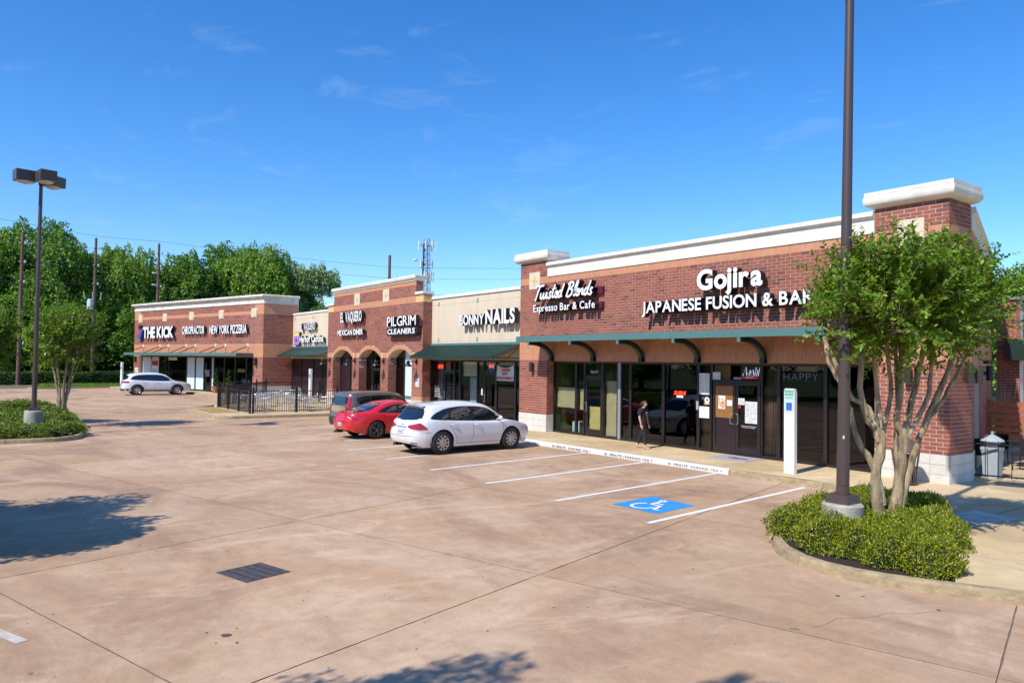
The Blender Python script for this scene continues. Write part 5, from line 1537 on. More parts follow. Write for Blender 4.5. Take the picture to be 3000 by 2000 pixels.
class Decals:
    def __init__(self, me):
        self.t = BVHTree.FromPolygons([v.co[:] for v in me.vertices], [tuple(p.vertices) for p in me.polygons])
    def put(self, poly, O, U, V, D, off=.004, step=.07, name='x', m_=None, parent=None, rnd=1, label=None, rim=True):
        """project the 2d polygon (in U,V about O) along D on to the body"""
        if rnd: poly = chaikin(poly, rnd)
        O, U, V, D = Vector(O), Vector(U), Vector(V), Vector(D).normalized()
        pts = []
        n0 = len(poly)
        for i in range(n0):
            a, b = poly[i], poly[(i + 1) % n0]; l = math.hypot(b[0]-a[0], b[1]-a[1]); k = max(1, int(l / step))
            for j in range(k): pts.append(Vector((a[0] + (b[0]-a[0]) * j / k, a[1] + (b[1]-a[1]) * j / k)))
        nb = len(pts); x0 = min(p.x for p in pts); x1 = max(p.x for p in pts); y0 = min(p.y for p in pts); y1 = max(p.y for p in pts)
        def inside(x, y):
            c = False
            for i in range(nb):
                a, b = pts[i], pts[(i+1) % nb]
                if (a.y > y) != (b.y > y) and x < (b.x-a.x)*(y-a.y)/(b.y-a.y)+a.x: c = not c
            return c
        allp = list(pts); x = x0 + step
        while x < x1:
            y = y0 + step
            while y < y1:
                if inside(x, y) and min((p - Vector((x, y))).length for p in pts) > step * .45: allp.append(Vector((x, y)))
                y += step
            x += step
        v, e, f, *_ = geometry.delaunay_2d_cdt(allp, [(i, (i+1) % nb) for i in range(nb)], [list(range(nb))], 1, 1e-6)
        mb = MB(); 
        for q in v:
            o = O + U * q.x + V * q.y - D * 4
            h, nn, _, _ = self.t.ray_cast(o, D)
            if h is None:
                h, nn, _, _ = self.t.find_nearest(O + U * q.x + V * q.y)
            if nn.dot(D) > 0: nn = -nn
            mb.v.append(tuple(h + nn * off))
        nv = len(mb.v)
        for q in f: mb.f.append(tuple(q)); mb.m.append(0)
        me = mb.mesh(name, [m_], smooth=True)
        # face outwards
        if me.polygons and me.polygons[0].normal.dot(D) > 0: me.flip_normals()
        o = bpy.data.objects.new(name, me); COL.objects.link(o); o.parent = parent
        if label: o['label'] = label
        return o
def strip(pts, w):
    L_, R_ = [], []
    n = len(pts)
    for i in range(n):
        a = pts[max(0, i-1)]; b = pts[min(n-1, i+1)]; dx, dy = b[0]-a[0], b[1]-a[1]; l = math.hypot(dx, dy) or 1
        L_.append((pts[i][0] - dy/l*w/2, pts[i][1] + dx/l*w/2)); R_.append((pts[i][0] + dy/l*w/2, pts[i][1] - dx/l*w/2))
    return L_ + R_[::-1]
def make_wheel(car, x, y, r, w, spokes, rmat, side, split=False):
    prof = [(r*.66, -w/2), (r*.90, -w/2), (r*.975, -w*.42), (r, -w*.3), (r, w*.3), (r*.975, w*.42), (r*.90, w/2), (r*.66, w/2), (r*.64, w*.3), (r*.64, -w*.3), (r*.66, -w/2)]
    o = thing_part = bpy.data.objects.new('wheel', None); COL.objects.link(o); o.parent = car; o.location = (x, y, r)
    mb = MB(); mb.lathe(prof, (0, 0, 0), 36, axis='y'); mb.build('tyre', tyre_m, o, smooth=50, recalc=True, world=False)
    mb = MB(); R1 = r * .66; s = side
    mb.lathe([(R1, -w*.40), (R1 + .004, s*w*.44), (R1 - .015, s*w*.47), (R1 - .03, s*w*.40), (R1 - .035, 0)], (0, 0, 0), 36, axis='y')
    for k in range(spokes):
        a = 2 * math.pi * k / spokes
        for da in ((-.085, .085) if split else (0,)):
            wi, wo_ = (.022, .018) if split else (.030, .022)
            y1 = s * w * .46; y0 = s * w * .28
            c, sn = math.cos(a), math.sin(a); c2, s2 = math.cos(a + da), math.sin(a + da)
            p0 = Vector((c * r*.10, 0, sn * r*.10)); p1 = Vector((c2 * (R1 - .012), 0, s2 * (R1 - .012))); t = (p1 - p0).normalized(); nn = Vector((-t.z, 0, t.x))
            q = []
            for yy in (y0, y1):
                q += [tuple(p0 - nn*wi + Vector((0, yy, 0))), tuple(p1 - nn*wo_ + Vector((0, yy, 0))), tuple(p1 + nn*wo_ + Vector((0, yy, 0))), tuple(p0 + nn*wi + Vector((0, yy, 0)))]
            mb.quadbox(q)
    mb.lathe([(0, s*w*.20), (r*.16, s*w*.20), (r*.16, s*w*.46), (r*.08, s*w*.49), (0, s*w*.49)], (0, 0, 0), 16, axis='y')
    mb.build('rim', rmat, o, recalc=True, smooth=30, world=False)
    mb = MB(); mb.lathe([(0, s*w*.10), (R1 - .03, s*w*.10)], (0, 0, 0), 24, axis='y'); mb.lathe([(r*.20, s*w*.14), (r*.42, s*w*.14)], (0, 0, 0), 24, axis='y'); mb.build('brake_disc', M('brake', (.05, .05, .05), .5) if 'brake' not in mat else mat['brake'], o, world=False)
    return o
mat['brake'] = M('brake', (.035, .033, .033), .5)

def make_car(name, label, P):
    car = thing(name, label, P.get('cat', 'car'))
    L, Wd = P['L'], P['W'] / 2
    zb = interp(P['belt']); zr = interp(P['roof']); r = P['r']; ra = r + .055
    ax = P['axles']; sill = P['sill']
    def zlo(x):
        z = interp(P['low'])(x) if 'low' in P else sill
        for a in ax:
            d = abs(x - a)
            if d < ra: z = max(z, r + math.sqrt(ra * ra - d * d) - .01)
        return z
    prof_w = interp(P['side'])
    mb = MB()
    hl = L / 2
    xr_t = interp(P['rear']); xf_t = interp(P['front'])
    # lower body: x ends follow the height
    C = contour(P.get('p', 5), 110, 9); full = [(a, -b) for a, b in C] + [(a, b) for a, b in C[::-1][1:-1]]
    tl = [0, .03, .08, .16, .26, .38, .5, .62, .74, .84, .92, .97, 1]
    n = len(full)
    for t in tl:
        for a, b in full:
            x0 = a * hl; z = zlo(x0) + (zb(x0) - zlo(x0)) * t
            u = (a + 1) / 2; zz = zlo(x0) * (1 - t) + zb(x0) * t
            zend = sill + (zb(x0) - sill) * t if abs(x0 - ax[0]) > ra and abs(x0 - ax[1]) > ra else z
            xa, xb = xr_t(z), xf_t(z)
            x = xa + (xb - xa) * u
            # keep x near its station away from the ends so the arches stay round
            k = min(1, max(0, (abs(a) - .55) / .45)); x = x0 * (1 - k) + x * k
            edge = 1 - .045 * max(0, (t - .92) / .08) ** 2
            mb.v.append((x, b * Wd * prof_w(z) * edge, z))
    for k in range(len(tl) - 1):
        for i in range(n):
            j = (i + 1) % n; mb.f.append((k*n+i, k*n+j, (k+1)*n+j, (k+1)*n+i)); mb.m.append(0)
    top = (len(tl) - 1) * n; m = len(C); J = 8; g = len(mb.v)
    for i in range(1, m - 1):
        pr = Vector(mb.v[top + i]); pl = Vector(mb.v[top + (2*m-2-i)])
        for j in range(1, J):
            q = pr.lerp(pl, j / J); s = 1 - (2*j/J - 1) ** 4
            mb.v.append((q.x, q.y, q.z + .035 * s))
    def vid(i, j):
        if i == 0: return top
        if i == m - 1: return top + m - 1
        if j == 0: return top + i
        if j == J: return top + (2*m-2-i)
        return g + (i-1)*(J-1) + j - 1
    for i in range(m - 1):
        for j in range(J):
            q = [vid(i, j), vid(i+1, j), vid(i+1, j+1), vid(i, j+1)]; q = [v for k, v in enumerate(q) if v not in q[:k]]
            if len(q) >= 3: mb.f.append(tuple(q)); mb.m.append(0)
    # cabin
    cr, cf = interp(P['cab_rear']), interp(P['cab_front']); cw = interp(P['cab_w'])
    shell(mb, cr, cf, lambda z, t: Wd * cw(t), lambda x: zb(x) - .02, zr, [0, .15, .3, .45, .6, .72, .82, .9, .95, .985, 1], p=P.get('pc', 4.5), crown=.035, n_side=40)
    body = mb.build('body', P['paint'], car, smooth=38, world=False)
    dc = Decals(body.data)
    X, Y, Z = (1, 0, 0), (0, 1, 0), (0, 0, 1)
    for s in (-1, 1):      # right side first (y negative)
        D = (0, -s, 0)
        def side(poly, **k): return dc.put(poly, (0, 0, 0), X, Z, D, parent=car, **k)
        side(P['win_trim'], name='window_trim', m_=trim_m, off=.003)
        for w in P['windows']: side(w, name='window', m_=car_glass, off=.008)
        for sm in P['seams']: side(strip(sm, .010), name='door_seam', m_=trim_m, off=.004, rnd=0, step=.12)
        for h in P['handles']:
            hb = MB(); x_, z_ = h; hit = dc.t.ray_cast(Vector((x_, s * 3, z_)), Vector((0, -s, 0)))[0]
            y_ = hit.y
            hb.tube([(x_ - .09, y_, z_), (x_ - .07, y_ + s * .035, z_ + .004), (x_ + .07, y_ + s * .035, z_ + .006), (x_ + .09, y_, z_ + .006)], .014, 8); hb.build('door_handle', P['paint'], car, smooth=True, world=False)
        if P.get('clad'): side(P['clad'], name='sill_cladding', m_=clad_m, off=.006, rnd=0)
        for a in ax:
            side([(a + (ra + .0) * math.cos(t) * 1.0, r + (ra + 0) * math.sin(t)) for t in [math.pi * k / 20 for k in range(21)]] + [(a + (ra + P.get('flare', .012)) * math.cos(t), r + (ra + P.get('flare', .012)) * math.sin(t)) for t in [math.pi * k / 20 for k in range(20, -1, -1)]], name='wheel_arch_trim', m_=clad_m if P.get('flare') else P['paint'], off=.006, rnd=0, step=.1)
            wm = MB(); y0_, y1_ = s * (Wd - .36), s * (Wd - .05)
            hp = [(a + (ra + .015) * math.cos(t), r + (ra + .015) * math.sin(t)) for t in [math.pi * k / 20 for k in range(21)]]
            hp = [(hp[0][0], sill + .02)] + hp + [(hp[-1][0], sill + .02)]
            wm.grid([[(x_, y0_, z_), (x_, y1_, z_)] for x_, z_ in hp]); b_ = len(wm.v); wm.v += [(x_, y0_, z_) for x_, z_ in hp]; wm.f.append(tuple(range(b_, b_ + len(hp)))); wm.m.append(0)
            wm.build('wheel_well', mat['blacksoft'], car, world=False)
            make_wheel(car, a, s * (Wd - .125), r, .235, P['spokes'], P['rim'], s, P.get('split', False))
        mr = MB(); mx_, mz_ = P['mirror']; yb = s * (Wd * .93)
        rows = []
        for k in range(7):
            t = math.pi * k / 6; rr = math.sin(t)
            rows.append([(mx_ + .05 * rr * math.cos(q) + .02, yb + s * (.06 + .20 * (k / 6)), mz_ + .075 * rr * math.sin(q) + .01) for q in [2 * math.pi * i / 12 for i in range(13)]])
        mr.grid(rows); mr.tube([(mx_, yb - s * .06, mz_ - .05), (mx_ + .02, yb + s * .1, mz_ - .02)], .02, 6)
        mr.build('wing_mirror', P['paint'], car, smooth=True, recalc=True, world=False)
        tD = Vector((1, -s * .75, 0)).normalized(); tU = Vector((.75 * s * -s, -1 * -s * -1, 0))
        tU = Vector((-tD.y, tD.x, 0)) * (1 if s < 0 else -1)          # runs from the rear centre towards the flank front
        O = (-hl + .10, s * (Wd - .12), 0)
        for poly, m_ in P['tail']: dc.put(poly, O, tU, Z, tD, parent=car, name='tail_light', m_=m_, off=.007 + .003 * (m_ is not tail_m), step=.05)
        fD = Vector((-1, -s * .75, 0)).normalized(); fU = Vector((-fD.y, fD.x, 0)) * (-1 if s < 0 else 1)
        dc.put(P['head'], (hl - .10, s * (Wd - .14), 0), fU, Z, fD, parent=car, name='head_light', m_=head_m, off=.006, step=.06)
    def rear(poly, **k): return dc.put(poly, (0, 0, 0), Y, Z, (1, 0, 0), parent=car, **k)
    rg = dc.put(P['rear_glass'], (0, 0, 0), Y, Z, P.get('rg_dir', (1, 0, 0)), parent=car, name='rear_window', m_=car_glass, off=.008)
    dc.put([(y * 1.04, z) for y, z in P['rear_glass']], (0, 0, 0), Y, Z, P.get('rg_dir', (1, 0, 0)), parent=car, name='rear_window_trim', m_=trim_m, off=.003)
    dc.put(P['windscreen'], (0, 0, 0), Y, Z, (-1, 0, 0), parent=car, name='windscreen', m_=car_glass, off=.006)
    pz = P['plate']
    rear([(-.165, pz - .075), (.165, pz - .075), (.165, pz + .075), (-.165, pz + .075)], name='plate_recess', m_=trim_m, off=.004, rnd=0)
    pl = rear([(-.15, pz - .06), (.15, pz - .06), (.15, pz + .06), (-.15, pz + .06)], name='number_plate', m_=plate_m, off=.009, rnd=0)
    for k, yy in enumerate((-.10, -.06, -.02, .03, .07, .11)):
        o = rear([(yy - .014, pz - .03), (yy + .014, pz - .03), (yy + .014, pz + .025), (yy - .014, pz + .025)], name='plate_character', m_=platep_m, off=.011, rnd=0, step=.1)
        o.parent = pl
    for poly, m_, nm in P.get('rear_extra', []): rear(poly, name=nm, m_=m_, off=.008, rnd=0, step=.08)
    for poly, m_, nm in P.get('front_extra', []): dc.put(poly, (0, 0, 0), Y, Z, (-1, 0, 0), parent=car, name=nm, m_=m_, off=.008, rnd=0, step=.08)
    ub = MB(); ub.box(None, -hl + .75, hl - .75, sill - .05, sill + .12, -Wd * .80, Wd * .80); ub.box(None, -hl + .3, hl - .35, sill + .09, sill + .2, -Wd * .80, Wd * .80); ub.build('underbody', mat['blacksoft'], car, world=False)
    if P.get('exhaust'):
        for yy in P['exhaust']:
            eb = MB(); eb.tube([(-hl + .45, yy, sill + .0), (-hl + .10, yy, sill + .0)], .045, 12, caps=False); eb.tube([(-hl + .4, yy, sill), (-hl + .16, yy, sill)], .036, 10); eb.build('exhaust', chrome_m, car, recalc=False, world=False)
    if P.get('spoiler'):
        sp = MB(); rows = []
        for y_, x_, z_ in P['spoiler']: rows.append([(x_ - .14, y_, z_ + .0), (x_ - .15, y_, z_ + .018), (x_ + .0, y_, z_ + .035), (x_ + .12, y_, z_ + .0), (x_ - .14, y_, z_ - .01)])
        sp.grid(rows); sp.build('spoiler', P['paint'], car, recalc=True, smooth=50, world=False)
    if P.get('antenna'):
        x_, z_ = P['antenna']; an = MB(); an.tube([(x_, 0, z_ - .02), (x_ - .14, 0, z_ + .12)], .008, 5); an.build('antenna', trim_m, car, world=False)
    return car

def place(car, x, y, heading): car.location = (x, y, 0.004); car.rotation_euler = (0, 0, R(heading))
# --- white crossover
white = make_car('crossover_car', 'shiny white crossover parked nose in nearest the restaurant walk', dict(
    L=4.80, W=1.90, r=.375, axles=(-1.40, 1.38), sill=.26, p=6.0, pc=5.6, paint=paint('white_car_paint', (.74, .75, .77)), rim=rim_m, spokes=10, split=False,
    belt=[(-2.4, 1.04), (-1.9, 1.10), (-1.2, 1.075), (0, 1.01), (.9, .98), (1.3, .985), (1.9, .90), (2.25, .80), (2.4, .72)],
    roof=[(-2.0, 1.49), (-1.5, 1.555), (-.8, 1.60), (-.2, 1.605), (.3, 1.56), (.6, 1.50)],
    low=[(-2.4, .36), (-2.1, .26), (-1.4, .24), (1.4, .22), (2.1, .22), (2.4, .30)],
    side=[(.2, .90), (.35, .955), (.55, .995), (.75, 1.0), (.95, .985), (1.1, .95)],
    rear=[(.25, -2.30), (.45, -2.40), (.62, -2.42), (.8, -2.36), (1.05, -2.27)], front=[(.25, 2.30), (.45, 2.40), (.65, 2.39), (.85, 2.25), (1.0, 2.1)],
    cab_rear=[(0, -2.24), (.5, -2.02), (.85, -1.92), (.95, -1.90), (1, -1.84)], cab_front=[(0, 1.42), (.4, 1.08), (.8, .68), (.95, .45), (1, .30)],
    cab_w=[(0, .945), (.3, .89), (.6, .82), (.8, .765), (.9, .725), (.96, .66), (1, .57)],
    win_trim=[(1.10, 1.00), (.86, 1.20), (.45, 1.41), (.05, 1.475), (-.6, 1.495), (-1.2, 1.44), (-1.62, 1.30), (-1.86, 1.12), (-1.5, 1.08), (-.5, 1.035), (.4, 1.0)],
    windows=[[(.93, 1.03), (.72, 1.20), (.40, 1.375), (.05, 1.44), (-.18, 1.455), (-.22, 1.045), (.3, 1.03)], [(-.29, 1.05), (-.25, 1.458), (-.6, 1.462), (-1.0, 1.43), (-1.12, 1.09), (-.7, 1.065)], [(-1.19, 1.095), (-1.08, 1.415), (-1.42, 1.33), (-1.74, 1.13)]],
    seams=[[(-.24, 1.04), (-.22, .8), (-.22, .5), (-.28, .32)], [(1.0, 1.0), (1.02, .8), (1.0, .5), (.9, .32)], [(-1.15, 1.08), (-1.12, .9), (-1.0, .74), (-.86, .5), (-.86, .33)], [(-.86, .33), (0, .325), (.9, .32)], [(2.38, .62), (2.15, .66), (1.85, .72)], [(-2.32, .68), (-2.0, .70), (-1.84, .72)]],
    handles=[(-.07, .90), (-1.0, .925)], mirror=(.80, 1.08), flare=0,
    tail=[([(-.30, .80), (-.16, .93), (-.02, 1.02), (.12, .97), (.42, .91), (.38, .84), (.2, .80), (-.1, .785)], tail_m), ([(-.26, .78), (.28, .79), (.22, .755), (-.20, .75)], tailw_m)],
    head=[(-.2, .62), (-.1, .72), (.3, .80), (.45, .78), (.2, .66)],
    rear_glass=[(-.70, 1.10), (-.62, 1.30), (-.53, 1.44), (.53, 1.44), (.62, 1.30), (.70, 1.10), (0, 1.065)],
    windscreen=[(-.72, 1.03), (-.55, 1.43), (.55, 1.43), (.72, 1.03), (0, 1.01)], plate=.72, exhaust=(-.55, .55), antenna=(-1.5, 1.6),
    spoiler=[(-.56, -1.84, 1.475), (-.4, -1.88, 1.505), (0, -1.90, 1.525), (.4, -1.88, 1.505), (.56, -1.84, 1.475)],
    rear_extra=[([(-.30, .84), (.30, .84), (.28, .872), (-.28, .872)], chrome_m, 'boot_trim'), ([(-.055, .93), (0, .965), (.055, .93), (0, .90)], chrome_m, 'badge'), (strip([(-.72, .60), (0, .585), (.72, .60)], .010), trim_m, 'bumper_seam'), ([(-.75, .36), (-.55, .385), (-.55, .41), (-.75, .395)], trim_m, 'reflector_slot'), ([(.75, .36), (.55, .385), (.55, .41), (.75, .395)], trim_m, 'reflector_slot')]))
place(white, -21.10, 13.62, 93)
# --- red coupe
red = make_car('coupe_car', 'bright red coupe parked between the white crossover and the tan car', dict(
    L=4.85, W=1.82, r=.335, axles=(-1.33, 1.38), sill=.22, p=4.6, paint=paint('red_car_paint', (.62, .012, .018)), rim=rimd_m, spokes=5, split=True,
    belt=[(-2.42, .93), (-2.2, .97), (-1.8, .97), (-1.0, .96), (0, .90), (.9, .87), (1.5, .82), (2.1, .72), (2.42, .60)],
    roof=[(-1.0, 1.24), (-.6, 1.34), (-.2, 1.375), (.1, 1.36), (.4, 1.31)],
    low=[(-2.42, .34), (-2.1, .24), (-1.4, .2), (1.4, .18), (2.1, .18), (2.42, .26)],
    side=[(.15, .88), (.3, .95), (.5, 1.0), (.7, 1.0), (.85, .97), (1.0, .93)],
    rear=[(.2, -2.28), (.4, -2.38), (.6, -2.42), (.75, -2.37), (1.0, -2.28)], front=[(.2, 2.3), (.4, 2.42), (.55, 2.40), (.75, 2.2), (.9, 2.0)],
    cab_rear=[(0, -1.92), (.4, -1.55), (.8, -1.15), (.95, -.95), (1, -.82)], cab_front=[(0, 1.28), (.4, .90), (.8, .50), (.95, .30), (1, .18)],
    cab_w=[(0, .90), (.3, .845), (.6, .78), (.8, .73), (.9, .69), (.96, .63), (1, .55)],
    win_trim=[(.95, .90), (.55, 1.12), (.10, 1.25), (-.35, 1.275), (-.8, 1.20), (-1.15, 1.06), (-1.28, .985), (-.6, .955), (.2, .915)],
    windows=[[(.80, .93), (.48, 1.10), (.08, 1.215), (-.28, 1.24), (-.36, .965), (.2, .94)], [(-.44, .97), (-.37, 1.235), (-.75, 1.175), (-1.05, 1.06), (-1.16, 1.0)]],
    seams=[[(-.42, .96), (-.44, .7), (-.50, .4), (-.5, .28)], [(.95, .88), (.98, .6), (.88, .28)], [(-.5, .28), (.88, .27)]],
    handles=[(-.28, .80)], mirror=(.72, .98), flare=0,
    tail=[([(-.16, .70), (-.10, .80), (.30, .90), (.52, .93), (.38, .82), (.12, .70)], tail_m), ([(.10, .78), (.34, .875), (.27, .81), (.12, .745)], tailw_m), ([(.19, .80), (.30, .85), (.28, .81), (.20, .775)], amber_m)],
    head=[(-.2, .56), (0, .66), (.3, .70), (.2, .60)],
    rear_glass=[(-.62, 1.0), (-.50, 1.285), (.50, 1.285), (.62, 1.0)], windscreen=[(-.68, .92), (-.5, 1.24), (.5, 1.24), (.68, .92)], plate=.55, exhaust=(.55,),
    spoiler=[(-.62, -2.06, .945), (-.4, -2.13, .975), (0, -2.16, .985), (.4, -2.13, .975), (.62, -2.06, .945)],
    rear_extra=[([(-.05, .80), (0, .83), (.05, .80), (0, .77)], chrome_m, 'badge'), (strip([(-.62, .66), (0, .64), (.62, .66)], .009), trim_m, 'boot_seam'), ([(-.60, .30), (-.2, .28), (-.2, .33), (-.55, .35)], trim_m, 'bumper_slot')]))
place(red, -26.35, 13.85, 95)
# rear glass of the coupe is projected steeply from above
# --- tan boxy car
tan = make_car('boxy_car', 'boxy light brown hatchback parked furthest left beside the patio', dict(
    L=4.12, W=1.80, r=.33, axles=(-1.30, 1.27), sill=.24, p=7, pc=7, paint=paint('brown_car_paint', (.20, .145, .11), metal=.45), rim=rim_m, spokes=5,
    belt=[(-2.06, 1.06), (-1.5, 1.06), (0, 1.0), (.9, .98), (1.4, .95), (1.85, .90), (2.06, .80)],
    roof=[(-1.95, 1.56), (-1.4, 1.60), (-.5, 1.62), (.2, 1.59), (.6, 1.54)],
    side=[(.15, .93), (.3, .97), (.5, 1.0), (.8, 1.0), (1.0, .98), (1.1, .96)],
    rear=[(.2, -2.0), (.4, -2.06), (.6, -2.07), (.75, -2.02), (1.05, -1.99)], front=[(.2, 1.98), (.4, 2.06), (.65, 2.05), (.9, 1.95), (1.0, 1.9)],
    cab_rear=[(0, -1.97), (.5, -1.90), (.85, -1.86), (.95, -1.83), (1, -1.74)], cab_front=[(0, 1.22), (.4, 1.0), (.8, .76), (.95, .60), (1, .48)],
    cab_w=[(0, .955), (.3, .93), (.6, .89), (.8, .85), (.9, .82), (.96, .76), (1, .66)],
    win_trim=[(.98, 1.0), (.65, 1.36), (.3, 1.475), (-.6, 1.49), (-1.3, 1.46), (-1.62, 1.36), (-1.52, 1.15), (-1.2, 1.08), (.2, 1.03)],
    windows=[[(.88, 1.03), (.6, 1.34), (.28, 1.44), (-.14, 1.45), (-.18, 1.06)], [(-.25, 1.065), (-.21, 1.45), (-.9, 1.45), (-1.02, 1.10)], [(-1.10, 1.11), (-1.0, 1.44), (-1.3, 1.425), (-1.54, 1.33), (-1.47, 1.18)]],
    seams=[[(-.2, 1.05), (-.2, .3)], [(.95, 1.0), (.95, .3)], [(-1.05, 1.08), (-.85, .6), (-.85, .3)], [(-.85, .3), (.95, .3)]],
    handles=[(-.05, .90), (-.92, .93)], mirror=(.72, 1.08), flare=.03,
    tail=[([(-.10, .78), (-.06, 1.15), (-.08, 1.42), (.06, 1.42), (.14, 1.2), (.12, .80), (.02, .72)], tail_m)],
    head=[(-.2, .70), (0, .84), (.3, .86), (.2, .72)],
    rear_glass=[(-.62, 1.10), (-.60, 1.44), (.60, 1.44), (.62, 1.10)], windscreen=[(-.72, 1.06), (-.6, 1.46), (.6, 1.46), (.72, 1.06)], plate=.48,
    rear_extra=[(chaikin([(-.58, .80), (.58, .80), (.60, 1.05), (-.60, 1.05)], 2), M('tan_boot_panel', (.42, .30, .20), .3, metal=.3, coat=1), 'boot_panel'), ([(-.88, .26), (.88, .26), (.88, .58), (.3, .60), (-.3, .60), (-.88, .58)], clad_m, 'bumper'), ([(-.07, .93), (.07, .93), (.06, .96), (-.06, .96)], chrome_m, 'badge')]))
place(tan, -29.22, 14.6, 96)
# --- far white SUV
suv = make_car('suv_car', 'white sport utility vehicle with grey lower trim parked at the far left building', dict(
    L=5.07, W=1.94, r=.385, axles=(-1.47, 1.41), sill=.30, p=5.2, paint=paint('white_suv_paint', (.72, .74, .78)), rim=rim_m, spokes=10,
    belt=[(-2.5, 1.10), (-1.9, 1.17), (-1.0, 1.14), (0, 1.08), (.9, 1.05), (1.4, 1.05), (2.0, .98), (2.35, .90), (2.53, .80)],
    roof=[(-2.1, 1.60), (-1.5, 1.69), (-.7, 1.73), (-.1, 1.72), (.3, 1.66), (.6, 1.6)],
    side=[(.2, .92), (.4, .965), (.6, .995), (.8, 1.0), (1.0, .985), (1.15, .95)],
    rear=[(.25, -2.42), (.5, -2.53), (.7, -2.52), (.9, -2.45), (1.15, -2.38)], front=[(.25, 2.44), (.5, 2.53), (.7, 2.52), (.95, 2.35), (1.1, 2.2)],
    cab_rear=[(0, -2.36), (.5, -2.20), (.85, -2.08), (.95, -2.04), (1, -1.95)], cab_front=[(0, 1.45), (.4, 1.08), (.8, .70), (.95, .50), (1, .35)],
    cab_w=[(0, .945), (.3, .90), (.6, .83), (.8, .78), (.9, .74), (.96, .68), (1, .58)],
    win_trim=[(1.12, 1.08), (.8, 1.32), (.4, 1.52), (0, 1.59), (-.8, 1.60), (-1.5, 1.55), (-1.85, 1.42), (-2.0, 1.20), (-1.2, 1.16), (0, 1.10)],
    windows=[[(.98, 1.11), (.7, 1.31), (.36, 1.49), (0, 1.56), (-.15, 1.56), (-.2, 1.13)], [(-.28, 1.135), (-.23, 1.565), (-1.0, 1.56), (-1.12, 1.17)], [(-1.2, 1.18), (-1.08, 1.555), (-1.5, 1.51), (-1.75, 1.40), (-1.88, 1.21)]],
    seams=[[(-.22, 1.1), (-.22, .42)], [(1.02, 1.07), (1.0, .42)], [(-1.15, 1.16), (-.95, .7), (-.9, .42)]],
    handles=[(-.05, .98), (-1.0, 1.0)], mirror=(.85, 1.18), flare=.05,
    clad=[(-1.0, .27), (.95, .27), (.95, .42), (-1.0, .42)],
    tail=[([(-.3, 1.0), (-.2, 1.10), (.2, 1.08), (.5, 1.0), (.4, .92), (-.2, .94)], tail_m)], head=[(-.2, .74), (-.1, .84), (.3, .92), (.45, .90), (.2, .78)],
    rear_glass=[(-.70, 1.18), (-.60, 1.52), (.60, 1.52), (.70, 1.18)], windscreen=[(-.74, 1.12), (-.58, 1.55), (.58, 1.55), (.74, 1.12)], plate=.86, exhaust=(-.6, .6),
    rear_extra=[([(-.86, .28), (.86, .28), (.88, .50), (-.88, .50)], clad_m, 'bumper'), ([(-.35, .96), (.35, .96), (.33, .99), (-.33, .99)], chrome_m, 'boot_trim')]))
place(suv, -64.35, 12.6, 89)
# ================================================================== VEGETATION
def leaf_obj_mesh(name, pos, dirs, nrm, size, material, asp=.5, fold=.25):
    """kite-shaped folded leaves, one loose piece each"""
    n = len(pos)
    dirs = dirs / np.linalg.norm(dirs, axis=1, keepdims=True)
    side = np.cross(dirs, nrm); side /= (np.linalg.norm(side, axis=1, keepdims=True) + 1e-9)
    up_ = np.cross(side, dirs)
    sz = size[:, None]
    a = pos; m = pos + dirs * sz * .45; tip = pos + dirs * sz
    l = m + side * sz * asp * .5 + up_ * sz * fold * asp; r_ = m - side * sz * asp * .5 + up_ * sz * fold * asp
    V = np.stack([a, r_, tip, l], 1).reshape(-1, 3)
    me = bpy.data.meshes.new(name)
    me.vertices.add(4 * n); me.vertices.foreach_set('co', V.astype(np.float32).ravel())
    idx = np.arange(n)[:, None] * 4
    F = np.concatenate([idx + 0, idx + 1, idx + 2, idx + 0, idx + 2, idx + 3], 1).astype(np.int32)
    me.loops.add(6 * n); me.loops.foreach_set('vertex_index', F.ravel())
    me.polygons.add(2 * n); me.polygons.foreach_set('loop_start', np.arange(2 * n, dtype=np.int32) * 3)
    me.materials.append(material); me.update(calc_edges=True)
    return me
def rand_unit(n):
    v = RNG.normal(size=(n, 3)); return v / np.linalg.norm(v, axis=1, keepdims=True)
G_myr = M('myrtle_leaf', (.08, .14, .02), .35, rand=[(.045, .13, .013), (.11, .24, .018), (.20, .34, .027), (.06, .16, .014), (.30, .41, .036), (.14, .27, .018), (.25, .19, .032)], trans=.38, spec=.4)
G_shr = M('shrub_leaf', (.08, .13, .02), .32, rand=[(.06, .11, .011), (.16, .24, .016), (.29, .34, .022), (.10, .18, .014), (.43, .43, .032), (.20, .28, .017), (.50, .40, .04)], trans=.3, spec=.45)
G_shr2 = M('shrub_leaf_dark', (.08, .13, .02), .4, rand=[(.07, .14, .015), (.12, .21, .02), (.20, .28, .03), (.26, .32, .04), (.14, .20, .05)], trans=.3)
G_far = M('tree_leaf', (.06, .11, .02), .6, rand=[(.05, .135, .013), (.10, .225, .019), (.15, .29, .026), (.075, .17, .016), (.20, .34, .035)], trans=.3)
G_far2 = M('tree_leaf_light', (.09, .15, .02), .6, rand=[(.11, .22, .02), (.18, .32, .03), (.23, .38, .04), (.14, .27, .025)], trans=.3)
G_flow = M('flowering_leaf', (.2, .22, .12), .6, rand=[(.09, .19, .02), (.14, .27, .03), (.40, .46, .26), (.12, .25, .03), (.30, .38, .17), (.10, .21, .02)], trans=.25)
G_hedge = M('hedge_leaf', (.05, .09, .015), .5, rand=[(.03, .07, .01), (.055, .12, .014), (.085, .16, .02)], trans=.25)
G_core = M('shrub_core', (.02, .028, .008), .95)
bark = M('myrtle_bark', (.36, .27, .15), .75, rand=[(.36, .27, .16), (.44, .34, .21), (.32, .25, .15)], noise=(4, .75), streak=(2.5, 2.5, .6), bump=(14, .8))
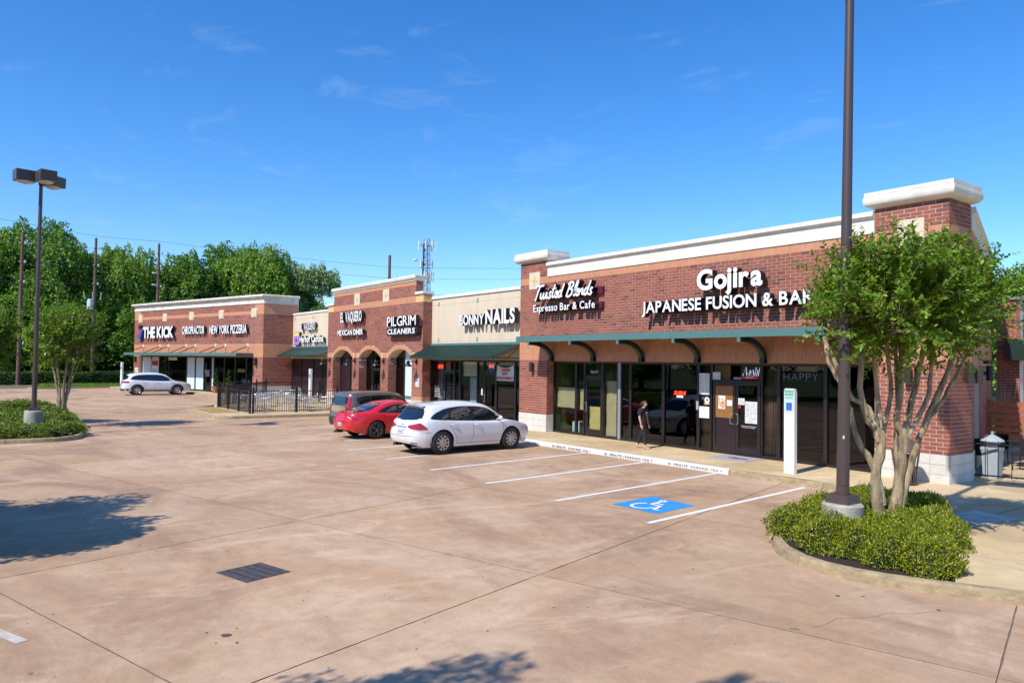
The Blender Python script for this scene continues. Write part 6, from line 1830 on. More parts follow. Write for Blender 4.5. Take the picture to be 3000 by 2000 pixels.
bark2 = M('dark_bark', (.12, .09, .065), .9, noise=(3, .4), bump=(12, .8))

# --- myrtle with many stems
def myrtle(name, label, base, chains, crown_c, crown_r, n_twig, leaf, seed, per=30, z_lo=None, group=None):
    rg = np.random.default_rng(seed)
    t = thing(name, label, 'tree', base, group=group)
    mb = MB()
    for pts, rad in chains:
        # gentle wobble between the given points
        P = [Vector(p) for p in pts]; out, rr = [], []
        for i in range(len(P) - 1):
            for k in range(4):
                f = k / 4; q0 = P[max(0, i-1)]; q1 = P[i]; q2 = P[i+1]; q3 = P[min(len(P)-1, i+2)]
                v = .5 * ((2*q1) + (q2-q0)*f + (2*q0-5*q1+4*q2-q3)*f*f + (3*q1-q0-3*q2+q3)*f**3)
                w = .012 if (i or k) else 0
                out.append(v + Vector(rg.uniform(-w, w, 3))); r0 = rad[i] + (rad[i+1] - rad[i]) * f; rr.append(r0 * float(rg.uniform(.9, 1.12)))
        out.append(P[-1]); rr.append(rad[-1])
        mb.tube(out, rr, 10)
    mb.build('trunk', bark, t, smooth=60)
    # twigs fan up and out of the stems' ends
    ends = np.array([c[0][-1] for c in chains]); C = np.array(crown_c); Rr = np.array(crown_r)
    pos, dr, nr, sz = [], [], [], []
    tw = MB()
    for k in range(n_twig):
        while True:
            p = rg.uniform(-1, 1, 3)
            q = np.linalg.norm(p)
            if .25 < q < 1 and p[2] > -.95: break
        p = p / q * (q ** .55)
        lob = 1 + .16 * math.sin(3 * math.atan2(p[1], p[0]) + seed) + .12 * math.sin(7 * math.atan2(p[1], p[0]) + 2 * p[2] * 3 + seed) + .10 * math.sin(p[2] * 6 + seed * 2)
        w = C + p * Rr * .80 * lob
        d = p * np.array([.55, .55, .45]) + np.array([0, 0, .62]) + rg.normal(size=3) * .28
        if p[2] < -.5: d[2] = -.1 + rg.normal() * .3
        d /= np.linalg.norm(d)
        Lt = rg.uniform(.28, .55) * leaf / .065
        curve = rg.normal(size=3) * .12
        if k % 2 == 0:
            e = ends[np.argmin(np.linalg.norm(ends - w, axis=1))]
            mid = (w + e) / 2 + rg.normal(size=3) * .05
            tw.tube([tuple(e), tuple(mid), tuple(w), tuple(w + d * Lt * .8)], [.012, .008, .005, .002], 4, caps=False)
        m = int(per * rg.uniform(.7, 1.2))
        for j in range(m):
            f = (j + .5) / m
            b = w + d * Lt * f + curve * f * f * Lt
            a = rg.uniform(0, 6.28); s1 = np.cross(d, [0, 0, 1.]); s1 /= np.linalg.norm(s1) + 1e-6; s2 = np.cross(s1, d)
            o = s1 * math.cos(a) + s2 * math.sin(a)
            pos.append(b); dr.append(o * .85 + d * .55 + rg.normal(size=3) * .18 + np.array([0, 0, -.12])); nr.append(d * .6 + np.array([0, 0, .6]) + rg.normal(size=3) * .4)
            sz.append(leaf * rg.uniform(.5, 1.2))
    tw.build('twigs', bark, t, stuff=True)
    me = leaf_obj_mesh('crown', np.array(pos), np.array(dr), np.array(nr), np.array(sz), G_myr, asp=.56)
    o = bpy.data.objects.new('crown', me); COL.objects.link(o); o.parent = t; o.matrix_parent_inverse = inv_of(t); o['kind'] = 'stuff'
    return t
def sc(p, k=1.03): q = CAMP + (Vector(p) - CAMP) * k; return (q.x, q.y, q.z)
B0 = (-5.98, 11.9, .15)
raw = [
 ([(-6.02, 11.86, .12), (-6.08, 11.75, 1.15), (-6.02, 11.82, 1.8), (-6.13, 11.65, 2.07), (-6.20, 11.5, 2.6), (-6.15, 11.56, 3.5)], [.115, .085, .075, .055, .045, .03]),
 ([(-5.93, 11.98, .12), (-5.86, 12.05, 1.21), (-5.80, 12.10, 1.8), (-5.87, 12.0, 2.06), (-5.82, 12.03, 2.65), (-5.80, 12.0, 3.5)], [.12, .085, .07, .05, .045, .035]),
 ([(-5.81, 12.08, 1.78), (-5.74, 12.16, 2.23), (-5.65, 12.26, 2.9), (-5.56, 12.36, 3.5)], [.06, .05, .05, .03]),
 ([(-5.90, 12.02, .5), (-5.72, 12.23, 1.52), (-5.60, 12.38, 2.06), (-5.43, 12.56, 2.65), (-5.25, 12.78, 3.45)], [.07, .055, .05, .045, .03]),
 ([(-5.60, 12.38, 2.08), (-5.48, 12.5, 2.3), (-5.36, 12.66, 2.62), (-5.08, 12.98, 3.45)], [.04, .035, .032, .02]),
 ([(-6.03, 11.84, .75), (-6.09, 11.74, 1.3), (-6.23, 11.5, 1.75), (-6.30, 11.4, 2.28)], [.075, .06, .045, .035]),
 ([(-6.04, 11.78, 1.75), (-6.13, 11.63, 2.27), (-6.27, 11.42, 2.42), (-6.38, 11.25, 2.75), (-6.54, 11.03, 3.4)], [.06, .04, .04, .045, .03]),
 ([(-6.30, 11.4, 2.25), (-6.40, 11.26, 2.66), (-6.52, 11.08, 3.1), (-6.50, 11.1, 3.5)], [.035, .035, .03, .02]),
 ([(-5.87, 12.04, 1.1), (-5.93, 12.1, 1.7), (-5.90, 12.1, 2.22), (-5.92, 12.05, 3.4)], [.04, .04, .036, .025]),
 ([(-5.81, 12.08, 1.6), (-5.74, 12.15, 1.9), (-5.58, 12.4, 2.44), (-5.60, 12.5, 2.7), (-5.54, 12.6, 3.4)], [.045, .04, .035, .035, .025]),
 ([(-6.03, 11.82, 1.65), (-6.09, 11.85, 2.43), (-6.11, 11.7, 3.4)], [.05, .04, .025]),
 ([(-6.03, 11.82, 1.75), (-6.0, 12.05, 2.5), (-5.98, 11.9, 3.4)], [.045, .035, .025]),
]
chains = [([sc(p) for p in pts], rad) for pts, rad in raw]
ctr = sc((-5.80, 12.02, 3.90))
t = myrtle('crape_myrtle', 'large multi stemmed crape myrtle with smooth peeling stems in the island by the restaurant', sc(B0), chains, ctr, (1.38, 1.64, .78), 1250, .092, 5, per=34)

# --- a smaller one of three stems for the left island, each built on its own
def small_myrtle(label, x, y, seed, h=4.6, sprd=.9, zc=3.55):
    rg = np.random.default_rng(seed); ch = []
    n = 7
    for k in range(n):
        a = 2 * math.pi * k / n + rg.uniform(-.3, .3); r1 = rg.uniform(.05, .12)
        d = np.array([math.cos(a), math.sin(a)])
        s = rg.uniform(.45, .8) * sprd
        ch.append(([(x + d[0]*r1, y + d[1]*r1, .1), (x + d[0]*(r1+.06), y + d[1]*(r1+.06), .9), (x + d[0]*(s*.4), y + d[1]*(s*.4), 1.7), (x + d[0]*s*.75, y + d[1]*s*.75, 2.5), (x + d[0]*s, y + d[1]*s, 3.0)], [.075, .055, .045, .035, .02]))
    return myrtle('crape_myrtle', label, (x, y, .1), ch, (x, y, zc), (1.02, 1.02, .98), 560, .13, seed, per=24)
small_myrtle('small crape myrtle with bare pale stems just right of the left lamp post', -35.7, 3.45, 21)
small_myrtle('small crape myrtle cut by the left edge of the photo', -38.0, .7, 22)

# --- planting islands: soil and shrubs
mb = MB(); mb.slab([(-9.3, 16.45), (-8.75, 16.15), (-8.15, 15.6), (-7.86, 14.88), (-7.72, 13.5), (-7.50, 12.0), (-7.35, 11.22), (-7.08, 10.75), (-6.72, 10.38), (-6.25, 10.11), (-5.88, 10.03), (-5.45, 10.05), (-5.05, 10.16), (-4.52, 10.41), (-4.40, 10.5), (-5.95, 14.5), (-7.4, 14.84), (-8.1, 15.7)], -.02, .11)
struct(mb.build('planting_bed', 'soil'), 'dark mulch bed inside the right planting island')
isl = [(-29.75, 1.3), (-29.68, 2.2), (-29.8, 2.95), (-30.3, 3.45), (-31.2, 3.75), (-33, 3.9), (-37, 4.1), (-41, 4.3), (-42.5, 4.1), (-43.2, 3.6), (-43, 2.5), (-41.5, -4.5), (-40.5, -5.3), (-39, -5.2), (-31.5, -3.6), (-30.6, -2.9), (-30.2, -1.5), (-29.75, 1.3)]
kerb(isl[::-1], name='kerb', label='rounded concrete kerb round the left planting island', seg=3.4, left=False)
cx_, cy_ = -36.3, .6
mb = MB(); mb.slab([(cx_ + (x - cx_) * .975, cy_ + (y - cy_) * .975) for x, y in isl[:-1]], -.02, .11); struct(mb.build('planting_bed', 'soil'), 'dark mulch bed inside the left planting island')

def shrub_meshes(seed, r, h, n, leaf, material, squash=1.0, bumpy=.12):
    rg = np.random.default_rng(seed)
    u = rg.normal(size=(n, 3)); u /= np.linalg.norm(u, axis=1, keepdims=True); u[:, 2] = np.abs(u[:, 2]) ** .8
    ph = rg.uniform(0, 6.28, 6)
    az = np.arctan2(u[:, 1], u[:, 0])
    bump = 1 + bumpy * (np.sin(az * 3 + ph[0]) * np.sin(u[:, 2] * 5 + ph[1]) + .6 * np.sin(az * 7 + ph[2]) * np.sin(u[:, 2] * 9 + ph[3])) + rg.normal(size=n) * .035
    # boxy dome: a clipped mound
    e = (np.abs(u[:, 0]) ** 3 + np.abs(u[:, 1]) ** 3 + np.abs(u[:, 2]) ** 3) ** (-1 / 3)
    p = u * e[:, None] * bump[:, None] * np.array([r, r, h])
    p *= (1 - np.abs(rg.normal(size=n)) * .06)[:, None]
    p[:, 2] = np.maximum(p[:, 2], .03)
    out = u * np.array([1 / r, 1 / r, 1 / h]); out /= np.linalg.norm(out, axis=1, keepdims=True)
    d = out * .5 + rg.normal(size=(n, 3)) * .55 + np.array([0, 0, .35]); nn = out * .8 + np.array([0, 0, .5]) + rg.normal(size=(n, 3)) * .35
    leaves = leaf_obj_mesh('foliage', p, d, nn, leaf * rg.uniform(.6, 1.25, n), material, asp=.62)
    mb = MB(); rows = []
    for i in range(9):
        el = math.pi / 2 * i / 8; row = []
        for j in range(17):
            a = 2 * math.pi * j / 16; q = np.array([math.cos(a) * math.cos(el), math.sin(a) * math.cos(el), math.sin(el)])
            ee = (np.abs(q) ** 3).sum() ** (-1 / 3); row.append(tuple(q * ee * np.array([r, r, h]) * .80))
        rows.append(row)
    mb.grid(rows); core = mb.mesh('core', [G_core], smooth=True)
    # a few woody stems
    st = MB()
    for k in range(9):
        a = rg.uniform(0, 6.28); q = np.array([math.cos(a), math.sin(a), 0])
        st.tube([(0, 0, 0), tuple(q * r * .5 + np.array([0, 0, h * .5])), tuple(q * r * .93 + np.array([0, 0, h * rg.uniform(.6, .98)]))], [.012, .007, .003], 4)
    stem = st.mesh('stems', [bark2])
    return leaves, core, stem
SH = [shrub_meshes(31 + k, .62, .58, 5200, .054, G_shr, bumpy=.17) for k in range(4)]
SH2 = [shrub_meshes(51 + k, .75, .62, 3000, .085, G_shr2, bumpy=.2) for k in range(3)]
def shrub(label, x, y, s, sz_, meshes, group, rz=None, z=.11, name='shrub'):
    t = thing(name, label, 'shrub', (x, y, z), rz=random.uniform(0, 6.28) if rz is None else rz, group=group)
    t.scale = (s, s, sz_)
    me = random.choice(meshes)
    for nm, m_ in zip(('foliage', 'core', 'stems'), me):
        o = bpy.data.objects.new(nm, m_); COL.objects.link(o); o.parent = t
        if nm == 'foliage': o['kind'] = 'stuff'
    return t
def inpoly(x, y, P):
    c = False
    for i in range(len(P)):
        a, b = P[i], P[(i+1) % len(P)]
        if (a[1] > y) != (b[1] > y) and x < (b[0]-a[0])*(y-a[1])/(b[1]-a[1])+a[0]: c = not c
    return c
bedR = [(-7.31, 11.32), (-6.99, 10.88), (-6.52, 10.52), (-5.92, 10.32), (-5.23, 10.34), (-4.78, 10.58), (-4.86, 11.1), (-6.17, 14.3), (-7.37, 14.45)]
def scatter(P, step, rg, x0, x1, y0, y1):
    out = []
    j = 0; y = y0
    while y <= y1:
        x = x0 + (step / 2 if j % 2 else 0)
        while x <= x1:
            a, b = x + rg.uniform(-.1, .1) * step, y + rg.uniform(-.1, .1) * step
            if inpoly(a, b, P): out.append((a, b))
            x += step
        y += step * .8; j += 1
    return out
rg0 = np.random.default_rng(3)
for (x, y) in scatter(bedR, .50, rg0, -7.6, -4.5, 10.36, 14.5):
    if (Vector((x, y)) - Vector((-6.32, 11.2))).length < .40: continue
    if (Vector((x, y)) - Vector((-6.0, 12.2))).length < .34: continue
    s = random.uniform(.52, .64)
    shrub('low leafy shrub in the clipped mass round the right lamp post and crape myrtle', x, y, s, random.uniform(.78, .92), SH, 'clipped shrubs in the right island')
bedL = [(-30.5, 2.0), (-30.7, 2.7), (-31.4, 3.0), (-34, 3.25), (-38, 3.45), (-42, 3.5), (-42.3, 3), (-41, -3), (-36, -3.5), (-31, -2.5)]
rg0 = np.random.default_rng(8)
for (x, y) in scatter(bedL, 1.05, rg0, -43, -30, -.4, 5.2):
    if (Vector((x, y)) - Vector((-32.37, 2.25))).length < .7 or (x > -32.4 and abs(y - 2.25 * x / -32.37) < .5 and x < -31.0): continue
    s = random.uniform(.85, 1.15)
    shrub('loose green shrub in the bed under the left lamp post', x, y, s, random.uniform(.6, .85) if x > -33.5 else random.uniform(.8, 1.1), SH2, 'loose shrubs in the left island')

# --- hedge at the far side
HG = (-87.2, 0)
mb = MB(); hn = 60000
rg = np.random.default_rng(77)
y = rg.uniform(-16, 26, hn); face = rg.uniform(0, 1, hn)
x = np.where(face < .5, -86.3 + rg.normal(size=hn) * .08, rg.uniform(-87.6, -86.3, hn)); z = np.where(face < .5, rg.uniform(.1, 1.25, hn), 1.25 + rg.normal(size=hn) * .07)
x = x + .12 * np.sin(y * 1.7) ; z = z + .05 * np.sin(y * 1.1)
hd = thing('hedge', 'long clipped green hedge along the far left edge of the car park', 'hedge', (-87, 5, 0))
me = leaf_obj_mesh('foliage', np.stack([x, y, z], 1), rg.normal(size=(hn, 3)) + np.array([.4, 0, .3]), rg.normal(size=(hn, 3)) * .4 + np.array([.8, 0, .6]), rg.uniform(.10, .18, hn), G_hedge, asp=.6)
o = bpy.data.objects.new('foliage', me); COL.objects.link(o); o.parent = hd; o.matrix_parent_inverse = inv_of(hd); o['kind'] = 'stuff'
mb = MB(); mb.box(None, -87.5, -86.4, 0, 1.15, -16, 26); mb.build('core', G_core, hd)
# grass tufts on the strip
gn = 9000; px_ = rg.uniform(-83.9, -78.4, gn); py_ = rg.uniform(5.4, 14, gn); ok = [inpoly(a, b, [(-84.0, 14.6), (-80.3, 11.9), (-78.3, 5.7), (-84, 6.2)]) for a, b in zip(px_, py_)]
px_, py_ = px_[ok], py_[ok]; gn = len(px_)
me = leaf_obj_mesh('grass_tufts', np.stack([px_, py_, np.full(gn, .12)], 1), rg.normal(size=(gn, 3)) * .3 + np.array([0, 0, 1.]), rg.normal(size=(gn, 3)), rg.uniform(.1, .3, gn), G_far2, asp=.25)
o = bpy.data.objects.new('grass_tufts', me); COL.objects.link(o); tag(o, 'uneven green grass on the strip below the hedge', 'grass', kind='stuff')

# --- big trees: four crowns shared by all
def crown_mesh(seed, R0, H0, n_blob, per, leaf, material, blob=.30):
    rg = np.random.default_rng(seed); P, D, N = [], [], []
    for b in range(n_blob):
        while True:
            c = rg.uniform(-1, 1, 3)
            if .35 < np.linalg.norm(c) < .92: break
        rb = rg.uniform(.6, 1.25) * blob
        u = rg.normal(size=(per, 3)); u /= np.linalg.norm(u, axis=1, keepdims=True); u[:, 2] = np.where(u[:, 2] < -.3, -u[:, 2], u[:, 2])
        rr = rb * (1 - np.abs(rg.normal(size=per)) * .22)
        q = (c + u * rr[:, None] * (1 + .25 * np.sin(u[:, :1] * 7 + c[0] * 9))) * np.array([R0, R0, H0])
        P.append(q); D.append(u * .5 + rg.normal(size=(per, 3)) * .6 + np.array([0, 0, -.1])); N.append(u + rg.normal(size=(per, 3)) * .4 + np.array([0, 0, .35]))
    P, D, N = map(np.concatenate, (P, D, N))
    return leaf_obj_mesh('crown', P, D, N, leaf * rg.uniform(.6, 1.3, len(P)), material, asp=.75)
CR = [crown_mesh(101, 5.6, 6.2, 62, 900, .27, G_far), crown_mesh(102, 5.2, 5.6, 58, 900, .27, G_far2), crown_mesh(103, 5.8, 5.4, 60, 860, .27, G_flow), crown_mesh(104, 4.8, 6.6, 56, 900, .27, G_far)]
def trunk_mesh(seed, h):
    rg = np.random.default_rng(seed); mb = MB()
    mb.tube([(0, 0, -.1), (.1, .05, h * .3), (-.1, .1, h * .6), (0, 0, h)], [.34, .27, .2, .08], 10)
    for k in range(7):
        a = rg.uniform(0, 6.28); z = h * rg.uniform(.35, .75); l = rg.uniform(2.2, 4.2)
        mb.tube([(0, 0, z), (math.cos(a) * l * .5, math.sin(a) * l * .5, z + l * .45), (math.cos(a) * l, math.sin(a) * l, z + l * .95)], [.13, .08, .03], 6)
    return mb.mesh('trunk', [bark2], smooth=True)
TR = [trunk_mesh(201, 10), trunk_mesh(202, 9)]
def big_tree(label, x, y, top, kind, w=1.0, name='shade_tree', rz=None, tk=None):
    t = thing(name, label, 'tree', (x, y, 0), rz=random.uniform(0, 6.28) if rz is None else rz)
    R0, H0 = ((5.6, 6.2), (5.2, 5.6), (5.8, 5.4), (4.8, 6.6))[kind]
    hs_ = top * .47 / H0 * 1.0 ; w *= 1.12 if x < -80 else 1     # crown takes the upper part
    o = bpy.data.objects.new('crown', CR[kind]); COL.objects.link(o); o.parent = t
    cz = top - H0 * hs_ * 1.12
    o.location = (0, 0, cz); o.scale = (w, w, hs_); o['kind'] = 'stuff'
    o = bpy.data.objects.new('trunk', TR[0 if tk is None else tk]); COL.objects.link(o); o.parent = t; o.scale = (w, w, top / 15)
    return t
row = [  # y, x, top, kind, width, words
 (-4, -98, 17.5, 0, 1.1, 'tall dark tree at the left edge behind the first timber pole'),
 (1.5, -101, 17.6, 1, 1.0, 'broad tree behind the left lamp post head'),
 (7.0, -99, 18.6, 0, 1.05, 'tallest dark tree left of the transformer pole'),
 (12.0, -103, 14.2, 2, .95, 'pale blossoming tree just left of the transformer pole'),
 (15.3, -98, 16.6, 1, .75, 'narrow bright tree right of the transformer pole'),
 (18.6, -102, 15.6, 2, .85, 'pale blossoming tree between the transformer pole and the third timber pole'),
 (22.0, -98, 16.2, 0, 1.0, 'dark tree behind the third timber pole'),
 (26.5, -99, 17.6, 3, 1.15, 'round dark tree right of the third timber pole'),
 (31.0, -97, 18.2, 1, .95, 'large bright green tree over the middle of the far brick building'),
 (34.5, -101, 17.6, 0, .9, 'dark tree wedged between two bright ones over the far building'),
 (37.6, -97, 17.0, 2, .80, 'large tree with pale blossom patches over the right end of the far building'),
]
for y, x, top, k, w, lb in row: big_tree(lb, x, y, top, k, w)
# fill under the canopy so that the wood is dark below
for i, y in enumerate(np.arange(-14, 42, 5.5)):
    big_tree('lower tree filling the dark wood behind the hedge', -93 - (i % 3) * 2.2 - 8 * (y > 30) * 0, float(y), 9.5 + (i * 7 % 3), (0, 3, 0, 1)[i % 4], .95, name='understorey_tree')['group'] = 'understorey trees of the wood'
for i, y in enumerate(np.arange(-24, 40, 9)):
    big_tree('back row tree of the wood behind the hedge', -112 - (i % 2) * 4, float(y), 15 + (i * 5 % 3), (3, 0)[i % 2], 1.2, name='shade_tree')['group'] = 'back row of the wood'
for (x, y, top, lb) in ((-92, 62, 13.3, 'tree top peeping over the salon wall below the lattice mast'), (-84, 63, 12.0, 'second tree top over the salon wall right of the mast'), (-82, 70, 12.2, 'small tree top over the salon wall nearest the restaurant')):
    big_tree(lb, x, y, top, 1, .8)
big_tree('bright green tree beyond the right end of the restaurant', -15.3, 50, 9.6, 1, .75); big_tree('small tree tight against the far corner of the restaurant', -19.5, 55, 9.0, 0, .6)
big_tree('light green tree at the right edge of the photo', -9.5, 52, 9.4, 1, .8); big_tree('bushy tree low at the right edge above the orange fence', -13.6, 46, 5.0, 1, .5)
big_tree('tree beyond the side court', -3, 60, 10, 0, 1)
# trees behind the photographer: seen in the shop windows and by their shadows
big_tree('tree out of view at the left whose shadow falls on the slabs', -14.5, -4.0, 6.9, 0, .50, rz=1.0)
big_tree('tree beside the photographer whose shadow touches the bottom edge', -4.25, -2.6, 7.1, 3, .31, rz=2.0)
big_tree('second tree beside the photographer', -2.5, -1.9, 9.0, 1, .26, rz=.5)
for i, x in enumerate(np.arange(-75, 30, 9.5)):
    big_tree('street tree behind the photographer, mirrored in the shop windows', float(x), -27 - (i % 3) * 3, 10.5 + (i * 5 % 4), (0, 3, 1)[i % 3], .95)['group'] = 'street trees behind the photographer'
# ================================================================== LAMP POSTS
def lamp_post(label, x, y, h, ped_h, heads_dir, lean=(0, 0), number=None, ped_r=.31, r0=.088, r1=.055):
    t = thing('lamp_post', label, 'lamp post', (x, y, 0))
    mb = MB(); mb.lathe([(0, -.02), (ped_r, -.02), (ped_r, ped_h - .03), (ped_r - .03, ped_h), (0, ped_h)], (x, y, 0), 32); mb.build('pedestal', 'pedestal', t, smooth=40, recalc=True)
    b = .19; mb = MB()
    mb.quadbox([(x - b, y - b, ped_h), (x + b, y - b, ped_h), (x + b, y + b, ped_h), (x - b, y + b, ped_h), (x - b*.9, y - b*.9, ped_h + .13), (x + b*.9, y - b*.9, ped_h + .13), (x + b*.9, y + b*.9, ped_h + .13), (x - b*.9, y + b*.9, ped_h + .13)])
    mb.build('base_cover', 'pole', t)
    P0 = Vector((x, y, ped_h + .13)); P1 = Vector((x + lean[0], y + lean[1], h)); mb = MB(); n = 12
    mb.tube([P0.lerp(P1, k / n) for k in range(n + 1)], [r0 + (r1 - r0) * k / n for k in range(n + 1)], 24); mb.build('pole', 'pole', t, smooth=60)
    c = P1
    # three shoebox heads on short arms
    for k, a in enumerate(heads_dir):
        u = Vector((math.cos(R(a)), math.sin(R(a)), 0)); v = Vector((-u.y, u.x, 0)); cc = c + u * .52 + Vector((0, 0, .12))
        def Q(s, w, z): q = cc + u * s + v * w + Vector((0, 0, z)); return tuple(q)
        mb = MB(); L_, W_, Hh = .33, .27, .19
        mb.quadbox([Q(-L_*.98, -W_*.98, -Hh), Q(L_*.98, -W_*.98, -Hh), Q(L_*.98, W_*.98, -Hh), Q(-L_*.98, W_*.98, -Hh), Q(-L_, -W_, Hh), Q(L_, -W_, Hh), Q(L_, W_, Hh), Q(-L_, W_, Hh)])
        hd_ = mb.build('lamp_head', 'pole', t)
        mb = MB(); rows = []
        for i in range(6):
            e_ = i / 5; rows.append([(lambda q: (q[0], q[1], q[2]))(Q(L_*.88 * math.cos(th) * math.cos(e_ * 1.4), W_*.88 * math.sin(th) * math.cos(e_ * 1.4), -Hh - .003 - .09 * math.sin(e_ * 1.4))) for th in [2 * math.pi * j / 16 for j in range(17)]])
        mb.grid(rows); mb.build('lens', 'lens', hd_, smooth=True, recalc=True)
        mb = MB(); mb.tube([c + Vector((0, 0, .05)), c + u * .22 + Vector((0, 0, .06))], .035, 8); mb.build('arm', 'pole', t)
    mb = MB(); mb.lathe([(r1 + .02, -.12), (r1 + .02, .1), (0, .12)], tuple(c), 16); mb.build('top_cap', 'pole', t)
    return t, P0, P1
lpR, P0, P1 = lamp_post('tall bronze lamp post rising out of the photo from the right planting island', -6.32, 11.2, 9.7, .80, (20, 140, 260), lean=(.07, .092), r0=.097, r1=.06)
d_ = (CAMP - Vector((-6.32, 11.2, 1.5))).xy.normalized(); ang = math.degrees(math.atan2(d_.y, d_.x)) + 90
FPp = Fr(-6.32 + .01, 11.2 + .01, ang - 8)
part_box(lpR, FPp, 'hand_hole_cover', (-.045, .045, 1.08, 1.26, .085, .105), 'pole')
text_line(Fr(-6.30, 11.21, ang - 8), '4', -.016, .016, 1.80, 1.86, .085, .0945, ['whiteside', 'signside'], lpR, .02, joined='number')
lamp_post('bronze lamp post with three box heads in the left planting island', -32.37, 2.25, 9.35, .93, (-80, 12, 130), r0=.085, r1=.06)

# ================================================================== UTILITY POLES AND WIRES
def upole(label, x, y, h, r=.19, kit=()):
    t = thing('utility_pole', label, 'utility pole', (x, y, 0))
    mb = MB(); mb.tube([(x, y, -.1), (x, y, h * .5), (x + .05, y, h)], [r, r * .85, r * .65], 12); mb.build('pole', 'utility', t, smooth=60)
    for k in kit:
        if k == 'ins':
            for z in (h - 1.1, h - 2.9, h - 4.8):
                mb = MB(); mb.tube([(x + .1, y - .1, z), (x + .42, y - .22, z + .05)], .05, 6); mb.lathe([(0, -.14), (.09, -.12), (.11, 0), (.09, .12), (0, .14)], (x + .42, y + .24, z + .05), 8); mb.build('insulator', 'insul', t, smooth=40)
            mb = MB(); mb.lathe([(.04, 0), (.06, .06), (.03, .16), (0, .2)], (x, y, h), 8); mb.build('insulator', 'insul', t)
        if k == 'transformer':
            mb = MB(); mb.lathe([(0, -.55), (.30, -.52), (.31, .45), (.27, .55), (0, .60)], (x + .38, y - .40, h * .545), 18); mb.build('transformer', M('transformer_grey', (.52, .58, .62), .5), t, smooth=40)
            for k2 in range(3):
                mb = MB(); mb.tube([(x + .5, y - .6 + k2 * .7 - .3, h * .58), (x + .55, y - .75 + k2 * .8 - .3, h * .63)], .055, 6); mb.build('fuse', 'insul', t)
        if k == 'arm':
            mb = MB(); mb.tube([(x, y, h - 7), (x, y - 1.9, h - 7.0)], .04, 6); mb.build('cross_arm', 'steel', t)
            for k2 in range(3): mb = MB(); mb.lathe([(0, -.2), (.09, -.18), (.09, .18), (0, .2)], (x + .1, y - .5 - k2 * .6, h - 7.3), 8); mb.build('insulator', 'insul', t)
            for z in (h - 3.3, h - 4.6): mb = MB(); mb.tube([(x, y, z), (x + .1, y - .65, z)], .09, 8); mb.build('insulator', 'insul', t, smooth=True)
        if k == 'hook':
            mb = MB(); mb.tube([(x, y, h - 3.2), (x + .4, y + .8, h - 3.0), (x + .4, y + .85, h - 2.4)], .05, 6); mb.build('bracket', 'steel', t)
upole('leftmost timber utility pole behind the lamp post', -85, 4.55, 14.75, kit=('ins',))
upole('timber utility pole with a grey transformer drum', -87.9, 11.1, 15.25, kit=('ins', 'transformer'))
upole('timber utility pole rising behind the far brick building', -90, 17.55, 15.6, kit=('ins', 'arm'))
upole('lone grey pole top above the arched building', -78.5, 40.2, 15.3, r=.24, kit=('hook',))
def wire(label, pts, r=.014):
    t = thing('overhead_wire', label, 'wire', pts[0]); out = []
    P = [Vector(p) for p in pts]
    for a, b in zip(P, P[1:]):
        n = 12; sag = (b - a).length * .006
        for k in range(n): q = a.lerp(b, k / n); q.z -= sag * 4 * (k / n) * (1 - k / n); out.append(q)
    out.append(P[-1]); mb = MB(); mb.tube(out, r, 4); mb.build('cable', 'wire', t)
wire('topmost overhead wire running right from the pole tops', [(-92, -12, 18.6), (-87.9, 11.1, 15.5), (-90, 17.55, 15.9), (-78.5, 40.2, 13.9), (-66, 62, 14.6)])
wire('second overhead wire below the topmost one', [(-86, -14, 13.8), (-85.3, 4.4, 13.7), (-87.6, 11.0, 14.15), (-89.7, 17.4, 14.4), (-78.5, 40.0, 12.6), (-66, 62, 13.3)])
wire('third overhead wire crossing the dark trees', [(-86, -14, 12.0), (-85.3, 4.4, 11.9), (-87.6, 11.0, 12.35), (-89.7, 17.4, 12.6), (-78.3, 40, 11.0), (-62, 66, 10.2)])
wire('lowest overhead wire crossing the dark trees', [(-86, -14, 10.2), (-85.3, 4.4, 10.0), (-87.6, 11.0, 10.5), (-89.7, 17.4, 10.8), (-78.3, 40, 9.0), (-62, 66, 8.6)])

# ================================================================== LATTICE MAST
mx_, my_ = -130.6, 75.2
tw = thing('radio_mast', 'steel lattice radio mast with white panel antennas on the skyline', 'radio mast', (mx_, my_, 0))
H_ = 27.8
def legp(k, z):
    w = 1.55 - .85 * z / H_; a = R(20 + 120 * k); return Vector((mx_ + w * math.cos(a), my_ + w * math.sin(a), z))
for k in range(3):
    mb = MB(); mb.tube([legp(k, -.1), legp(k, H_ - .6)], [.12, .08], 6); mb.build('mast_leg', 'steel', tw)
zs = [i * 1.45 for i in range(20)]
for k in range(3):
    mb = MB()
    for z0, z1 in zip(zs, zs[1:]):
        mb.tube([legp(k, z0), legp((k+1) % 3, z1)], .045, 4); mb.tube([legp((k+1) % 3, z0), legp(k, z1)], .045, 4); mb.tube([legp(k, z1), legp((k+1) % 3, z1)], .035, 4)
    mb.build('bracing', 'steel', tw, stuff=True)
mb = MB(); mb.tube([(mx_ - .6, my_ - .9, 0), (mx_ - .35, my_ - .5, H_ - 1)], .22, 6); mb.build('cable_bundle', 'black', tw)
def panels(z, rad, n, h, skip=()):
    for k in range(n):
        if k in skip: continue
        a = R(12 + 360 * k / n); p = Vector((mx_ + rad * math.cos(a), my_ + rad * math.sin(a), z))
        F_ = Fr(p.x, p.y, math.degrees(a) + 90); part_box(tw, F_, 'panel_antenna', (-.11, .11, z - h/2, z + h/2, -.07, .07), 'coping')
        mb = MB(); mb.tube([p, (mx_, my_, z)], .05, 4); mb.build('antenna_arm', 'steel', tw)
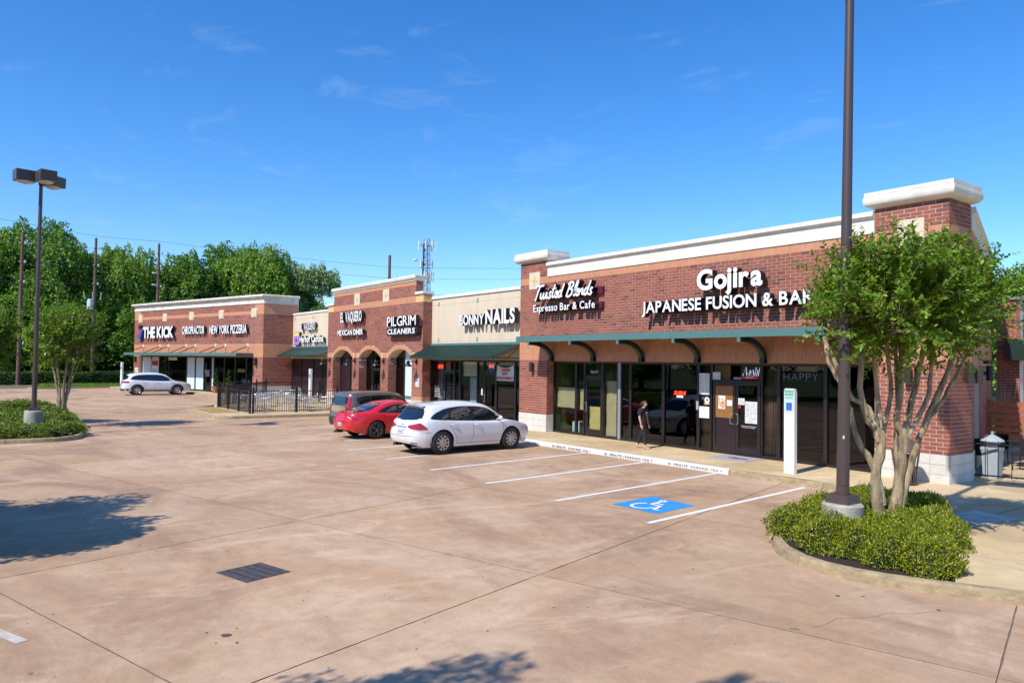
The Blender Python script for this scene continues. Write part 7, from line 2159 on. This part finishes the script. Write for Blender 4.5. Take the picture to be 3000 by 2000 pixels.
panels(26.3, 1.75, 7, 1.9); panels(22.5, 1.5, 4, 1.5); panels(20.0, 1.4, 6, 2.0); panels(15.4, 2.1, 8, 2.1, skip=(2, 6)); panels(11.0, 2.4, 4, 1.2)
mb = MB(); mb.lathe([(0, 0), (.45, .1), (.5, .35), (0, .4)], (mx_ - 1.2, my_ - 1.9, 23.1), 14); mb.build('dish', 'white', tw, smooth=True)

# ================================================================== RESERVED PARKING POSTS
def wheel_sign(T, F, s0, s1, z0, z1, d):
    part_box(T, F, 'symbol_panel', (s0, s1, z0, z1, d, d + .003), 'blue')
    mb = MB(); zz = [d + .004]
    def put(p, w):
        ribbon(mb, p, w * (s1 - s0) * 1.1, lambda x, y: F.p(s0 + (s1 - s0) * x, z0 + (z1 - z0) * y, zz[0])); zz[0] += .0004
    def put2(p, w): put(p, w)
    arc = [(.46 + .20 * math.cos(R(a)), .32 + .20 * math.sin(R(a))) for a in range(115, 371, 16)]
    put(arc, .07); put([(.44, .72), (.46, .48), (.66, .47), (.76, .22), (.84, .25)], .08); put([(.45, .61), (.62, .60)], .06); put([(.43 + .045 * math.cos(R(a)), .82 + .045 * math.sin(R(a))) for a in range(0, 361, 45)], .05)
    mb.build('wheelchair_symbol', 'whiteside', T)
F_ = Fr(-11.26, 17.36, 0)
hp = thing('parking_post', 'white square post with a green and blue reserved parking sign on the walk', 'parking post', (-11.26, 17.42, .15))
mb = MB(); mb.box(F_, -.15, .15, .15, 2.28, -.12, 0); mb.box(F_, -.135, .135, 2.28, 2.345, -.11, -.01); mb.build('post', 'white', hp)
part_box(hp, F_, 'sign_plate', (-.135, .135, 1.72, 2.33, .0, .006), 'palegreen')
part_box(hp, F_, 'header', (-.125, .125, 2.17, 2.30, .006, .008), 'greenprint'); text_line(F_, 'RESERVED', -.115, .115, 2.20, 2.27, None, .010, ['palegreen'], hp, .02, joined='lettering')
text_line(F_, 'PARKING', -.11, .11, 2.08, 2.14, None, .008, ['greenprint'], hp, .02, joined='lettering')
wheel_sign(hp, F_, -.08, .08, 1.78, 1.98, .006)
F_ = Fr(-45.9, 18.0, 0)
hp = thing('parking_post', 'white reserved parking post inside the patio against the dark shopfront', 'parking post', (-45.9, 18.0, .15))
part_box(hp, F_, 'post', (-.15, .15, .15, 2.35, -.12, 0), 'white'); part_box(hp, F_, 'sign_plate', (-.14, .14, 1.72, 2.33, 0, .006), 'palegreen'); wheel_sign(hp, F_, -.09, .09, 1.78, 2.0, .006)
F_ = Fr(-72, 11.3, 15)
hp = thing('parking_post', 'distant white reserved parking post left of the far brick building', 'parking post', (-72, 11.3, 0))
part_box(hp, F_, 'post', (-.15, .15, .0, 2.5, -.12, 0), 'white'); part_box(hp, F_, 'sign_plate', (-.14, .14, 1.8, 2.45, 0, .006), 'palegreen'); wheel_sign(hp, F_, -.09, .09, 1.9, 2.1, .006)

# ================================================================== FENCED PATIO
def fence_run(label, pts, h=1.15, z0=.15, sp=.115, post_every=None, post_h=1.3, pr=.045, name='patio_fence', mname='black', posts=True, rail2=True):
    t = thing(name, label, 'fence', (*pts[0], z0))
    for a, b in zip(pts, pts[1:]):
        A_, B_ = Vector((*a, 0)), Vector((*b, 0)); L_ = (B_ - A_).length; F = Fr(a[0], a[1], math.degrees(math.atan2(b[1]-a[1], b[0]-a[0])))
        for z in (z0 + .10, z0 + h - .03): part_box(t, F, 'rail', (0, L_, z - .018, z + .018, -.016, .016), mname)
        n = int(L_ / sp)
        me = None
        for k in range(1, n):
            if me is None:
                mb = MB(); mb.box(Fr(0, 0, 0), -.009, .009, 0, h - .0, -.009, .009); me = mb.mesh('picket', [mname])
            o = bpy.data.objects.new('picket', me); COL.objects.link(o); o.parent = t; o.matrix_parent_inverse = inv_of(t); o.location = F.p(k * L_ / n, z0 + .05, 0); o.rotation_euler = (0, 0, F.ang)
        if posts:
            m = max(1, round(L_ / (post_every or 2.2)))
            for k in range(m + 1):
                if k == 0 and a != pts[0]: continue
                mb = MB(); s = k * L_ / m; mb.box(F, s - pr, s + pr, z0 - .03, z0 + post_h, -pr, pr); mb.box(F, s - pr * .6, s + pr * .6, z0 + post_h, z0 + post_h + .1, -pr * .6, pr * .6); mb.build('post', mname, t)
    return t
fence_run('black picket fence along the front of the patio', [(-44.2, 11.95), (-38.4, 11.95)], post_every=2.0)
fence_run('black picket fence along the right side of the patio towards the arched building', [(-38.38, 12.1), (-38.36, 18.9)], post_every=2.25)
fence_run('black picket fence along the far left side of the patio', [(-44.25, 12.05), (-53.6, 17.8), (-53.55, 21.1)], post_every=2.6)
tf = tag(bpy.data.objects.new('patio_chair', None), 'x', 'chair'); COL.objects.link(tf)
def chair_mesh():
    seat, frame = MB(), MB()
    for k in range(5): seat.box(None, -.19 + k * .08, -.125 + k * .08, .44, .452, -.20, .20)
    back = MB()
    for k in range(3): back.tube([(-.22, -.19, .58 + k * .09), (-.25, 0, .585 + k * .09), (-.22, .19, .58 + k * .09)], .012, 4)
    for s in (-1, 1):
        frame.tube([(.22, s*.22, 0), (.21, s*.22, .44), (.20, s*.24, .66), (-.1, s*.25, .67), (-.22, s*.22, .66)], .013, 6)
        frame.tube([(-.26, s*.22, 0), (-.21, s*.22, .44), (-.23, s*.20, .70), (-.25, s*.10, .83), (-.255, 0, .85)], .013, 6)
        frame.tube([(-.2, s*.21, .44), (.21, s*.21, .44)], .012, 5)
    return seat.mesh('seat', ['alu']), back.mesh('backrest', ['alu']), frame.mesh('frame', ['alu'])
chm = chair_mesh()
bpy.data.objects.remove(tf)
tabm = MB(); tabm.lathe([(0, .70), (.36, .70), (.37, .715), (.36, .73), (0, .73)], (0, 0, 0), 20); tabm = tabm.mesh('tabletop', ['alu'], smooth=40, recalc=True)
legm = MB(); legm.tube([(0, 0, .03), (0, 0, .70)], .03, 8)
for k in range(4): legm.tube([(0, 0, .1), (.28 * math.cos(k * 1.5708), .28 * math.sin(k * 1.5708), .01)], .018, 5)
legm = legm.mesh('pedestal_leg', ['alu'])
def patio_set(x, y, a0, n, where):
    t = thing('patio_table', 'round aluminium table ' + where, 'table', (x, y, .15), group=None)
    for nm, m_ in (('tabletop', tabm), ('pedestal_leg', legm)): o = bpy.data.objects.new(nm, m_); COL.objects.link(o); o.parent = t
    for k in range(n):
        a = R(a0 + 360 * k / n + random.uniform(-12, 12)); r_ = random.uniform(.58, .68)
        c = thing('patio_chair', 'brushed aluminium chair at the table ' + where, 'chair', (x + r_ * math.cos(a), y + r_ * math.sin(a), .15), rz=a + math.pi + random.uniform(-.3, .3), group='aluminium chairs ' + where)
        for nm, m_ in zip(('seat', 'backrest', 'frame'), chm): o = bpy.data.objects.new(nm, m_); COL.objects.link(o); o.parent = c
patio_set(-43.0, 13.2, 20, 4, 'in the near left corner of the patio')
patio_set(-40.9, 13.0, 50, 4, 'by the front fence in the middle of the patio')
patio_set(-39.4, 14.9, 10, 4, 'by the right hand fence of the patio')
patio_set(-42.0, 16.0, 70, 4, 'in the middle of the patio')
patio_set(-46.5, 16.2, 35, 4, 'near the far left fence of the patio')
patio_set(-44.2, 14.6, 0, 4, 'behind the near left corner of the patio')
patio_set(-40.2, 17.3, 30, 4, 'next to the first arch')
patio_set(-49.3, 18.2, 15, 3, 'near the far brick side wall')
# low black gate panel at the first arch
fence_run('short black gate panel beside the first arch', [(-46.4, 18.9), (-45.7, 18.9)], h=1.25, post_every=.7)
# spiral topiaries
def topiary(label, x, y, seed):
    t = thing('topiary', label, 'potted plant', (x, y, .15)); rg = np.random.default_rng(seed)
    mb = MB(); mb.lathe([(0, 0), (.22, 0), (.30, .42), (.33, .44), (.33, .52), (.28, .52), (.27, .46), (0, .46)], (x, y, .15), 18); mb.build('pot', 'terracotta', t, smooth=40)
    n = 3600; u = rg.uniform(0, 1, n); a = u * 2 * math.pi * 3.6; th = rg.uniform(0, 6.28, n); rad = .24 * (1 - u) + .05; rr = .11 * (1 - u * .55)
    cx = np.cos(a) * rad * .55; cy = np.sin(a) * rad * .55; out = np.stack([np.cos(a) * np.cos(th), np.sin(a) * np.cos(th), np.sin(th)], 1)
    p = np.stack([x + cx, y + cy, .66 + u * 1.35], 1) + out * rr[:, None]
    me = leaf_obj_mesh('foliage', p, out + rg.normal(size=(n, 3)) * .5, out + rg.normal(size=(n, 3)) * .3, rg.uniform(.035, .06, n), G_hedge, asp=.6); o = bpy.data.objects.new('foliage', me); COL.objects.link(o); o.parent = t; o.matrix_parent_inverse = inv_of(t); o['kind'] = 'stuff'
    mb = MB(); mb.tube([(x, y, .6), (x, y, 2.0)], .02, 6); mb.build('stem', bark2, t)
q = FD.p(-5.35, 0, .75); topiary('spiral topiary in a terracotta pot, the left one by the pizzeria door', q[0], q[1], 5)
q = FD.p(-3.5, 0, .75); topiary('spiral topiary in a terracotta pot, the right one nearest the patio fence', q[0], q[1], 6)

# ================================================================== AROUND THE RIGHT CORNER
tc_ = thing('litter_bin', 'brown slatted litter bin with a domed top behind the crape myrtle', 'litter bin', (-8.75, 18.3, .15)); bx_, by_ = -8.72, 18.25
bin_m = M('brown_bin_metal', (.12, .07, .06), .5)
for k in range(22):
    a = 2 * math.pi * k / 22; c_, s_ = math.cos(a), math.sin(a); mb = MB(); mb.tube([(bx_ + .22 * c_, by_ + .22 * s_, .17), (bx_ + .24 * c_, by_ + .24 * s_, .5), (bx_ + .30 * c_, by_ + .30 * s_, .93)], .011, 4); mb.build('slat', bin_m, tc_)
mb = MB(); mb.lathe([(.0, 0), (.2, 0), (.2, .68), (0, .68)], (bx_, by_, .18), 18); mb.build('liner', 'blacksoft', tc_)
mb = MB(); mb.lathe([(.30, 0), (.32, .03), (.30, .06), (.27, .08), (.24, .2), (.15, .29), (0, .32)], (bx_, by_, .93), 24); mb.build('dome', bin_m, tc_, smooth=50)
for z in (.2, .55): mb = MB(); mb.tube([(bx_ + .245 * math.cos(R(a)), by_ + .245 * math.sin(R(a)), z) for a in range(0, 361, 20)], .012, 5); mb.build('hoop', bin_m, tc_)
fence_run('low dark railing across the side court beside the stone lantern', [(-8.25, 20.75), (-7.2, 21.1), (-5.0, 21.9), (-1.5, 23.1)], h=.92, z0=.15, sp=.24, posts=False, name='court_railing')
ln = thing('stone_lantern', 'pale blue grey lantern pedestal with a pagoda cap behind the railing', 'lantern', (-7.95, 21.25, .15)); lx, ly = -7.98, 21.25
lm = M('pale_grey_stone', (.36, .40, .42), .7, noise=(8, .15))
def sq(mb, r0, z0, r1, z1): mb.quadbox([(lx-r0, ly-r0, z0), (lx+r0, ly-r0, z0), (lx+r0, ly+r0, z0), (lx-r0, ly+r0, z0), (lx-r1, ly-r1, z1), (lx+r1, ly-r1, z1), (lx+r1, ly+r1, z1), (lx-r1, ly+r1, z1)])
mb = MB(); sq(mb, .16, .15, .19, .86); mb.build('pedestal', lm, ln); mb = MB(); sq(mb, .205, .861, .205, .94); mb.build('table', lm, ln); mb = MB(); sq(mb, .09, .941, .14, 1.08); mb.build('light_box', lm, ln)
mb = MB(); mb.lathe([(0, 0), (.27, .0), (.25, .04), (.12, .12), (.03, .17), (.035, .20), (.04, .23), (0, .25)], (lx, ly, 1.09), 18); mb.build('cap', lm, ln, smooth=35)
sl = thing('slatted_screen', 'orange stained slatted timber screen at the back of the side court', 'screen', (-9, 27, .15))
FSl = Fr(-10.25, 26.9, 12)
for k in range(6): part_box(sl, FSl, 'slat', (0, 3.6, .72 + k * .20, .72 + k * .20 + .155, -.02, .02), 'orangewood')
for x in (.02, 1.2, 2.4, 3.5): part_box(sl, FSl, 'post', (x, x + .08, .15, 1.93, -.10, -.022), 'orangewood')
for k, (x, y) in enumerate(((-9.0, 23.4), (-8.4, 24.8), (-7.2, 24.2))):
    t = thing('cafe_table', ('dark cafe table nearest the railing in the shaded side court', 'dark cafe table farther back in the shaded side court', 'dark cafe table to the right in the side court')[k], 'table', (x, y, .15))
    mb = MB(); mb.box(None, x - .4, x + .4, .84, .88, y - .4, y + .4); mb.build('tabletop', 'blacksoft', t); mb = MB(); mb.tube([(x, y, .16), (x, y, .84)], .04, 8); mb.box(None, x - .25, x + .25, .151, .17, y - .25, y + .25); mb.build('pedestal_leg', 'black', t)
for k, (x, y, a) in enumerate(((-8.75, 22.5, 1.6), (-8.1, 23.6, 3.0), (-9.0, 24.4, 4.7), (-7.6, 25.4, .4))):
    t = thing('cafe_chair', ('dark round backed chair just behind the lantern', 'dark chair right of the nearest cafe table', 'dark chair between the two cafe tables', 'dark chair farthest back in the side court')[k], 'chair', (x, y, .15), rz=a)
    mb = MB(); mb.grid([[(-.24 * math.cos(q_), .25 * math.sin(q_), .45 + j * .11) for j in range(5)] for q_ in [R(-80 + 16 * i) for i in range(11)]]); mb.build('backrest', 'black', t, world=False, smooth=True)
    mb = MB(); mb.lathe([(0, .43), (.24, .43), (.24, .47), (0, .47)], (0, 0, 0), 14); mb.build('seat', 'blacksoft', t, world=False)
    for (p_, q_) in ((.18, .18), (.18, -.18), (-.18, .18), (-.18, -.18)): mb = MB(); mb.tube([(p_, q_, 0), (p_ * .9, q_ * .9, .43)], .015, 5); mb.build('leg', 'black', t, world=False)
yr = thing('yellow_railing', 'yellow painted railing beyond the orange screen at the right edge', 'railing', (-11.8, 34, 0)); FY = Fr(-12.1, 34, 5)
for z in (1.75, 2.75): part_box(yr, FY, 'rail', (0, 5, z, z + .12 if z > 2 else z + .35, -.05, .05), 'yellow')
for k in range(14): part_box(yr, FY, 'baluster', (.05 + k * .36, .12 + k * .36, 2.0, 2.75, -.03, .03), 'yellow')
for k in range(4): part_box(yr, FY, 'post', (k * 1.6, .12 + k * 1.6, 0, 1.75, -.05, .05), 'yellow')
hs2 = thing('house', 'grey roofed house far beyond the side court', 'house', (-20, 62, 0))
mb = MB(); mb.box(None, -27, -12, 0, 3.1, 60, 72); mb.build('wall', 'tan', hs2)
mb = MB(); mb.prism(Fr(-28, 59.5, 0), [(0, 3.1), (17, 3.1), (14.5, 5.2), (2.5, 5.2)], -13, 0); mb.build('roof', M('grey_shingle', (.16, .16, .17), .9, noise=(4, .25)), hs2)
bs = thing('bare_shrub', 'leafless twiggy shrub above the orange screen', 'shrub', (-10.1, 27.6, .15)); mb = MB()
for k in range(46):
    a = random.uniform(0, 6.28); r_ = random.uniform(.1, .65); mb.tube([(-10.1, 27.6, .15), (-10.1 + r_ * .5 * math.cos(a), 27.6 + r_ * .5 * math.sin(a), 1.3), (-10.1 + r_ * math.cos(a + .2), 27.6 + r_ * math.sin(a + .2), random.uniform(1.9, 2.6))], [.012, .008, .003], 4)
mb.build('stems', M('dry_twig', (.38, .28, .18), .9), bs)
sheet_ = MB(); sheet_.flat([(-6.5, 14.9), (-5.7, 14.6), (-5.5, 15.9), (-6.35, 16.1)], KZ + .003); o = struct(sheet_.build('blue_walk_paint', M('worn_blue_paint', (.56, .53, .43), .8, noise=(3, .4))), 'worn pale blue painted patch on the walk right of the island')

# ================================================================== THE WOMAN ON THE WALK
def skin_mesh(verts, edges, radii, root=0, sub=2):
    me = bpy.data.meshes.new('skin'); me.from_pydata(verts, edges, [])
    ob = bpy.data.objects.new('skin', me); COL.objects.link(ob)
    m1 = ob.modifiers.new('s', 'SKIN'); m1.use_smooth_shade = True
    sv = me.skin_vertices[0].data
    for i, r_ in enumerate(radii):
        sv[i].radius = (r_, r_) if not isinstance(r_, tuple) else r_; sv[i].use_root = (i == root)
    m2 = ob.modifiers.new('u', 'SUBSURF'); m2.levels = sub; m2.render_levels = sub
    bpy.context.view_layer.update(); dg = bpy.context.evaluated_depsgraph_get()
    out = bpy.data.meshes.new_from_object(ob.evaluated_get(dg)); bpy.data.objects.remove(ob)
    return out
def chain(spec):
    v, e, r_ = [], [], []; idx = {}
    for nm, par, p, rad in spec:
        idx[nm] = len(v); v.append(p); r_.append(rad)
        if par: e.append((idx[par], idx[nm]))
    return v, e, r_
skin_c = M('skin', (.58, .33, .22), .55)
leg_c = M('dark_leggings', (.014, .013, .024), .75); top_c = M('black_tshirt', (.012, .012, .017), .85); hair_c = M('brown_hair', (.075, .038, .018), .55, noise=(60, .3)); shoe_c = M('pink_shoe', (.62, .36, .30), .5)
# local frame: +x is the way she walks (screen right), y to her left, z up; height 1.60 m
S_ = [('pel', None, (0, 0, .90), (.115, .145)), ('wst', 'pel', (.0, 0, 1.03), (.088, .115)), ('chs', 'wst', (.0, 0, 1.20), (.10, .135)), ('shl', 'chs', (-.005, 0, 1.31), (.075, .12)), ('nck', 'shl', (.015, 0, 1.385), .047), ('nk2', 'nck', (.035, 0, 1.44), .046),
      ('hip1', 'pel', (.01, -.085, .84), .092), ('kn1', 'hip1', (.11, -.085, .50), .070), ('cf1', 'kn1', (.13, -.085, .34), .062), ('ank1', 'cf1', (.17, -.085, .10), .040),
      ('hip2', 'pel', (-.01, .085, .84), .092), ('kn2', 'hip2', (-.08, .085, .50), .070), ('cf2', 'kn2', (-.17, .085, .34), .060), ('ank2', 'cf2', (-.26, .085, .12), .040),
      ('sh1', 'shl', (-.005, -.155, 1.30), .056), ('el1', 'sh1', (-.02, -.20, 1.05), .040), ('wr1', 'el1', (.06, -.205, .83), .027),
      ('sh2', 'shl', (-.005, .155, 1.30), .056), ('el2', 'sh2', (.01, .20, 1.05), .040), ('wr2', 'el2', (.08, .19, .84), .027)]
v, e, r_ = chain(S_); bm_ = skin_mesh(v, e, r_)
wm_ = thing('person', 'woman in black T-shirt and dark leggings walking on the walk and looking down', 'person', (-17.24, 18.25, .15), rz=R(10)); wm_.scale = (.965, .965, .965)
bm_.materials.clear()
for m_ in (skin_c, leg_c): bm_.materials.append(m_)
for p in bm_.polygons:
    z = p.center.z; p.material_index = 1 if (z < .96 and abs(p.center.y) < .19 and not (abs(p.center.y) > .15 and z > .72) and z > .13) else 0; p.use_smooth = True
o = bpy.data.objects.new('body', bm_); COL.objects.link(o); o.parent = wm_
# T-shirt: a looser shell of trunk and sleeves
T_ = [('w00', None, (.0, 0, .82), (.142, .182)), ('w0', 'w00', (.0, 0, .92), (.14, .178)), ('w1', 'w0', (.0, 0, 1.04), (.118, .150)), ('w2', 'w1', (.0, 0, 1.20), (.132, .165)), ('w3', 'w2', (-.005, 0, 1.33), (.115, .16)), ('w4', 'w3', (.0, 0, 1.385), (.07, .08)),
      ('a1', 'w3', (-.005, -.165, 1.31), .088), ('b1', 'a1', (-.015, -.20, 1.20), .082), ('c1', 'b1', (-.018, -.208, 1.13), .080), ('a2', 'w3', (-.005, .165, 1.31), .088), ('b2', 'a2', (.005, .20, 1.20), .082), ('c2', 'b2', (.008, .205, 1.13), .080)]
v, e, r_ = chain(T_); me = skin_mesh(v, e, r_); me.materials.clear(); me.materials.append(top_c); o = bpy.data.objects.new('t_shirt', me); COL.objects.link(o); o.parent = wm_
# print on the shirt
mb = MB()
for k, (y_, z_, l_) in enumerate(((-.04, 1.24, .05), (-.05, 1.20, .04), (.0, 1.22, .05), (.03, 1.21, .03), (-.02, 1.17, .05), (.045, 1.235, .03))):
    a = k * 1.1; mb.tube([(.150, y_ - l_/2 * math.cos(a), z_ - l_/2 * math.sin(a)), (.150, y_ + l_/2 * math.cos(a), z_ + l_/2 * math.sin(a))], .005, 4)
sp = mb.build('shirt_print', 'whiteside', wm_, world=False)
# head: shaped ellipsoid with face
hc_ = Vector((.06, 0, 1.515)); mb = MB(); rows = []
for i in range(17):
    el = math.pi * i / 16 - math.pi / 2; row = []
    for j in range(25):
        az = 2 * math.pi * j / 24; x = math.cos(az) * math.cos(el); y_ = math.sin(az) * math.cos(el); z_ = math.sin(el)
        px_ = x * .092; py_ = y_ * .072; pz_ = z_ * .108
        if z_ < 0: f_ = 1 + z_ * .28; py_ *= f_; px_ = px_ * (1 + z_ * .15) + .012 * -z_
        fr_ = max(0, x) ** 6
        if abs(y_) < .25: px_ += .016 * fr_ * math.exp(-((z_ + .12) / .13) ** 2) * math.exp(-(y_ / .14) ** 2)       # nose
        px_ -= .006 * fr_ * (math.exp(-((z_ - .08) / .1) ** 2) * math.exp(-((abs(y_) - .33) / .15) ** 2))              # eye sockets
        px_ += .005 * fr_ * math.exp(-((z_ + .48) / .09) ** 2) * math.exp(-(y_ / .3) ** 2)                             # lips
        row.append((px_, py_, pz_))
    rows.append(row)
mb.grid(rows); 
for s in (-1, 1): mb.lathe([(0, -.006), (.012, -.006), (.018, 0), (.012, .006), (0, .006)], (-.005, s * .073, -.008), 8, axis='y')
hd = mb.build('head', skin_c, wm_, smooth=True, recalc=True, world=False); hd.location = hc_; hd.rotation_euler = (0, R(24), 0)
for s in (-1, 1):
    mb = MB(); mb.lathe([(0, -.009), (.009, -.004), (.009, .004), (0, .009)], (0, 0, 0), 8); o = mb.build('eye', 'darkprint', hd, world=False); o.location = (.080, s * .029, .008)
    mb = MB(); mb.tube([(.086, s * .016, .03), (.080, s * .042, .031)], .003, 4); mb.build('eyebrow', hair_c, hd, world=False)
mb = MB(); mb.tube([(.088, -.02, -.052), (.094, 0, -.052), (.088, .02, -.052)], .0045, 6); mb.build('mouth', M('lips', (.42, .14, .12), .5), hd, world=False)
mb = MB(); rows = []
for i in range(12):
    el = math.pi / 2 - 2.15 * i / 11; row = []
    for j in range(25):
        az = 2 * math.pi * j / 24; x, y_, z_ = math.cos(az) * math.cos(el), math.sin(az) * math.cos(el), math.sin(el)
        k_ = 1.10; 
        if x > .35 and z_ < .45: k_ = .93                      # face left free
        row.append((x * .092 * k_ - .006, y_ * .074 * k_, z_ * .108 * 1.06 + .004))
    rows.append(row)
mb.grid(rows); mb.tube([(-.085, 0, .03), (-.125, 0, .0), (-.13, .005, -.07), (-.12, .01, -.16)], [.03, .034, .028, .008], 8)
o = mb.build('hair', hair_c, hd, smooth=True, recalc=True, world=False)
# hands with five fingers, slightly curled
def hand(wr, side, T):
    wr = Vector(wr); f = [('w', None, tuple(wr), .023), ('p', 'w', tuple(wr + Vector((.014, 0, -.045))), (.017, .030)), ('q', 'p', tuple(wr + Vector((.022, 0, -.085))), (.013, .034))]
    v, e, r_ = chain(f); me = skin_mesh(v, e, r_, sub=1); me.materials.clear(); me.materials.append(skin_c); o = bpy.data.objects.new('hand', me); COL.objects.link(o); o.parent = T
    for k, (oy, l) in enumerate(((-.027, .058), (-.009, .066), (.009, .062), (.026, .048))):
        b = wr + Vector((.022, oy, -.09)); mb = MB(); mb.tube([b + Vector((0, 0, .02)), b + Vector((.004, 0, -l * .4)), b + Vector((.016, 0, -l * .75)), b + Vector((.030, 0, -l))], [.0095, .009, .008, .006], 8); mb.build('finger', skin_c, o, smooth=True, world=False)
    b = wr + Vector((.018, -side * -.0, -.045)); mb = MB(); mb.tube([b, b + Vector((.032, side * .008, -.022)), b + Vector((.046, side * .006, -.048))], [.012, .010, .007], 8); mb.build('thumb', skin_c, o, smooth=True, world=False)
hand((.066, -.205, .815), 1, wm_); hand((.086, .19, .825), -1, wm_)
for (x, y_, z_, tilt) in ((.17, -.085, .0, 0), (-.26, .085, .015, 12)):
    mb = MB(); rows = []
    for k in range(9):
        u_ = k / 8; w = .036 * math.sin(math.pi * min(.98, max(.05, u_ * .9 + .06))) ** .5 * (1.08 if u_ > .5 else .95); hh = .075 * (1 - u_) + .028
        rows.append([(x - .07 + .225 * u_, y_ + w * math.cos(q_), z_ + max(.0, .002 + hh * .5 + hh * .5 * math.sin(q_))) for q_ in [2 * math.pi * i / 10 for i in range(11)]])
    mb.grid(rows); o = mb.build('shoe', shoe_c, wm_, smooth=True, recalc=True, world=False)
    mb = MB(); mb.tube([(x, y_, z_ + .03), (x, y_, z_ + .16)], [.034, .034], 10); mb.build('ankle', skin_c, wm_, smooth=True, world=False)
